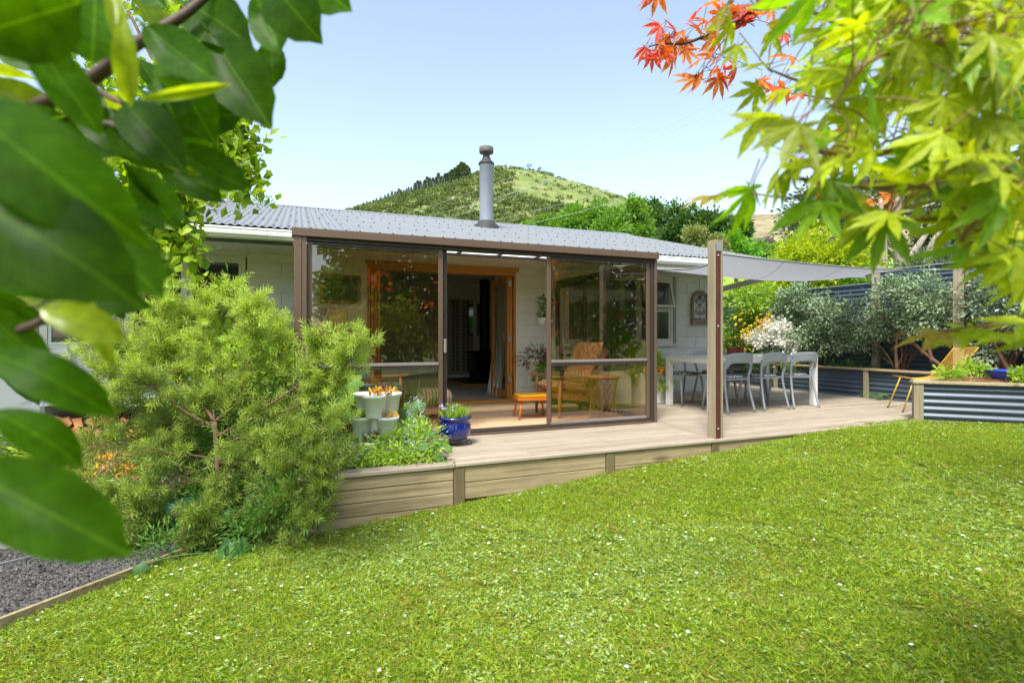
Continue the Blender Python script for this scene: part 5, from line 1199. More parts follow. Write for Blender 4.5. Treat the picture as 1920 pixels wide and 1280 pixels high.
def bush_at(name, label, px, top, bot, hw, s, m, n, L, group=None, lobes=4, cat='bush', gz=None, clump=60):
    k = s / 1000; zt = H + (630 - top) * k; zb = H + (630 - bot) * k; c = P(px, 630, s); r = hw * k; bl = []
    for j in range(lobes):
        a = j * 2.4 + px * .7; q = .45 if lobes > 1 else 0
        bl.append(((c.x + CA * math.cos(a) * r * q, c.y - SA * math.cos(a) * r * q + math.sin(a) * r * .3, zb + (zt - zb) * (.42 + .2 * math.sin(a * 1.7))), (r * .62, r * .62, (zt - zb) * .42)))
    return tree(name, label, (c.x, c.y, gz if gz is not None else zb - .2), bl, n, L, m, r * .06, group, cat, clump)
bush_at('olive_bush', 'pale olive rounded bush showing above the roof left of the wooden sail post', 1306, 428, 470, 20, 30, m_oliv, 2600, .16)
bush_at('olive_bush', 'dull yellowish bush low behind the roof close to the wooden sail post', 1345, 440, 475, 16, 30, m_oliv, 1600, .16)
bush_at('green_bush', 'bright green dense bush right of the top of the wooden sail post', 1385, 441, 486, 36, 32, m_bright, 4200, .17)
bush_at('green_bush', 'soft light green bush between the dense bush and the yellow willow', 1432, 458, 488, 26, 36, m_dec, 2000, .2)
bush_at('dark_bush', 'small dark bush against the brown hill left of the gum tree', 1476, 452, 478, 13, 50, m_dec2, 900, .3)
bush_at('willow_tree', 'bright yellow green willow behind the fence below the gum tree', 1555, 432, 575, 92, 17, m_wil, 17000, .13, cat='tree', lobes=7, gz=-.6, clump=260)
bush_at('willow_tree', 'low spread of yellow green foliage behind the fence below the shade sail', 1450, 512, 572, 85, 18, m_wil, 9000, .13, cat='tree', lobes=5, gz=-.6, clump=150)
bush_at('green_bush', 'deep green bush at the foot of the gum tree above the fence', 1640, 505, 560, 60, 16, m_bright, 3800, .12, gz=-.4)
# gum tree
m_gbark = mat('gum_bark', (.42, .36, .29), .85, scale=5, var=.35, col2=(.17, .13, .10), bump=.5, bscale=25, stretch=(1.5, 1.5, .3))
gs = 21.0
def G(px, py, ds=0): return P(px, py, gs + ds)
gb = G(1695, 560); gb.z = -.6
blobs = [(G(1560, 380), (1.1, 1.4, .9)), (G(1515, 395), (.75, 1.0, .7)), (G(1500, 430), (.45, .8, .45)), (G(1545, 432), (.8, .9, .6)), (G(1600, 400, 2), (1.3, 1.4, 1.2)), (G(1640, 380, 2), (1.2, 1.4, 1.4)), (G(1620, 450, 2), (1.4, 1.2, 1.0)), (G(1720, 360, 2), (1.6, 1.4, 1.3)), (G(1790, 400, 2), (1.7, 1.5, 1.8)), (G(1870, 440, 1), (1.8, 1.5, 1.8)), (G(1960, 420, 1), (2, 1.5, 2.2)), (G(1750, 470, 3), (1.6, 1, 1.0)), (G(1840, 500, 2), (1.8, 1.0, 1.0))]
tree('gum_tree', 'tall gum tree with a pale forked trunk rising behind the fence', gb, blobs, 30000, .17, m_euc, .2, clump=520, bark=m_gbark, limbs=False, shell=.1,
     paths=[([G(1700, 590), G(1690, 500), G(1680, 440), G(1685, 380), G(1700, 330)], .27, .12), ([G(1697, 500), G(1715, 470), G(1735, 440), G(1755, 400)], .16, .06), ([G(1735, 580), G(1740, 490), G(1752, 450), G(1790, 400)], .18, .07), ([G(1655, 590), G(1656, 460), G(1650, 370)], .20, .08), ([G(1690, 430), G(1620, 400), G(1560, 385)], .08, .03), ([G(1690, 400), G(1790, 370), G(1850, 350)], .06, .02), ([G(1650, 430), G(1600, 420), G(1520, 410)], .07, .02), ([G(1740, 430), G(1820, 380), G(1880, 370)], .05, .02)])
bush_at('grey_bush', 'grey green twiggy bush behind the fence right of the gum trunks', 1800, 470, 560, 110, 17, m_euc, 6000, .12, gz=-.4)
# birch and others behind the left of the roof
bb_ = P(415, 600, 24); tree('birch_tree', 'light airy birch tree rising behind the left end of the roof', (bb_.x, bb_.y, -.6), [(P(400, 300, 24), (1.1, 1.1, 1.0)), (P(420, 350, 24), (1.4, 1.2, 1.0)), (P(455, 375, 24), (.9, .9, .6)), (P(350, 330, 24), (1.2, 1, 1.6))], 2600, .11, leafmat('birch_leaf', (.16, .26, .05), (.36, .45, .12), .5, .5), .09, clump=150, shell=.1)
bush_at('green_bush', 'little tuft of foliage just above the ridge left of centre', 495, 370, 392, 16, 24, m_dec, 300, .1)

# power lines
m_cable = mat('cable', (.66, .67, .68), .5)
wires = [((700, 418, 62), (1230, 222, 33)), ((750, 418, 60), (1330, 232, 31)), ((800, 422, 58), (1560, 90, 24)), ((806, 422, 59), (1600, 95, 25)), ((880, 422, 57), (1500, 240, 27)), ((930, 432, 55), (1560, 245, 25))]
names = ['uppermost left power line crossing the hill behind the flue', 'second power line from the left crossing the hill behind the flue', 'upper strand of the double power line crossing the hill', 'lower strand of the double power line crossing the hill', 'power line crossing the hill just right of the flue', 'lowest power line on the right crossing above the tree row']
for (a, b_), nm in zip(wires, names):
    p, q = P(*a), P(*b_); pts_ = [p.lerp(q, i / 16) - Vector((0, 0, .5 * 4 * (i / 16) * (1 - i / 16))) for i in range(17)]
    tag(MB().tube(pts_, .011, 5).build('power_line', m_cable), nm, 'power line', 'power lines crossing the hill')

# trees on the street side, behind the camera: they stand in the window reflections
for i, (x, y, h_, r, m_, lab) in enumerate(((2.6, -8.5, 5.0, 2.2, m_dec, 'a'), (6.3, -8.0, 5.6, 2.3, m_dec2, 'b'), (10.6, -8.5, 6.0, 2.6, m_dec, 'c'), (15.0, -7.5, 5.5, 2.5, m_dec2, 'd'), (-3.8, -9.5, 4.6, 2.0, m_dec2, 'e'))):
    bl = [((x + math.cos(k * 2.1) * r * .4, y + math.sin(k * 2.1) * r * .4, .9 + (h_ - 1.2) * (k + .5) / 5), (r * .75, r * .75, h_ * .24)) for k in range(5)]
    tree('garden_tree', ['leafy green tree behind the camera reflected in the left sunroom glass', 'dark leafy tree behind the camera reflected in the sunroom glass', 'green tree behind the camera towards the right boundary', 'dark tree behind the camera at the far right boundary', 'small dark tree behind the camera on the left'][i], 'tree' and (x, y, -.6), bl, 9000, .26, m_, .14, clump=0, shell=.0)

# ================================================================== GARDEN PLANTS
m_twig = mat('twig_bark', (.20, .12, .07), .85, scale=20, var=.3)
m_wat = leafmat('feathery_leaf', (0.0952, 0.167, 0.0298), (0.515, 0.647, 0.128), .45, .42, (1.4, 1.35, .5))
def shoots(starts, dirs, lens, per, L, W, spread=.75):
    """narrow leaves in spirals round each shoot; returns arrays and the shoot axes"""
    n = len(starts); dirs = nrm(dirs); a = rdir(n); e1 = nrm(np.cross(dirs, a)); e2 = np.cross(dirs, e1)
    t = (np.arange(per)[None] + rng.random((n, per)) * .6) / per; ph = np.arange(per)[None] * 2.4 + rng.random((n, 1)) * 6
    droop = np.zeros((n, per, 3)); droop[..., 2] = (t ** 2) * .10 * lens[:, None] * rng.uniform(-1, 1, (n, 1))
    p = starts[:, None] + dirs[:, None] * (lens[:, None] * t)[..., None] + droop
    rad = np.cos(ph)[..., None] * e1[:, None] + np.sin(ph)[..., None] * e2[:, None]
    d = nrm(rad * spread + dirs[:, None] * (.55 + .5 * t)[..., None])
    nn = nrm(np.cross(d, np.cross(dirs[:, None] + 0 * d, d)) + .3 * rng.normal(size=d.shape))
    Ls = L * (1 - .45 * t ** 3) * rng.uniform(.75, 1.15, t.shape)
    V, F = blade_arrays(p.reshape(-1, 3), d.reshape(-1, 3), nn.reshape(-1, 3), Ls.ravel(), W, curl=.12)
    return V, F, t
sh = thing('feathery_shrub', 'large feathery lime green shrub with thin brown branches in front of the house', 'shrub', tuple(onz(418, 985, -.53)))
so_v = Vector(sh.location)
s0 = 4.45
def W_(px, py, s=None): return P(px, py, s or s0)
mains = [([(418, 985), (412, 930), (408, 860), (403, 790)], .028, .020, 0),
 ([(403, 790), (370, 745), (330, 700), (302, 655), (303, 590), (300, 535)], .015, .004, .15), ([(330, 700), (290, 690), (240, 640), (215, 560)], .009, .003, .3), ([(403, 800), (345, 770), (290, 725), (235, 715), (190, 700)], .012, .003, -.3),
 ([(403, 790), (435, 760), (462, 705), (470, 640), (468, 590), (476, 590)], .013, .004, -.1), ([(435, 760), (410, 700), (380, 640), (400, 560), (425, 555)], .008, .003, .2), ([(403, 820), (470, 780), (560, 720), (600, 665), (600, 615)], .011, .003, -.25),
 ([(470, 780), (560, 760), (635, 700), (680, 640)], .008, .003, -.35), ([(408, 860), (480, 850), (560, 810), (640, 790)], .009, .003, -.5), ([(408, 860), (330, 850), (250, 850), (180, 900)], .010, .003, -.4),
 ([(412, 930), (480, 930), (540, 960), (600, 930)], .009, .003, -.6), ([(412, 930), (350, 940), (280, 990), (220, 1060)], .010, .003, -.7), ([(412, 940), (440, 985), (500, 1000), (540, 1010)], .008, .003, -.75), ([(408, 870), (450, 820), (540, 860), (600, 870)], .008, .003, -.6),
 ([(412, 930), (370, 900), (300, 920), (250, 960)], .008, .003, -.6), ([(403, 790), (340, 800), (270, 790), (220, 800)], .009, .003, .3), ([(403, 800), (320, 790), (240, 760), (160, 740)], .008, .003, .1), ([(408, 870), (320, 900), (240, 930), (185, 980)], .008, .003, -.55), ([(330, 700), (270, 700), (210, 680), (165, 650)], .006, .002, .2), ([(408, 860), (320, 860), (240, 830), (170, 840)], .007, .003, -.1), ([(408, 870), (440, 860), (400, 960), (350, 980)], .006, .002, -.7), ([(412, 930), (470, 920), (540, 905), (605, 905)], .008, .003, -.65), ([(412, 930), (470, 950), (530, 955), (590, 975)], .008, .003, -.75), ([(408, 870), (500, 860), (560, 870), (612, 865)], .008, .003, -.45),
 ([(435, 760), (500, 700), (530, 650), (520, 620)], .007, .003, .35), ([(303, 655), (260, 620), (250, 560), (240, 530)], .006, .002, .5),
 ([(412, 920), (450, 960), (380, 1010), (330, 1040)], .008, .003, -.8), ([(403, 790), (390, 700), (350, 640), (345, 590)], .008, .003, .5), ([(470, 780), (540, 790), (600, 740), (650, 720)], .007, .002, -.1)]
tb_ = MB(); S_, D_, Ln = [], [], []
for pts_, r0, r1, ds in mains:
    n = len(pts_); q = bez([W_(p[0], p[1], s0 + ds * (i / (n - 1))) - so_v for i, p in enumerate(pts_)], 7)
    tb_.tube(q, taper(len(q), r0, r1), 7)
    if r0 > .02: continue
    for k in range(2, len(q)):
        f = k / len(q)
        for j in range(3 if f > .3 else 1):
            d = (q[k] - q[k - 1]).normalized(); v = Vector(rng.normal(size=3)); dd = (d * .6 + v * .65 + Vector((0, 0, .22))).normalized(); ln = rng.uniform(.10, .25) * (1.15 - .3 * f)
            tb_.tube([q[k], q[k] + dd * ln * .5, q[k] + dd * ln], [.0022, .0016, .0009], 3, caps=False)
            S_.append(q[k] + dd * ln * .12); D_.append(dd); Ln.append(ln)
            for jj in range(1):
                st_ = q[k] + dd * ln * rng.uniform(.4, .9); d2 = (dd * .8 + Vector(rng.normal(size=3)) * .6 + Vector((0, 0, .12))).normalized(); l2 = rng.uniform(.07, .15); S_.append(st_); D_.append(d2); Ln.append(l2)
                tb_.tube([st_, st_ + d2 * l2], [.0014, .0008], 3, caps=False)
tb_.build('branches', m_twig, sh)
S_, D_, Ln = np.array(S_), np.array(D_), np.array(Ln)
gap = np.sin(S_[:, 0] * 9.1 + 1.7 * np.sin(S_[:, 2] * 6.3)) + np.sin(S_[:, 2] * 8.7 - S_[:, 1] * 5.1) + np.sin(S_[:, 1] * 11 + S_[:, 0] * 4); keep = (gap + rng.normal(size=len(gap)) * .45) > -1.05; S_, D_, Ln = S_[keep], D_[keep], Ln[keep] * rng.uniform(.75, 1.35, keep.sum())
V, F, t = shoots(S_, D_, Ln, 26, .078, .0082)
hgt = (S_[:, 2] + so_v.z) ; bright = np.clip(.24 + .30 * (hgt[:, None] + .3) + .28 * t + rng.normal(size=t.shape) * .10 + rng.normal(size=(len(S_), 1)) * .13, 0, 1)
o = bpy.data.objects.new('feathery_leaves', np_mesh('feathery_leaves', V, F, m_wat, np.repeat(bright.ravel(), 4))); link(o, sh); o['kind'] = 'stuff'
# darker foliage low inside the shrub and ground cover below it
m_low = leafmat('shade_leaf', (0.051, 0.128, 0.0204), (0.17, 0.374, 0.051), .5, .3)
def low(name, label, blobs, n, L, W, m, clump=40, narrow=False, cat='plant'):
    c = Vector(blobs[0][0]); t = thing(name, label, cat, (c.x, c.y, c.z - blobs[0][1][2])); l = Vector(t.location)
    MB().tube([(0, 0, -.02), (0, 0, blobs[0][1][2])], .006, 5).build('stem', m_twig, t)
    foliage('leaves', [(tuple(Vector(b[0]) - l), b[1]) for b in blobs], n, L, W, m, t, clump=clump, narrow=narrow); return t
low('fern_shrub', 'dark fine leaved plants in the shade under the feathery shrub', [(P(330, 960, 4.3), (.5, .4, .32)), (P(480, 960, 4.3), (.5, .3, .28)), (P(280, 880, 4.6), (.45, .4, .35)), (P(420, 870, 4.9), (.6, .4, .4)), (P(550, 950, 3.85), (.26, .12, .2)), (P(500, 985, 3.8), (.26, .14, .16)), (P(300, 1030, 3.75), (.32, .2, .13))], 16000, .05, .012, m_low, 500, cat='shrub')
low('leafy_shrub', 'broad leaved green bush behind the feathery shrub against the house wall', [(P(540, 690, 5.9), (.35, .3, .3)), (P(500, 660, 6.0), (.35, .3, .3)), (P(450, 700, 5.8), (.6, .35, .4)), (P(540, 720, 5.4), (.5, .3, .35)), (P(380, 640, 6.2), (.5, .35, .38))], 4200, .095, .05, m_grnl, 200, cat='shrub')
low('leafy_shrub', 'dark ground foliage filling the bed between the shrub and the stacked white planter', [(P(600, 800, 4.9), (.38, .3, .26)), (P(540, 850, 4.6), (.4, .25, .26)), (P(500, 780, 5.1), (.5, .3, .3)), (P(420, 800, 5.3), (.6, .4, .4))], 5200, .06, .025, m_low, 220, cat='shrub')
# big soft leaves: one object per leaf
def bigleaf_mesh(name, m, lob=5, n=26):
    b = MB(); pts = []
    for i in range(n):
        a = -math.pi + 2 * math.pi * (i + .5) / n; r = .5 * (1 + .13 * math.cos(lob * a)) * (1 - .35 * math.exp(-((abs(a) - math.pi) / .35) ** 2)) * (1 + .03 * math.sin(i * 5)); pts.append((.42 + r * math.cos(a), r * math.sin(a), 0))
    cpt = (.25, 0, .03); rings = []
    for k in (1, .66, .33):
        for (x, y, z) in pts:
            xx = cpt[0] + (x - cpt[0]) * k; yy = y * k; dd = math.hypot(xx - .25, yy); rings.append((xx, yy, .03 - .35 * dd * dd + .03 * math.cos(lob * math.atan2(yy, xx - .25) * 2) * k * k))
    vs = rings + [cpt]; fs = []
    for k in range(2):
        for i in range(n): fs.append((k * n + i, k * n + (i + 1) % n, (k + 1) * n + (i + 1) % n, (k + 1) * n + i))
    for i in range(n): fs.append((2 * n + i, 2 * n + (i + 1) % n, 3 * n))
    b.add(vs, fs, 0, True); return b.mesh(name, m)
def veined(name, col, vein, rough=.5, transl=.3, gloss=.4, tmul=(1.5, 1.5, .5), rand=.25, side=.35, bump=.25):
    """leaf with a pale midrib and side veins along its own axes"""
    m = bpy.data.materials.new(name); m.use_nodes = True; N, L = nodes_of(m); b = N['Principled BSDF']; b.inputs['Roughness'].default_value = rough; b.inputs['Specular IOR Level'].default_value = gloss
    tc = N.new('ShaderNodeTexCoord'); sx = N.new('ShaderNodeSeparateXYZ'); L.new(tc.outputs['Object'], sx.inputs[0]); ab = N.new('ShaderNodeMath'); ab.operation = 'ABSOLUTE'; L.new(sx.outputs[1], ab.inputs[0])
    mr = N.new('ShaderNodeMapRange'); mr.inputs[1].default_value = .003; mr.inputs[2].default_value = .010; mr.inputs[3].default_value = 1; mr.inputs[4].default_value = 0; L.new(ab.outputs[0], mr.inputs[0])
    s1 = N.new('ShaderNodeMath'); s1.operation = 'MULTIPLY_ADD'; s1.inputs[1].default_value = -1.1; L.new(ab.outputs[0], s1.inputs[0]); L.new(sx.outputs[0], s1.inputs[2])
    s2 = N.new('ShaderNodeMath'); s2.operation = 'MULTIPLY'; s2.inputs[1].default_value = 60; L.new(s1.outputs[0], s2.inputs[0]); s3 = N.new('ShaderNodeMath'); s3.operation = 'SINE'; L.new(s2.outputs[0], s3.inputs[0])
    m2 = N.new('ShaderNodeMapRange'); m2.inputs[1].default_value = .88; m2.inputs[2].default_value = 1; m2.inputs[4].default_value = side; L.new(s3.outputs[0], m2.inputs[0])
    mx_ = N.new('ShaderNodeMath'); mx_.operation = 'MAXIMUM'; L.new(mr.outputs[0], mx_.inputs[0]); L.new(m2.outputs[0], mx_.inputs[1])
    oi = N.new('ShaderNodeObjectInfo'); m3 = N.new('ShaderNodeMapRange'); m3.inputs[3].default_value = 1 - rand; m3.inputs[4].default_value = 1 + rand; L.new(oi.outputs['Random'], m3.inputs[0])
    mx = N.new('ShaderNodeMix'); mx.data_type = 'RGBA'; mx.inputs[6].default_value = (*col, 1); mx.inputs[7].default_value = (*vein, 1); L.new(mx_.outputs[0], mx.inputs[0])
    hs = N.new('ShaderNodeHueSaturation')
    nz = N.new('ShaderNodeTexNoise'); nz.inputs['Scale'].default_value = 7; nz.inputs['Detail'].default_value = 6; L.new(tc.outputs['Object'], nz.inputs['Vector'])
    m4 = N.new('ShaderNodeMapRange'); m4.inputs[1].default_value = .3; m4.inputs[2].default_value = .7; m4.inputs[3].default_value = .72; m4.inputs[4].default_value = 1.25; L.new(nz.outputs[0], m4.inputs[0])
    m5 = N.new('ShaderNodeMath'); m5.operation = 'MULTIPLY'; L.new(m4.outputs[0], m5.inputs[0]); L.new(m3.outputs[0], m5.inputs[1])
    L.new(m5.outputs[0], hs.inputs['Value']); L.new(mx.outputs[2], hs.inputs['Color']); L.new(hs.outputs[0], b.inputs['Base Color'])
    tr = N.new('ShaderNodeBsdfTranslucent'); mu = N.new('ShaderNodeMix'); mu.data_type = 'RGBA'; mu.blend_type = 'MULTIPLY'; mu.inputs[0].default_value = 1; mu.inputs[7].default_value = (*tmul, 1); L.new(hs.outputs[0], mu.inputs[6]); L.new(mu.outputs[2], tr.inputs[0])
    bp = N.new('ShaderNodeBump'); bp.inputs['Strength'].default_value = bump; bp.inputs['Distance'].default_value = .002; L.new(mx_.outputs[0], bp.inputs['Height']); L.new(bp.outputs[0], b.inputs['Normal'])
    ms = N.new('ShaderNodeMixShader'); ms.inputs[0].default_value = transl; L.new(b.outputs[0], ms.inputs[1]); L.new(tr.outputs[0], ms.inputs[2]); L.new(ms.outputs[0], N['Material Output'].inputs[0]); return m
def place_leaf(me, base, tip, nd, parent, wid=1.0, name='leaf'):
    """puts a unit leaf (x from 0 to 1) between two points"""
    base, tip = Vector(base), Vector(tip); x = tip - base; L = x.length; x.normalize(); y = Vector(nd).cross(x); y = y.normalized() if y.length > 1e-5 else x.orthogonal(); z = x.cross(y)
    M = Matrix(((x.x * L, y.x * L * wid, z.x * L, base.x), (x.y * L, y.y * L * wid, z.y * L, base.y), (x.z * L, y.z * L * wid, z.z * L, base.z), (0, 0, 0, 1)))
    o = bpy.data.objects.new(name, me); link(o, parent); o.matrix_parent_inverse = Matrix.Translation(-Vector(parent.location)) if parent else Matrix(); o.matrix_basis = M; return o
m_big = veined('soft_leaf', (.10, .22, .03), (.25, .38, .10), .6, .35, .3); big = bigleaf_mesh('leaf', m_big)
m_bigd = veined('soft_leaf_dark', (.05, .15, .02), (.14, .28, .05), .5, .3, .4); bigd = bigleaf_mesh('leaf', m_bigd)
def bigplant(label, base, leaves, me, wid=1.0, cat='plant', name='broad_leaf_plant'):
    t = thing(name, label, cat, tuple(base)); st_ = MB()
    for (px, py, s, sz, ax, ay, nx_, ny_, nz_) in leaves:
        c = P(px, py, s); dr = (Vector((CA, -SA, 0)) * ax + Vector((0, 0, 1)) * -ay + Vector((-SA, -CA, 0)) * .35).normalized() * sz
        place_leaf(me, c - dr * .4, c + dr * .6, (nx_ - .2, ny_ - .75, nz_ + .6), t, wid); st_.tube(bez([(0, 0, 0), (c - dr * .25 - Vector(base)) * .6 + Vector((0, 0, .03)), c - dr * .2 - Vector(base)], 4), .004, 5)
    st_.build('stems', m_grn_stem, t); return t
m_grn_stem = mat('green_stem', (.12, .22, .05), .6)
r_ = random.Random(3)
def rl(px, py, s, sz): return (px, py, s, sz, r_.uniform(-1, 1), r_.uniform(.2, 1), r_.uniform(-.4, .4), r_.uniform(-.2, .2), r_.uniform(-.2, .5))
bigplant('pumpkin like plant with big soft leaves left of the stacked white planter', P(650, 830, 4.95), [rl(650, 735, 4.9, .21), rl(668, 715, 4.95, .15), rl(640, 760, 4.85, .18), rl(620, 750, 4.9, .13), rl(655, 780, 4.8, .13), rl(625, 790, 4.8, .14), rl(640, 700, 5.0, .12), rl(665, 775, 4.9, .12)], big)
bigplant('pumpkin like plant with big soft leaves right of the stacked white planter', P(760, 830, 4.95), [rl(765, 770, 4.95, .20), rl(775, 790, 4.85, .20), rl(748, 800, 4.8, .16), rl(785, 760, 5.0, .13), rl(760, 815, 4.75, .14), rl(790, 805, 4.8, .13)], big)
bigplant('pair of broad ribbed leaves at the edge of the lawn below the feathery shrub', onz(440, 1050, -.52) + Vector((0, .15, 0)), [(428, 1030, 3.62, .17, -.3, .9, -.2, 0, .3), (415, 1052, 3.55, .14, -.5, .9, -.2, 0, .2), (448, 1025, 3.62, .13, .5, .9, .2, 0, .1), (262, 1065, 3.4, .09, .4, .6, 0, 0, .2), (425, 965, 3.9, .10, .2, .5, 0, 0, .4)], bigd)
bigplant('broad light leaves low inside the feathery shrub left of the planter', P(560, 850, 4.7), [rl(545, 800, 4.75, .2), rl(580, 850, 4.6, .13), rl(500, 800, 4.9, .16), rl(520, 830, 4.7, .14), rl(470, 830, 4.8, .14), rl(585, 790, 4.8, .13), rl(620, 845, 4.5, .1)], big)
bigplant('leafy trailing plant hanging over the front board at the corner of the sleeper planter', P(815, 850, 4.42), [rl(822, 856, 4.38, .075), rl(818, 830, 4.42, .09), rl(805, 812, 4.5, .10), rl(835, 868, 4.35, .06), rl(792, 835, 4.4, .09), rl(830, 828, 4.5, .07), rl(842, 840, 4.4, .06)], big)
# forget-me-nots: low leaves and a haze of tiny flowers
fm = thing('forget_me_nots', 'drift of tiny pale blue forget-me-not flowers filling the front of the sleeper planter', 'flowers', tuple(P(740, 880, 4.5))); fl_ = Vector(fm.location)
fb_ = [(P(690, 850, 4.5), (.20, .2, .12)), (P(740, 840, 4.55), (.22, .22, .13)), (P(790, 830, 4.6), (.18, .22, .14)), (P(650, 865, 4.4), (.16, .15, .10)), (P(770, 860, 4.4), (.2, .12, .1))]
fb_ = [(tuple(c - fl_), r) for c, r in fb_]
foliage('leaves', fb_, 3600, .05, .016, m_grnl, fm, up=.2, clump=150)
foliage('flower_haze', [((c[0], c[1], c[2] + .05), r) for c, r in fb_], 1100, .011, .011, m_blu, fm, up=1.0, shell=.7)
wf = low('white_heath', 'fine grey green plant with tiny white flowers at the left end of the planter front', [(P(600, 868, 4.3), (.22, .12, .10)), (P(560, 860, 4.35), (.2, .14, .13)), (P(640, 850, 4.35), (.16, .14, .10)), (P(520, 890, 4.25), (.2, .12, .12))], 4200, .022, .004, leafmat('heath_leaf', (.10, .13, .06), (.34, .38, .24), .6, .3), 200, True)
foliage('tiny_flowers', [(tuple(P(x, y, 4.28) - Vector(wf.location)), (.2, .1, .09)) for x, y in ((600, 862), (560, 856), (640, 846))], 800, .007, .007, m_wht, wf)
tb2 = low('self_sown_sprigs', 'thin airy sprigs of tiny pale flowers between the stacked planter and the blue pot', [(P(780, 775, 4.85), (.08, .1, .16))], 260, .010, .010, m_blu, 90)
for k in range(26):
    a = rng.normal(size=3) * .10; MB
spr = MB()
for k in range(26): spr.tube(bez([(0, 0, -.1), tuple(rng.normal(size=3) * .05 + np.array([0, 0, .1])), tuple(rng.normal(size=3) * .11 + np.array([0, 0, .26]))], 4), .0013, 3, caps=False)
spr.build('stems', m_grn_stem, tb2)

# green compost bin under the shrub
cb = P(360, 980, 4.15); t = thing('green_bin', 'dark green round plastic bin half hidden under the feathery shrub', 'bin', (cb.x, cb.y, -.53))
m_binp = mat('bin_plastic', (.012, .07, .055), .4, var=.15); MB().lathe([(0, 0), (.15, 0), (.18, .24), (.19, .25)], (0, 0, 0), 28).build('body', m_binp, t); MB().lathe([(.20, .245), (.205, .26), (.18, .285), (.06, .30), (0, .30)], (0, 0, 0), 28).build('lid', m_binp, t)
# firewood store behind the shrub
fwx = P(215, 800, 5.9); t = thing('firewood_store', 'open firewood store with a pale corrugated lid behind the feathery shrub', 'wood store', (fwx.x, fwx.y, -.53)); t.rotation_euler = (0, 0, R_(-28))
m_zin = mat('pale_roofing', (.62, .64, .66), .4, .2, var=.1); m_frm = mat('grey_timber', (.35, .33, .30), .8)
for x in (-.62, .78): MB().cbox((x - .03, -.25, 0), (x + .03, .45, .80), .004).build('side_board', m_frm, t)
MB().cbox((-.7, .45, 0), (.84, .48, .9), .004).build('back_board', m_frm, t)
lid = MB(); lid.grid(lambda a, b: (-.8 + 1.75 * a, -.36 + .95 * b, .84 + .14 * b + .008 * math.sin(a * 1.75 / .076 * 6.283)), 180, 2); lid.build('roof_sheet', m_zin, t)
m_cut = mat('cut_wood', (.52, .24, .09), .85, var=.3, scale=14, col2=(.34, .13, .04), objrand=.2); m_lb = mat('log_bark', (.16, .10, .07), .9, var=.3, scale=20)
lg = []
for q in range(4):
    b = MB(); rr_ = random.Random(q); nn_ = 3 + q % 3; po = [(.075 * math.cos(i * 6.283 / nn_ + rr_.random() * .5) * rr_.uniform(.8, 1.15), .065 * math.sin(i * 6.283 / nn_ + rr_.random() * .5)) for i in range(nn_)]
    n = nn_; vs = [Vector((x, y_, z)) for y_ in (0, .35) for x, z in po]; b.add(vs, [tuple(range(n))], 0); b.f += [tuple((i, n + i, n + (i + 1) % n, (i + 1) % n)) for i in range(n)]; b.m += [1] * n; b.sm += [False] * n; lg.append(b.mesh('log', [m_cut, m_lb]))
for r in range(6):
    for c in range(10): inst('log', lg[(r * 7 + c * 3) % 4], t, (-.52 + c * .132 + (r % 2) * .05, -.22 + random.uniform(-.03, .03), .07 + r * .115), (0, random.uniform(0, 6.28), 0))
# yellow flowering ground plant, pale steps and paving left of the shrub
low('yellow_flowers', 'patch of small golden yellow flowers left of the feathery shrub trunk', [(P(205, 880, 4.9), (.2, .2, .12)), (P(240, 850, 5.0), (.22, .2, .12)), (P(280, 830, 5.1), (.2, .2, .14))], 2200, .022, .018, m_yel, 120, cat='flowers')
t = tag(MB().cbox((-2.6, 4.9, -.54), (-1.9, 5.7, -.42), .01).build('paving_slab', m_conc), 'raised grey paving slab beside the firewood store', 'paving slab')
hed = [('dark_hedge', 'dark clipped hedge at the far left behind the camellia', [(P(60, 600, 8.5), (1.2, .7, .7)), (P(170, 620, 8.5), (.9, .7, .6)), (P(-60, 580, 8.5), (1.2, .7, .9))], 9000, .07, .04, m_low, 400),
 ('light_shrub', 'light green shrub at the far left below the dark hedge', [(P(60, 720, 7), (.6, .4, .4)), (P(110, 740, 7), (.5, .4, .35)), (P(-30, 740, 7), (.7, .4, .4)), (P(175, 740, 6.9), (.35, .3, .5))], 6500, .05, .028, m_grnl, 300),
 ('leafy_plants', 'low pale leafed plants along the left edge beyond the concrete', [(P(40, 850, 5.9), (.45, .3, .2)), (P(110, 860, 5.7), (.3, .25, .18)), (P(-40, 840, 6), (.5, .3, .25))], 3000, .06, .04, m_grnl, 150)]
for nm, lab, bl, n, L, W, m, cl in hed: low(nm, lab, bl, n, L, W, m, cl, cat='hedge' if 'hedge' in nm else 'plant')
ra, rb = P(-120, 655, 6.6), P(130, 655, 6.3)
t = thing('handrail', 'white handrail at the left behind the camellia leaves', 'railing', (ra.x, ra.y, -.53)); l = Vector(t.location)
beam(ra - l, rb - l, .05, .05).build('top_rail', m_white, t)
for k in (0, .5, 1): p = ra.lerp(rb, k) - l; MB().cbox((p.x - .02, p.y - .02, 0), (p.x + .02, p.y + .02, p.z - .03), .003).build('post', m_white, t)

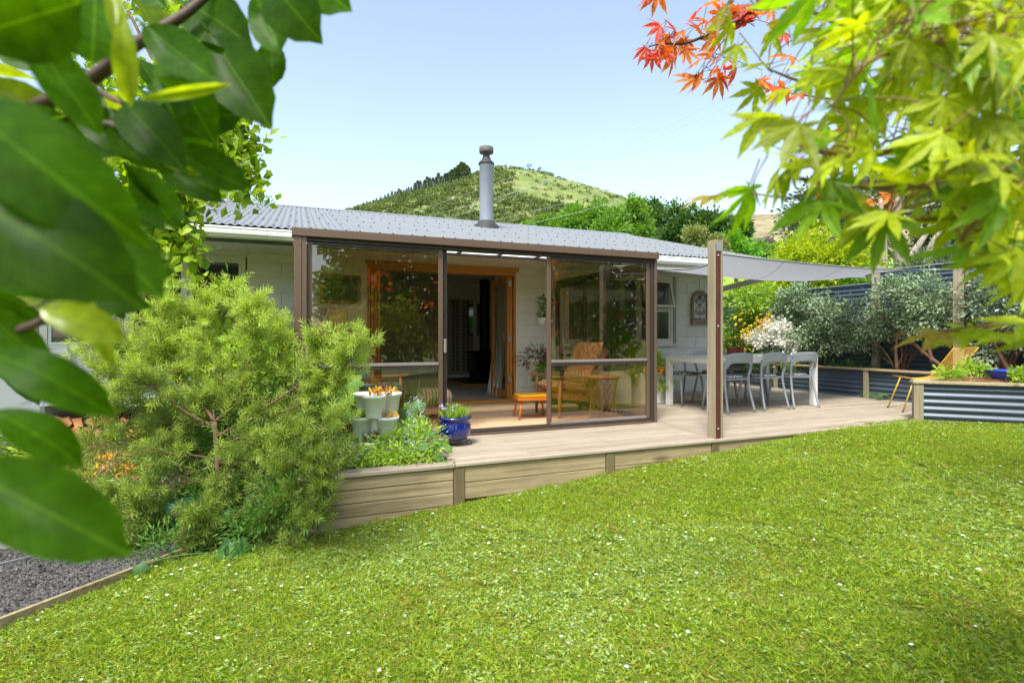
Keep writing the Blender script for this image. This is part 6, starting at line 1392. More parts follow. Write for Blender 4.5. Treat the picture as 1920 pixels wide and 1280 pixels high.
# ------------------------------------------------------------------ shrubs along the steel fence
m_feij = leafmat('grey_green_leaf', (0.0701, 0.12, 0.0518), (0.383, 0.508, 0.277), .42, .12, (1.1, 1.2, .7), spec=.5)
m_silv = leafmat('silver_leaf', (0.0684, 0.115, 0.0561), (0.411, 0.502, 0.337), .38, .12, (1.1, 1.2, .7), spec=.5)
m_cit = leafmat('citrus_leaf', (0.063, 0.168, 0.014), (0.364, 0.532, 0.042), .4, .35)
m_rbark = mat('red_bark', (.15, .075, .045), .8, scale=15, var=.3)
def fshrub(name, label, px, s, boxes, n, L, m, bark=m_rbark, clump=170, paths=()):
    sx_ = lambda q: 9.22 / ((q - 960) / 1000 * CA + SA); c0_ = P(px, 700, sx_(px)); base = Vector((c0_.x, c0_.y, .38))
    t = thing(name, label, 'shrub', tuple(base), 'shrubs planted along the steel fence'); tr = MB()
    bl = [(tuple(P(x, y, sx_(x)) - base), r) for x, y, ds, r in boxes]
    for c, r in bl:
        for k in range(2):
            tip = Vector(c) + Vector(rng.normal(size=3)) * .5 * min(r); q = bez([(rng.normal() * .12, rng.normal() * .03, 0), (tip.x * .35, tip.y * .35, tip.z * .5), tuple(tip)], 5); tr.tube(q, taper(len(q), .012, .003), 5)
    for pp in paths: q = bez([P(x, y, sx_(x) * .985) - base for x, y in pp], 6); tr.tube(q, taper(len(q), .032, .01), 7)
    tr.build('branches', bark, t); foliage('leaves', bl, n, L, L * .5, m, t, clump=clump, shell=.15, up=.5); return t
fshrub('grey_shrub', 'tall pale grey green shrub nearest the house corner on the steel fence', 1490, 10.4, [(1480, 580, 0, (.45, .4, .42)), (1510, 560, 0, (.4, .4, .35)), (1470, 640, 0, (.55, .4, .4)), (1530, 630, 0, (.45, .4, .38)), (1560, 600, 0, (.4, .3, .35)), (1500, 680, 0, (.5, .35, .12))], 11000, .062, m_feij)
fshrub('grey_shrub', 'wide grey green shrub in the middle of the steel fence', 1690, 8.8, [(1680, 560, 0, (.45, .35, .33)), (1730, 550, 0, (.45, .35, .33)), (1765, 590, 0, (.35, .3, .35)), (1620, 600, .2, (.42, .35, .35)), (1660, 612, 0, (.45, .3, .2)), (1720, 612, 0, (.42, .3, .2)), (1600, 635, .4, (.34, .3, .22))], 10500, .056, m_feij, paths=[[(1770, 690), (1720, 650), (1665, 600), (1640, 570)], [(1748, 680), (1740, 640), (1745, 600)], [(1682, 695), (1680, 650), (1690, 600)]])
fshrub('silver_shrub', 'silvery leaved open shrub at the right end of the steel fence', 1880, 7.2, [(1850, 570, 0, (.34, .3, .32)), (1890, 545, 0, (.35, .3, .35)), (1830, 620, 0, (.22, .25, .25)), (1900, 620, 0, (.35, .3, .3)), (1940, 570, 0, (.3, .3, .4)), (1845, 660, 0, (.2, .2, .15)), (1990, 600, 0, (.4, .3, .4))], 9500, .062, m_silv, paths=[[(1895, 700), (1870, 655), (1850, 610)]], clump=130)
ct = fshrub('lemon_tree', 'bright green citrus bush with yellow fruit in the corner by the house', 1400, 11.8, [(1385, 570, 0, (.4, .4, .35)), (1420, 560, 0, (.45, .4, .35)), (1400, 620, 0, (.6, .4, .45)), (1450, 570, -.3, (.3, .3, .25)), (1375, 650, 0, (.35, .35, .4))], 4600, .085, m_cit, m_twig)
lem = MB(); lem.lathe([(0, -.045), (.02, -.035), (.033, 0), (.02, .033), (0, .045)], (0, 0, 0), 8); lme = lem.mesh('lemon', mat('lemon_skin', (.75, .55, .03), .5))
for k in range(22):
    p = P(r_.uniform(1365, 1440), r_.uniform(570, 660), 11.5) - Vector(ct.location); inst('lemon', lme, ct, tuple(p), (r_.random(), r_.random(), 0))
wfl = fshrub('white_flowering_shrub', 'shrub with clusters of white and yellow flowers beside the citrus bush', 1430, 9.9, [(1425, 645, 0, (.42, .35, .35)), (1400, 660, 0, (.3, .3, .3)), (1455, 660, 0, (.3, .3, .3)), (1430, 690, 0, (.4, .3, .15))], 3000, .07, m_bright, m_twig)
wl = Vector(wfl.location)
foliage('white_flower_clusters', [(tuple(P(x, y, 8.78 / ((x - 960) / 1000 * CA + SA)) - wl), (.17, .12, .12)) for x, y in ((1455, 612), (1470, 625), (1450, 640), (1425, 635), (1440, 620), (1478, 655), (1412, 600 + 42), (1462, 635))], 1500, .06, .045, m_wht, wfl, clump=24)
foliage('yellow_flower_clusters', [(tuple(P(x, y, 8.78 / ((x - 960) / 1000 * CA + SA)) - wl), (.13, .12, .08)) for x, y in ((1425, 612), (1432, 605), (1440, 612), (1398, 640), (1410, 625))], 330, .05, .04, m_yel, wfl, clump=12)
low('dark_undergrowth', 'dark low foliage along the foot of the shrubs in the far raised bed', [(P(1600, 690, 9.6), (.4, .3, .12)), (P(1520, 685, 10.3), (.6, .3, .15)), (P(1660, 680, 9.3), (.25, .2, .2)), (P(1450, 690, 11.0), (.6, .3, .2))], 2600, .05, .014, m_low, 140, True)
# fern on the deck edge and seedlings in the near bed
def fern(label, base, n, L, m, parent_name='fern'):
    t = thing(parent_name, label, 'fern', tuple(base)); Vs, Fs, off = [], [], 0; st_ = MB()
    for k in range(n):
        a = 2 * math.pi * k / n + r_.random() * .5; out = Vector((math.cos(a), math.sin(a), 0)); q = [out * (L * s) + Vector((0, 0, L * (1.1 * s - .95 * s * s))) for s in np.linspace(0, 1, 15)]; st_.tube(q, .002, 3, caps=False)
        p = np.array([q[i] for i in range(1, 15) for _ in (0, 1)]); dd = np.array([(q[i] - q[i - 1]).normalized() for i in range(1, 15) for _ in (0, 1)]); sd_ = np.cross(dd, [0, 0, 1.0]); sd_[::2] *= -1
        f = np.repeat(np.linspace(.95, .1, 14), 2); V, F = leaf_arrays(p, nrm(sd_ + .4 * dd), np.tile([0, 0, 1.0], (28, 1)), L * .28 * f, L * .06, curl=.1); Vs.append(V); Fs.append(F + off); off += len(V)
    st_.build('stems', m_grn_stem, t); o = bpy.data.objects.new('fronds', np_mesh('fronds', np.concatenate(Vs), np.concatenate(Fs), m, rng.random(off))); link(o, t); o['kind'] = 'stuff'
fern('small bright fern growing out between the deck and the far raised bed', (BX - .16, onz(1640, 747).y - .12, .01), 7, .26, m_bright)
for (px, py, s, lab, r0) in ((1822, 690, 6.75, 'bushy bright green herb in the near raised bed left of the blue bowl', .12), (1780, 702, 6.7, 'low light green seedlings at the left end of the near raised bed', .11), (1915, 703, 6.3, 'light green leafy seedling at the right of the blue bowl', .09)):
    low('herb', lab, [(P(px, py, s), (r0, r0, r0 * .42)), (P(px + 8, py + 6, s), (r0 * .8, r0, r0 * .3))], 360, .05, .03, m_grnl, 40)

# ================================================================== NEAR FOLIAGE
# camellia: every leaf is an object on a branching stem
def camellia_leaf(bend, fold, seed):
    b = MB(); n = 12; rr_ = random.Random(seed); rows = []
    for i in range(n + 1):
        t = i / n; w = .5 * .47 * (math.sin(math.pi * t ** 1.02) ** .62) if 0 < t < 1 else 0
        if t > .86: w *= max(.12, 1 - (t - .86) * 5.5)
        w = max(w, .004); z = -bend * (t - .5) ** 2 * 1.2 + bend * .3
        for j in (-1, -.5, 0, .5, 1):
            ser = (1 + .035 * ((i * 7 + int(j)) % 2)) if abs(j) == 1 else 1
            rows.append((t + .02 * abs(j) * ser, j * w * ser, z + fold * abs(j) * w + .012 * math.sin(t * 9 + j * 2 + seed)))
    b.add(rows, [(i * 5 + j, (i + 1) * 5 + j, (i + 1) * 5 + j + 1, i * 5 + j + 1) for i in range(n) for j in range(4)], 0, True)
    b.tube([(-.10, 0, bend * .0), (0, 0, 0)], [.010, .012], 5, 0); return b
m_cam = veined('camellia_leaf', (.030, .080, .002), (.07, .15, .010), .40, .55, .09, (4.2, 3.7, .4), .4, .2, .12)
m_camy = veined('camellia_young_leaf', (.30, .38, .015), (.45, .5, .05), .3, .5, .5, (1.5, 1.5, .4), .15, .1, .05)
cme = [camellia_leaf(.35, .25, 1).mesh('leaf', m_cam), camellia_leaf(.12, .4, 2).mesh('leaf', m_cam), camellia_leaf(-.2, .3, 3).mesh('leaf', m_cam), camellia_leaf(.55, .1, 4).mesh('leaf', m_cam)]
cmy = [camellia_leaf(.35, .25, 5).mesh('leaf', m_camy), camellia_leaf(.1, .5, 6).mesh('leaf', m_camy)]
camr = P(-450, 900, .95); ca = thing('camellia', 'glossy dark green camellia branches hanging very close at the left edge', 'shrub', (camr.x, camr.y, -.6))
cl = [ # base, tip, depth at base and tip, width factor, young, which side shows
 (345, 5, 472, 88, .62, .60, 1.35, 0), (392, 62, 508, 240, .58, .56, 1.15, 0), (478, -12, 525, 102, .62, .60, 1.1, 0), (512, -35, 604, 80, .60, .58, 1.5, 0), (560, -50, 658, 22, .60, .58, 1.5, 0), (508, 75, 514, 162, .66, .66, 1.5, 2),
 (268, 45, 400, 148, .52, .50, 1.0, 0), (308, 108, 404, 270, .56, .55, 1.05, 0), (232, 192, 348, 322, .50, .48, 1.05, 0), (262, 186, 432, 158, .46, .48, .35, 1), (232, 25, 246, 198, .40, .42, .65, 1), (205, -20, 222, 92, .42, .40, .5, 1),
 (178, -5, 172, 118, .44, .42, 1.7, 0), (52, 62, 190, 255, .36, .38, .95, 0), (-60, 70, 148, 5, .34, .34, 1.7, 0), (-70, 195, 280, 462, .27, .28, .98, 0), (-110, 350, 262, 575, .255, .27, 1.15, 0), (120, 385, 302, 558, .36, .37, 1.25, 0),
 (70, 575, 236, 636, .36, .38, 1.1, 1), (-20, 660, 214, 778, .36, .38, .9, 0), (-20, 768, 153, 876, .38, .40, 1.05, 0), (-90, 868, 242, 1040, .28, .29, 1.0, 3), (-60, 560, 96, 690, .42, .44, .9, 0), (-40, 480, 130, 560, .33, .34, 1.0, 0), (170, 560, 215, 690, .40, .41, .5, 1),
 (230, 300, 300, 385, .55, .57, .5, 0), (205, 235, 262, 300, .5, .5, 1.3, 0), (255, 300, 378, 330, .55, .56, .35, 1)]
vw = lambda px, py: (P(px, py, 1) - Vector((0, 0, H))).normalized()
for i, (bx, by, tx, ty, s1, s2, wd, yg) in enumerate(cl):
    a_, b_ = P(bx, by, s1), P(tx, ty, s2); wd *= .86; nd = -vw((bx + tx) / 2, (by + ty) / 2) + Vector((r_.uniform(-.25, .25), r_.uniform(-.25, .25), r_.uniform(-.1, .45)))
    place_leaf(cmy[i % 2] if yg == 1 else cme[i % 4], a_, b_, nd, ca, wd)
for k in range(120):  # the mass of leaves further in, behind the near ones
    px = r_.uniform(-120, 330); py = r_.uniform(-60, 560) if r_.random() < .86 else r_.uniform(560, 700); 
    if px > 230 and py > 330: continue
    if px > 120 and py > 540: continue
    s1 = r_.uniform(.5, .95); L_ = r_.uniform(.07, .10); a_ = P(px, py, s1); dd = Vector((CA * 1.0, -SA * 1.0, r_.uniform(-1.3, .3))) + Vector([r_.uniform(-.8, .8) for _ in range(3)]); b_ = a_ + dd.normalized() * L_
    place_leaf(cme[k % 4] if r_.random() < .8 else cmy[k % 2], a_, b_, Vector((r_.uniform(-.6, .6), r_.uniform(-1, 0), r_.uniform(-.2, 1))), ca, r_.uniform(.85, 1.15))
for k in range(60):
    s1 = r_.uniform(.6, 1.05); a_ = P(r_.uniform(-520, -130), r_.uniform(-100, 900), s1); dd = Vector([r_.uniform(-1, 1) for _ in range(3)])
    place_leaf(cme[k % 4], a_, a_ + dd.normalized() * .09, Vector((r_.uniform(-.6, .6), r_.uniform(-1, 0), r_.uniform(-.2, 1))), ca, 1.0)
m_cst = mat('camellia_stem', (.10, .055, .035), .7, scale=30, var=.3); st_ = MB(); cl0 = Vector(ca.location)
for pp, r0, r1 in (([(-450, 1000, .95), (-300, 600, .8), (-120, 350, .7), (20, 230, .6), (160, 155, .56), (260, 80, .56), (345, 28, .58), (420, -30, .60), (520, -60, .6)], .012, .003), ([(20, 230, .6), (120, 220, .55), (215, 235, .5), (250, 255, .5), (340, 300, .55)], .004, .0015), ([(160, 155, .56), (200, 180, .52), (232, 195, .5)], .004, .002), ([(-300, 600, .8), (-100, 640, .55), (60, 610, .42), (95, 560, .38)], .006, .002), ([(-300, 700, .8), (-150, 720, .5), (-20, 680, .4)], .004, .002), ([(-350, 800, .8), (-160, 860, .45), (-60, 870, .3)], .004, .002), ([(-300, 500, .7), (-180, 350, .4), (-80, 250, .3)], .004, .002)):
    q = bez([P(*p) - cl0 for p in pp], 6); st_.tube(q, taper(len(q), r0, r1), 7)
q = bez([(0, 0, 0), (.02, .03, .4), tuple(P(-450, 1000, .95) - cl0)], 5); st_.tube(q, taper(len(q), .03, .014), 9)
st_.build('stem', m_cst, ca)
bd = P(-5, 75, .5) - cl0; MB().lathe([(0, -.012), (.006, -.008), (.008, 0), (.005, .01), (0, .014)], tuple(bd), 10).build('flower_bud', mat('bud_red', (.35, .015, .04), .5), ca)

# maple leaves: palmate, each its own object
def maple_mesh(name, m, m2, bend=.3, ser=.1, seed=0):
    b = MB(); r0 = random.Random(seed); lobes = [(0, 1.0), (.62, .93), (-.62, .93), (1.22, .70), (-1.22, .70), (1.95, .34), (-1.95, .34)]; lobes.sort(key=lambda q: q[0]); c = (0, 0, 0)
    def Z(x, y): r = math.hypot(x, y); return -bend * r * r * .5 + .04 * math.sin(7 * math.atan2(y, x) + seed)
    for i, (a, L) in enumerate(lobes):
        L *= r0.uniform(.92, 1.06); w = .13 * L; aL = (a + lobes[i - 1][0]) / 2 if i else a - .35; aR = (a + lobes[i + 1][0]) / 2 if i < 6 else a + .35; rn = .27 * min(1, L + .2)
        pts = [(rn * math.cos(aL), rn * math.sin(aL))]; d = (math.cos(a), math.sin(a)); n = (-math.sin(a), math.cos(a))
        L1 = [(.45, -.9), (.56, -1.0), (.60, -.78), (.74, -.62), (.78, -.42)]; pl_ = [(d[0] * L * t + n[0] * w * q, d[1] * L * t + n[1] * w * q) for t, q in L1]; pr_ = [(d[0] * L * t - n[0] * w * q, d[1] * L * t - n[1] * w * q) for t, q in reversed(L1)]
        po = pts + pl_ + [(d[0] * L, d[1] * L)] + pr_ + [(rn * math.cos(aR), rn * math.sin(aR))]
        mid = (d[0] * L * .5, d[1] * L * .5, Z(d[0] * L * .5, d[1] * L * .5) - .02)
        vs = [c, mid] + [(x, y, Z(x, y)) for x, y in po]; k = len(po); b.add(vs, [(0, 2, 1)] + [(1, 2 + j, 3 + j) for j in range(k - 1)] + [(0, 1, 1 + k)], 0, False)
    b.tube([(-.55, 0, .12), (-.25, 0, .03), (0, 0, 0)], .012, 4, 1); return b.mesh(name, [m, m2])
m_map = veined('maple_leaf', (.36, .44, .012), (.48, .52, .04), .45, .52, .4, (1.5, 1.4, .35), .38)
m_mapd = veined('maple_leaf_green', (.18, .33, .012), (.32, .42, .03), .42, .5, .45, (1.9, 1.9, .4), .3)
m_mapo = veined('maple_leaf_tinged', (.38, .30, .04), (.5, .4, .08), .45, .5, .4, (1.3, 1.1, .4), .2)
m_mred = veined('maple_leaf_orange', (.72, .24, .035), (.75, .35, .08), .5, .5, .4, (1.5, .9, .4), .3)
m_mred2 = veined('maple_leaf_red', (.62, .09, .05), (.7, .2, .08), .5, .45, .4, (1.4, .8, .6), .3)
m_mst = mat('maple_stem', (.24, .13, .045), .6)
mg = [maple_mesh('leaf', m, m_mst, bn, .1, i) for i, (m, bn) in enumerate(((m_map, .3), (m_mapd, .5), (m_map, .8), (m_mapd, .1), (m_map, .5), (m_mapo, .6)))]
mred = [maple_mesh('leaf', m, m_mst, bn, .1, i) for i, (m, bn) in enumerate(((m_mred, .4), (m_mred, .8), (m_mred2, .6)))]
mr_ = P(2350, 1000, 1.5); mp = thing('green_maple', 'yellow green maple branches hanging in close from the upper right', 'tree', (mr_.x, mr_.y, -.45)); ml = Vector(mp.location)
def branches(parent, paths, m, name='branches'):
    b = MB(); nodes = []
    for pp, r0, r1 in paths:
        q = bez([P(*p) - Vector(parent.location) for p in pp], 7); b.tube(q, taper(len(q), r0, r1), 7); nodes += q
    return b, nodes
mpaths = [([(2400, 1600, 1.56), (2370, 1250, 1.54), (2340, 900, 1.48), (2360, 600, 1.38), (2310, 400, 1.28), (2280, 200, 1.2), (2300, 0, 1.15)], .034, .010), ([(2280, 200, 1.2), (2100, 20, 1.0), (1920, 10, .9), (1760, 30, .85), (1600, 50, .8), (1500, 15, .8), (1420, 20, .8)], .008, .0016), ([(2280, 250, 1.2), (2050, 170, 1.0), (1850, 150, .9), (1660, 150, .85), (1520, 155, .82), (1440, 130, .8)], .008, .0014),
 ([(2280, 300, 1.2), (2050, 230, 1.0), (1900, 215, .8), (1780, 250, .72), (1650, 288, .68), (1540, 285, .66), (1460, 255, .64), (1420, 245, .64)], .008, .0014), ([(2300, 400, 1.25), (2100, 330, .95), (1900, 320, .8), (1720, 350, .7), (1560, 345, .66), (1470, 330, .64)], .008, .0014),
 ([(2300, 450, 1.25), (2100, 420, .9), (1900, 400, .75), (1760, 410, .66), (1650, 415, .62)], .007, .0014), ([(2320, 700, 1.3), (2100, 620, .9), (1950, 600, .75), (1850, 612, .7), (1760, 620, .68)], .006, .0014), ([(1560, 345, .66), (1480, 370, .66), (1400, 362, .66), (1330, 368, .67)], .0016, .0008), ([(2280, 200, 1.2), (2000, 90, .7), (1800, 80, .6), (1640, 110, .55), (1560, 200, .55)], .006, .0014), ([(2300, 420, 1.2), (2050, 480, .8), (1900, 470, .65), (1800, 450, .6)], .005, .0014)]
mb_, nodes = branches(mp, mpaths, m_mst)
rwd = lambda q: Vector(q)
def poly_in(x, y, poly):
    c = False; j = len(poly) - 1
    for i in range(len(poly)):
        xi, yi = poly[i]; xj, yj = poly[j]
        if (yi > y) != (yj > y) and x < (xj - xi) * (y - yi) / (yj - yi + 1e-9) + xi: c = not c
        j = i
    return c
mpoly = [(1400, -30), (1420, 60), (1440, 120), (1400, 150), (1450, 200), (1500, 225), (1460, 250), (1520, 270), (1545, 300), (1480, 320), (1450, 345), (1500, 380), (1560, 385), (1620, 400), (1690, 450), (1780, 470), (1850, 500), (1960, 540), (2000, -30)]
def leafmaple(px, py, s, size, me, parent, loc0, flat=False):
    c = P(px, py, s) - loc0; nn_ = min(nodes, key=lambda q: (q - c).length) if nodes else c
    out = (c - nn_); side = Vector((-CA, SA, 0)) * .9; d = (out.normalized() * .5 if out.length > .01 else Vector()) + side * r_.uniform(.2, 1) + Vector((0, 0, r_.uniform(-1.1, .15))) + Vector((r_.uniform(-.4, .4), r_.uniform(-.4, .4), 0)); d.normalize()
    if flat: d = (Vector((-CA, SA, 0)) + Vector((r_.uniform(-.3, .3), r_.uniform(-.3, .3), r_.uniform(-.35, .05)))).normalized()
    base = c - d * size * .3; nd = Vector((r_.uniform(-.3, .3), r_.uniform(-.5, -.1), 1)) if flat else Vector((r_.uniform(-.7, .7), r_.uniform(-1, .1), r_.uniform(.1, 1)))
    place_leaf(me, base + loc0, base + loc0 + d * size, nd, parent, r_.uniform(.8, 1.1)); return base, nn_, d
def outer_leaves(parent, nodes_, meshes, mats, n, x_min, spread, size):
    """the leaves on the boughs beyond the picture, joined into one mass"""
    Vs, Fs, Ms, off = [], [], [], 0; loc = Vector(parent.location); ns = []
    for q in nodes_:
        w = q + loc - Vector((0, 0, H)); f = w.x * SA + w.y * CA; r = w.x * CA - w.y * SA
        if f > .05 and (r / f * 1000 + 960 > x_min if x_min > 0 else r / f * 1000 + 960 < -x_min) and q.z > .9: ns.append(q)
    for k in range(n):
        me = r_.choice(meshes); co = np.empty(len(me.vertices) * 3, np.float32); me.vertices.foreach_get('co', co); co = co.reshape(-1, 3); c = r_.choice(ns) + Vector([r_.gauss(0, 1) for _ in range(3)]) * spread
        w = c + loc - Vector((0, 0, H)); f = w.x * SA + w.y * CA; px = (w.x * CA - w.y * SA) / max(f, .05) * 1000 + 960
        if f < .3 or (x_min > 0 and px < x_min + 60): continue
        M = Matrix.Rotation(r_.uniform(0, 6.28), 3, 'Z') @ Matrix.Rotation(r_.uniform(-.6, .9), 3, 'Y') @ Matrix.Rotation(r_.uniform(-.5, .5), 3, 'X'); V = co @ np.array(M).T * size * r_.uniform(.8, 1.2) + np.array(c)
        for p in me.polygons: Fs.append(tuple(v + off for v in p.vertices)); Ms.append(meshes.index(me))
        Vs.append(V); off += len(V)
    mm_ = bpy.data.meshes.new('outer_leaves'); mm_.from_pydata(np.concatenate(Vs).tolist(), [], Fs)
    for m in mats: mm_.materials.append(m)
    mm_.polygons.foreach_set('material_index', Ms); mm_.update(); o = bpy.data.objects.new('outer_leaves', mm_); link(o, parent); o['kind'] = 'stuff'
m_mapj = leafmat('maple_outer_leaf', (.30, .40, .012), (.30, .40, .012), .45, .5); m_redj = leafmat('red_maple_outer_leaf', (.66, .19, .035), (.66, .19, .035), .5, .5, (1.5, .9, .4))
outer_leaves(mp, nodes, [mg[0], mg[2], mg[4]], [m_mapj] * 3, 620, 2010, .12, .065)
cnt = 0
while cnt < 270:
    px = r_.uniform(1370, 1990); py = r_.uniform(-30, 540)
    if not poly_in(px, py, mpoly): continue
    dens = min(1, .14 + (px - 1400) / 480)
    if py > 300: dens *= max(.16 if px < 1740 else .5, 1 - (py - 300) / (130 if px < 1740 else 260))
    if r_.random() > dens: continue
    s = r_.uniform(.5, .95); size = r_.uniform(.05, .072)
    base, nn_, d = leafmaple(px, py, s, size, mg[r_.choice((0, 1, 2, 3, 4, 0, 2, 4)) if px > 1480 else r_.choice((0, 2, 4, 5))], mp, ml)
    tl = base - d * size * .5
    if (tl - nn_).length < .28: mb_.tube(bez([nn_, (nn_ + tl) / 2 + Vector((0, 0, .008)), tl], 3), .0009, 4, 0, caps=False)
    cnt += 1
for (px, py, s, size, k) in ((1415, 240, .64, .06, 4), (1470, 250, .64, .05, 0), (1320, 368, .68, .045, 5), (1355, 366, .67, .045, 0), (1400, 385, .66, .07, 1), (1410, 180, .82, .05, 4), (1345, 30, .8, .06, 5), (1360, 60, .8, .055, 4), (1740, 625, .68, .055, 5), (1800, 622, .68, .06, 4), (1850, 625, .66, .07, 4), (1900, 605, .66, .07, 0), (1930, 640, .66, .07, 4), (1380, 100, .8, .045, 0), (1525, 395, .62, .07, 1), (1560, 370, .62, .07, 3), (1470, 330, .62, .065, 4), (1500, 300, .62, .07, 0), (1445, 335, .63, .06, 2), (1620, 425, .62, .07, 4), (1650, 440, .62, .075, 1), (1590, 395, .62, .07, 0), (1440, 215, .64, .05, 2), (1415, 120, .8, .055, 0), (1900, 480, .6, .07, 4), (1850, 500, .62, .07, 0), (1780, 470, .62, .065, 1), (1930, 520, .6, .075, 2)):
    base, nn_, d = leafmaple(px, py, s, size, mg[k], mp, ml, px > 1700 or (px < 1390 and py > 340)); tl = base - d * size * .5; mb_.tube([nn_, tl], .0009, 4, 0, caps=False)
mb_.build('branches', m_mst, mp)
rr0 = P(2300, 700, 3.0); rm = thing('red_maple', 'orange and red maple branches showing behind the green maple leaves', 'tree', (rr0.x, rr0.y, -.4)); rl0 = Vector(rm.location)
rpaths = [([(2320, 1130, 3.05), (2290, 900, 3.0), (2310, 600, 2.95), (2270, 200, 2.9), (2200, -150, 2.8)], .05, .02), ([(2200, -150, 2.8), (1800, -120, 2.2), (1500, -40, 1.8), (1400, 30, 1.75), (1370, 45, 1.75), (1290, 80, 1.75), (1240, 82, 1.75), (1205, 92, 1.75)], .012, .0015), ([(1400, 25, 1.75), (1350, 85, 1.75), (1320, 130, 1.75), (1300, 145, 1.75)], .002, .001), ([(1500, -40, 1.8), (1440, 10, 1.8), (1400, 45, 1.8)], .003, .001),
 ([(2250, 100, 2.9), (2000, 170, 2.5), (1800, 200, 2.2), (1600, 190, 2.0), (1450, 170, 1.9)], .010, .002), ([(2250, 250, 2.9), (2000, 280, 2.5), (1800, 300, 2.3), (1650, 340, 2.2), (1560, 320, 2.1)], .010, .002), ([(1600, -60, 1.8), (1350, -60, 1.75), (1210, -30, 1.75)], .003, .001)]
rb_, nodes = branches(rm, rpaths, m_mst)
outer_leaves(rm, nodes, mred, [m_redj] * 3, 420, 2010, .16, .07)
spots_r = [(1205, 92), (1235, 45), (1262, 42), (1228, 80), (1218, 105), (1250, 70), (1255, 105), (1275, 55), (1285, 75), (1262, 85), (1240, 100), (1320, 30), (1310, 45), (1335, 45), (1290, 95), (1300, 110), (1325, 90), (1330, 70), (1345, 100), (1295, 140), (1310, 145), (1330, 130), (1345, 130), (1355, 140), (1360, 120), (1375, 125), (1350, 150), (1380, 20), (1395, 30), (1385, 5), (1405, 15), (1420, 5), (1370, 10), (1440, 15), (1340, -5), (1225, -8), (1240, -12), (1210, -10), (1480, 95), (1470, 60), (1430, 150), (1445, 155), (1455, 165), (1490, 170), (1475, 165), (1590, 235), (1575, 240), (1560, 300), (1545, 310), (1535, 350), (1700, 340), (1685, 350), (1715, 360), (1670, 365), (1740, 330), (1810, 245), (1820, 215), (1890, 240), (1900, 235), (1690, 180), (1680, 190), (1905, 165), (1780, 350), (1640, 250), (1625, 370), (1300, 20), (1350, 15), (1365, 35)]
for px, py in spots_r:
    s = 1.75 if px < 1500 else r_.uniform(1.9, 2.3); size = r_.uniform(.055, .08); base, nn_, d = leafmaple(px + r_.uniform(-5, 5), py + 8, s, size, mred[r_.choice((0, 0, 1, 2)) if px > 1215 else 2], rm, rl0)
    tl = base - d * size * .5; rb_.tube(bez([nn_, (nn_ + tl) / 2, tl], 2), .0011, 3, 0, caps=False)
rb_.build('branches', mat('red_maple_bark', (.07, .035, .03), .7), rm)

# fruit tree hanging in at the left behind the camellia: leaves one by one
m_plm = leafmat('x_unused', (.1, .2, .02), (.2, .3, .03))
m_fr = veined('fruit_tree_leaf', (.28, .44, .02), (.30, .42, .05), .4, .5, .45, (1.5, 1.5, .4), .4); m_frd = veined('fruit_tree_leaf_dark', (.09, .20, .015), (.12, .24, .04), .4, .4, .45, (1.8, 1.8, .4), .3)
def oval(m, bend, seed):
    b = MB(); n = 5; vs = []
    for i in range(n + 1):
        t = i / n; w = .27 * math.sin(math.pi * t ** .85) if 0 < t < 1 else .004
        for j in (-1, 0, 1): vs.append((t, j * w, -bend * t * t + .2 * abs(j) * w))
    b.add(vs, [(i * 3 + j, (i + 1) * 3 + j, (i + 1) * 3 + j + 1, i * 3 + j + 1) for i in range(n) for j in range(2)], 0, True); b.tube([(-.25, 0, 0), (0, 0, 0)], .012, 3, 0, caps=False); return b.mesh('leaf', m)
ov = [oval(m_fr, .2, 0), oval(m_fr, .5, 1), oval(m_frd, .3, 2)]
pr = P(-350, 900, 3.2); pt = thing('fruit_tree', 'fruit tree with hanging lime green leafy branches in front of the left roof edge', 'tree', (pr.x, pr.y, -.5)); pl0 = Vector(pt.location)
ppaths = [([(-350, 1130, 3.25), (-365, 850, 3.2), (-330, 300, 3.1), (-250, -50, 3.0)], .07, .05), ([(-250, -50, 3.0), (0, -150, 2.8), (200, -60, 2.6), (330, 10, 2.5), (400, 80, 2.45), (440, 160, 2.45), (460, 240, 2.45), (466, 300, 2.45), (470, 365, 2.45)], .02, .0015), ([(200, -60, 2.6), (270, 80, 2.5), (320, 180, 2.45), (350, 260, 2.45), (365, 320, 2.45), (355, 380, 2.45), (345, 405, 2.45)], .008, .0015),
 ([(-200, 100, 3.0), (0, 150, 2.7), (150, 230, 2.5), (240, 330, 2.4), (290, 400, 2.4), (335, 430, 2.4), (370, 470, 2.4), (402, 495, 2.4)], .014, .0015), ([(330, 10, 2.5), (390, 140, 2.45), (420, 230, 2.45), (455, 320, 2.45)], .004, .001), ([(0, -150, 2.8), (120, 0, 2.6), (200, 120, 2.55), (250, 220, 2.5)], .008, .002), ([(150, 230, 2.5), (240, 260, 2.45), (300, 330, 2.4), (330, 370, 2.4)], .004, .001), ([(-200, 100, 3.0), (-50, 300, 2.8), (60, 400, 2.7), (160, 440, 2.6)], .008, .002)]
pb, nodes = branches(pt, ppaths, m_twig)
tips = [q for q in nodes]; plist = []
for pp, r0, r1 in ppaths[1:]:
    q = bez([P(*p) - pl0 for p in pp], 12)
    for k in range(int(len(q) * .25), len(q)):
        for j in range(4): plist.append((q[k], (q[min(k + 1, len(q) - 1)] - q[k - 1]).normalized()))
r_.shuffle(plist)
plist = [q for q in plist if (q[0] + pl0).z > 1.42 or r_.random() < .22]
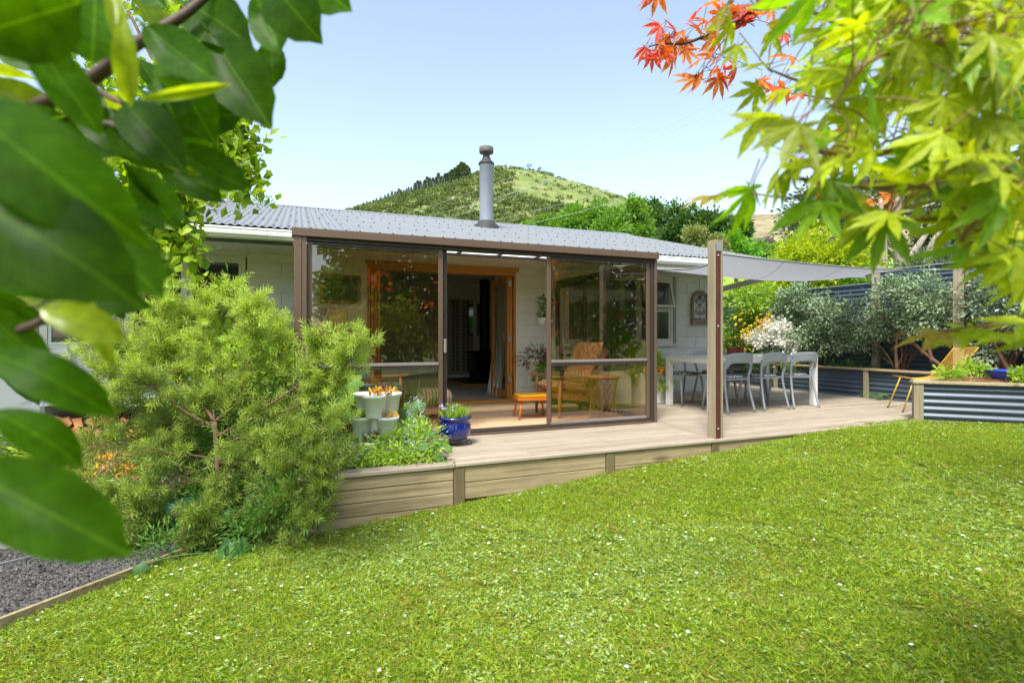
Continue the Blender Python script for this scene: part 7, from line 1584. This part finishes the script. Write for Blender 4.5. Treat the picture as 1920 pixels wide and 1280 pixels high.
for c, d0 in plist[:298]:
    off = Vector([r_.gauss(0, 1) for _ in range(3)]) * .035 + Vector((-CA, SA, 0)) * .03; dd = (d0 * .7 + Vector([r_.gauss(0, .7) for _ in range(3)]) + Vector((0, 0, -.35))).normalized(); L_ = r_.uniform(.045, .075)
    pb.tube([c, c + off], .001, 3, 0, caps=False); place_leaf(ov[r_.choice((0, 0, 1, 2))], c + off + pl0, c + off + pl0 + dd * L_, Vector((r_.gauss(0, .6), r_.gauss(-.3, .6), 1)), pt, r_.uniform(.9, 1.3))
pb.build('branches', m_twig, pt)
V_, F_, off_ = [], [], 0; rs = [c + Vector([r_.gauss(0, 1) for _ in range(3)]) * .055 + Vector((-CA, SA, 0)) * .05 for c, d0 in plist for _ in (0, 1, 2, 3)]
rs = np.array(rs); nq = len(rs); V, F = leaf_arrays(rs, rdir(nq, -.2), rdir(nq, .8), rng.uniform(.04, .065, nq), .034, curl=.2)
o = bpy.data.objects.new('small_leaves', np_mesh('small_leaves', V, F, leafmat('fruit_tree_small_leaf', (.14, .26, .015), (.42, .55, .04), .45, .5), np.repeat(rng.random(nq), 5))); link(o, pt); o['kind'] = 'stuff'

# ================================================================== GRASS
m_gr = leafmat('grass_blade', (0.129, 0.256, 0.0138), (0.461, 0.573, 0.0403), .5, .35, (1.3, 1.25, .5)); m_gry = leafmat('yellow_grass', (0.256, 0.265, 0.0316), (0.537, 0.459, 0.0945), .6, .3, (1.2, 1.1, .5))
m_wd = leafmat('weed_leaf', (0.185, 0.297, 0.0672), (0.47, 0.592, 0.201), .42, .25, (1.3, 1.3, .6), spec=.5)
def patch(seed, nb, nw, ny_, R=.10, nd=0):
    g = np.random.default_rng(seed); Vs, Fs, As, Ms, off = [], [], [], [], 0
    def addp(n, L0, L1, W, up, mi, leafy=False):
        nonlocal off
        if n == 0: return
        a = g.random(n) * 6.283; r = R * np.sqrt(g.random(n)); p = np.stack([r * np.cos(a), r * np.sin(a), g.random(n) * .004], 1); az = g.random(n) * 6.283; el = up + g.normal(size=n) * .3
        d = np.stack([np.cos(az) * np.cos(el), np.sin(az) * np.cos(el), np.abs(np.sin(el))], 1); nn_ = nrm(np.array([0, 0, 1.0]) + .4 * g.normal(size=(n, 3)))
        V, F = (leaf_arrays if leafy else blade_arrays)(p, d, nn_, g.uniform(L0, L1, n), W, curl=.25); Vs.append(V); Fs.append(F + off); off += len(V); As.append(np.repeat(g.random(n), 5 if leafy else 4)); Ms.append(np.full(len(F), mi))
    addp(nb, .016, .036, .0034, .6, 0); addp(ny_, .015, .035, .003, .5, 1); addp(nw, .010, .024, .0095, .25, 2, True); addp(nw // 16, .03, .05, .014, .22, 2, True)
    for k in range(nd):
        a = g.random() * 6.283; r = R * g.random(); c = np.array([r * math.cos(a), r * math.sin(a), .035]); n = 10; az = np.arange(n) * .628; d = np.stack([np.cos(az), np.sin(az), np.full(n, .3)], 1)
        V, F = leaf_arrays(np.tile(c, (n, 1)), d, np.tile([0, 0, 1.0], (n, 1)), .009, .005, curl=.0); Vs.append(V); Fs.append(F + off); off += len(V); As.append(np.ones(len(V))); Ms.append(np.full(len(F), 3))
    return np_mesh('grass_patch_%d' % seed, np.concatenate(Vs), np.concatenate(Fs), [m_gr, m_gry, m_wd, m_wht], np.concatenate(As), np.concatenate(Ms))
kinds = [patch(1, 170, 60, 30), patch(2, 190, 36, 24), patch(3, 120, 110, 30), patch(4, 90, 170, 22), patch(5, 110, 30, 120), patch(6, 140, 80, 30, nd=1), patch(7, 60, 12, 100)]
xs_, ys_ = np.meshgrid(np.arange(-2.4, 13, .078), np.arange(-1.0, 4.24, .078)); px_ = (xs_ + rng.uniform(-.04, .04, xs_.shape)).ravel(); py_ = (ys_ + rng.uniform(-.04, .04, ys_.shape)).ravel()
ok = lawn_poly_inside(px_, py_); px_, py_ = px_[ok], py_[ok]
# keep the strip of bare earth along the fascia
n1 = np.sin(px_ * 1.9 + 1.3 * np.sin(py_ * 1.7)) + np.sin(py_ * 2.3 + px_ * .8) + .4 * rng.normal(size=len(px_)); n2 = np.sin(px_ * 3.1 + 2) * np.sin(py_ * 2.7 + .5) + .5 * rng.normal(size=len(px_)); n3 = np.sin(px_ * 1.3 - py_ * 2.1) + .6 * rng.normal(size=len(px_))
kd = np.where(n1 > .9, 3, np.where(n1 > 0, 2, np.where(n2 > .3, 0, 1))); kd = np.where((n3 > 1.25), 4, kd); kd = np.where((n3 < -1.55), 6, kd); kd = np.where(rng.random(len(px_)) < .045, 5, kd)
bare = (py_ > 4.02) & (px_ > 1.5) & (px_ < 2.6) & (rng.random(len(px_)) < .7); keep = ~bare; px_, py_, kd = px_[keep], py_[keep], kd[keep]
pz_ = lz(px_, py_)
def gn_tree(src):
    ng = bpy.data.node_groups.new('grass_instances', 'GeometryNodeTree'); ng.interface.new_socket('Geometry', in_out='INPUT', socket_type='NodeSocketGeometry'); ng.interface.new_socket('Geometry', in_out='OUTPUT', socket_type='NodeSocketGeometry')
    N = ng.nodes; L = ng.links; gi = N.new('NodeGroupInput'); go = N.new('NodeGroupOutput'); ip = N.new('GeometryNodeInstanceOnPoints'); oi = N.new('GeometryNodeObjectInfo'); oi.inputs['Object'].default_value = src
    mp_ = N.new('GeometryNodeMeshToPoints'); L.new(gi.outputs[0], mp_.inputs[0]); L.new(mp_.outputs[0], ip.inputs['Points']); L.new(oi.outputs['Geometry'], ip.inputs['Instance'])
    rv = N.new('FunctionNodeRandomValue'); rv.data_type = 'FLOAT_VECTOR'; rv.inputs[0].default_value = (-.12, -.12, 0); rv.inputs[1].default_value = (.12, .12, 6.283); L.new(rv.outputs[0], ip.inputs['Rotation'])
    r2 = N.new('FunctionNodeRandomValue'); r2.data_type = 'FLOAT'; r2.inputs[2].default_value = .6; r2.inputs[3].default_value = 1.5; r2.inputs['Seed'].default_value = 5; L.new(r2.outputs[1], ip.inputs['Scale'])
    L.new(ip.outputs[0], go.inputs[0]); return ng
for k, me in enumerate(kinds):
    src = bpy.data.objects.new('grass_patch_source_%d' % k, me); sel = kd == k
    if not sel.any(): continue
    pm_ = bpy.data.meshes.new('lawn_grass'); co = np.stack([px_[sel], py_[sel], pz_[sel] - .002], 1).astype(np.float32); pm_.vertices.add(len(co)); pm_.vertices.foreach_set('co', co.ravel()); pm_.update()
    o = bpy.data.objects.new('lawn_grass', pm_); link(o); md = o.modifiers.new('grass', 'NODES'); md.node_group = gn_tree(src); o['kind'] = 'stuff'
    o['label'] = 'short mown lawn grass with clover, broad weeds and a few daisies'
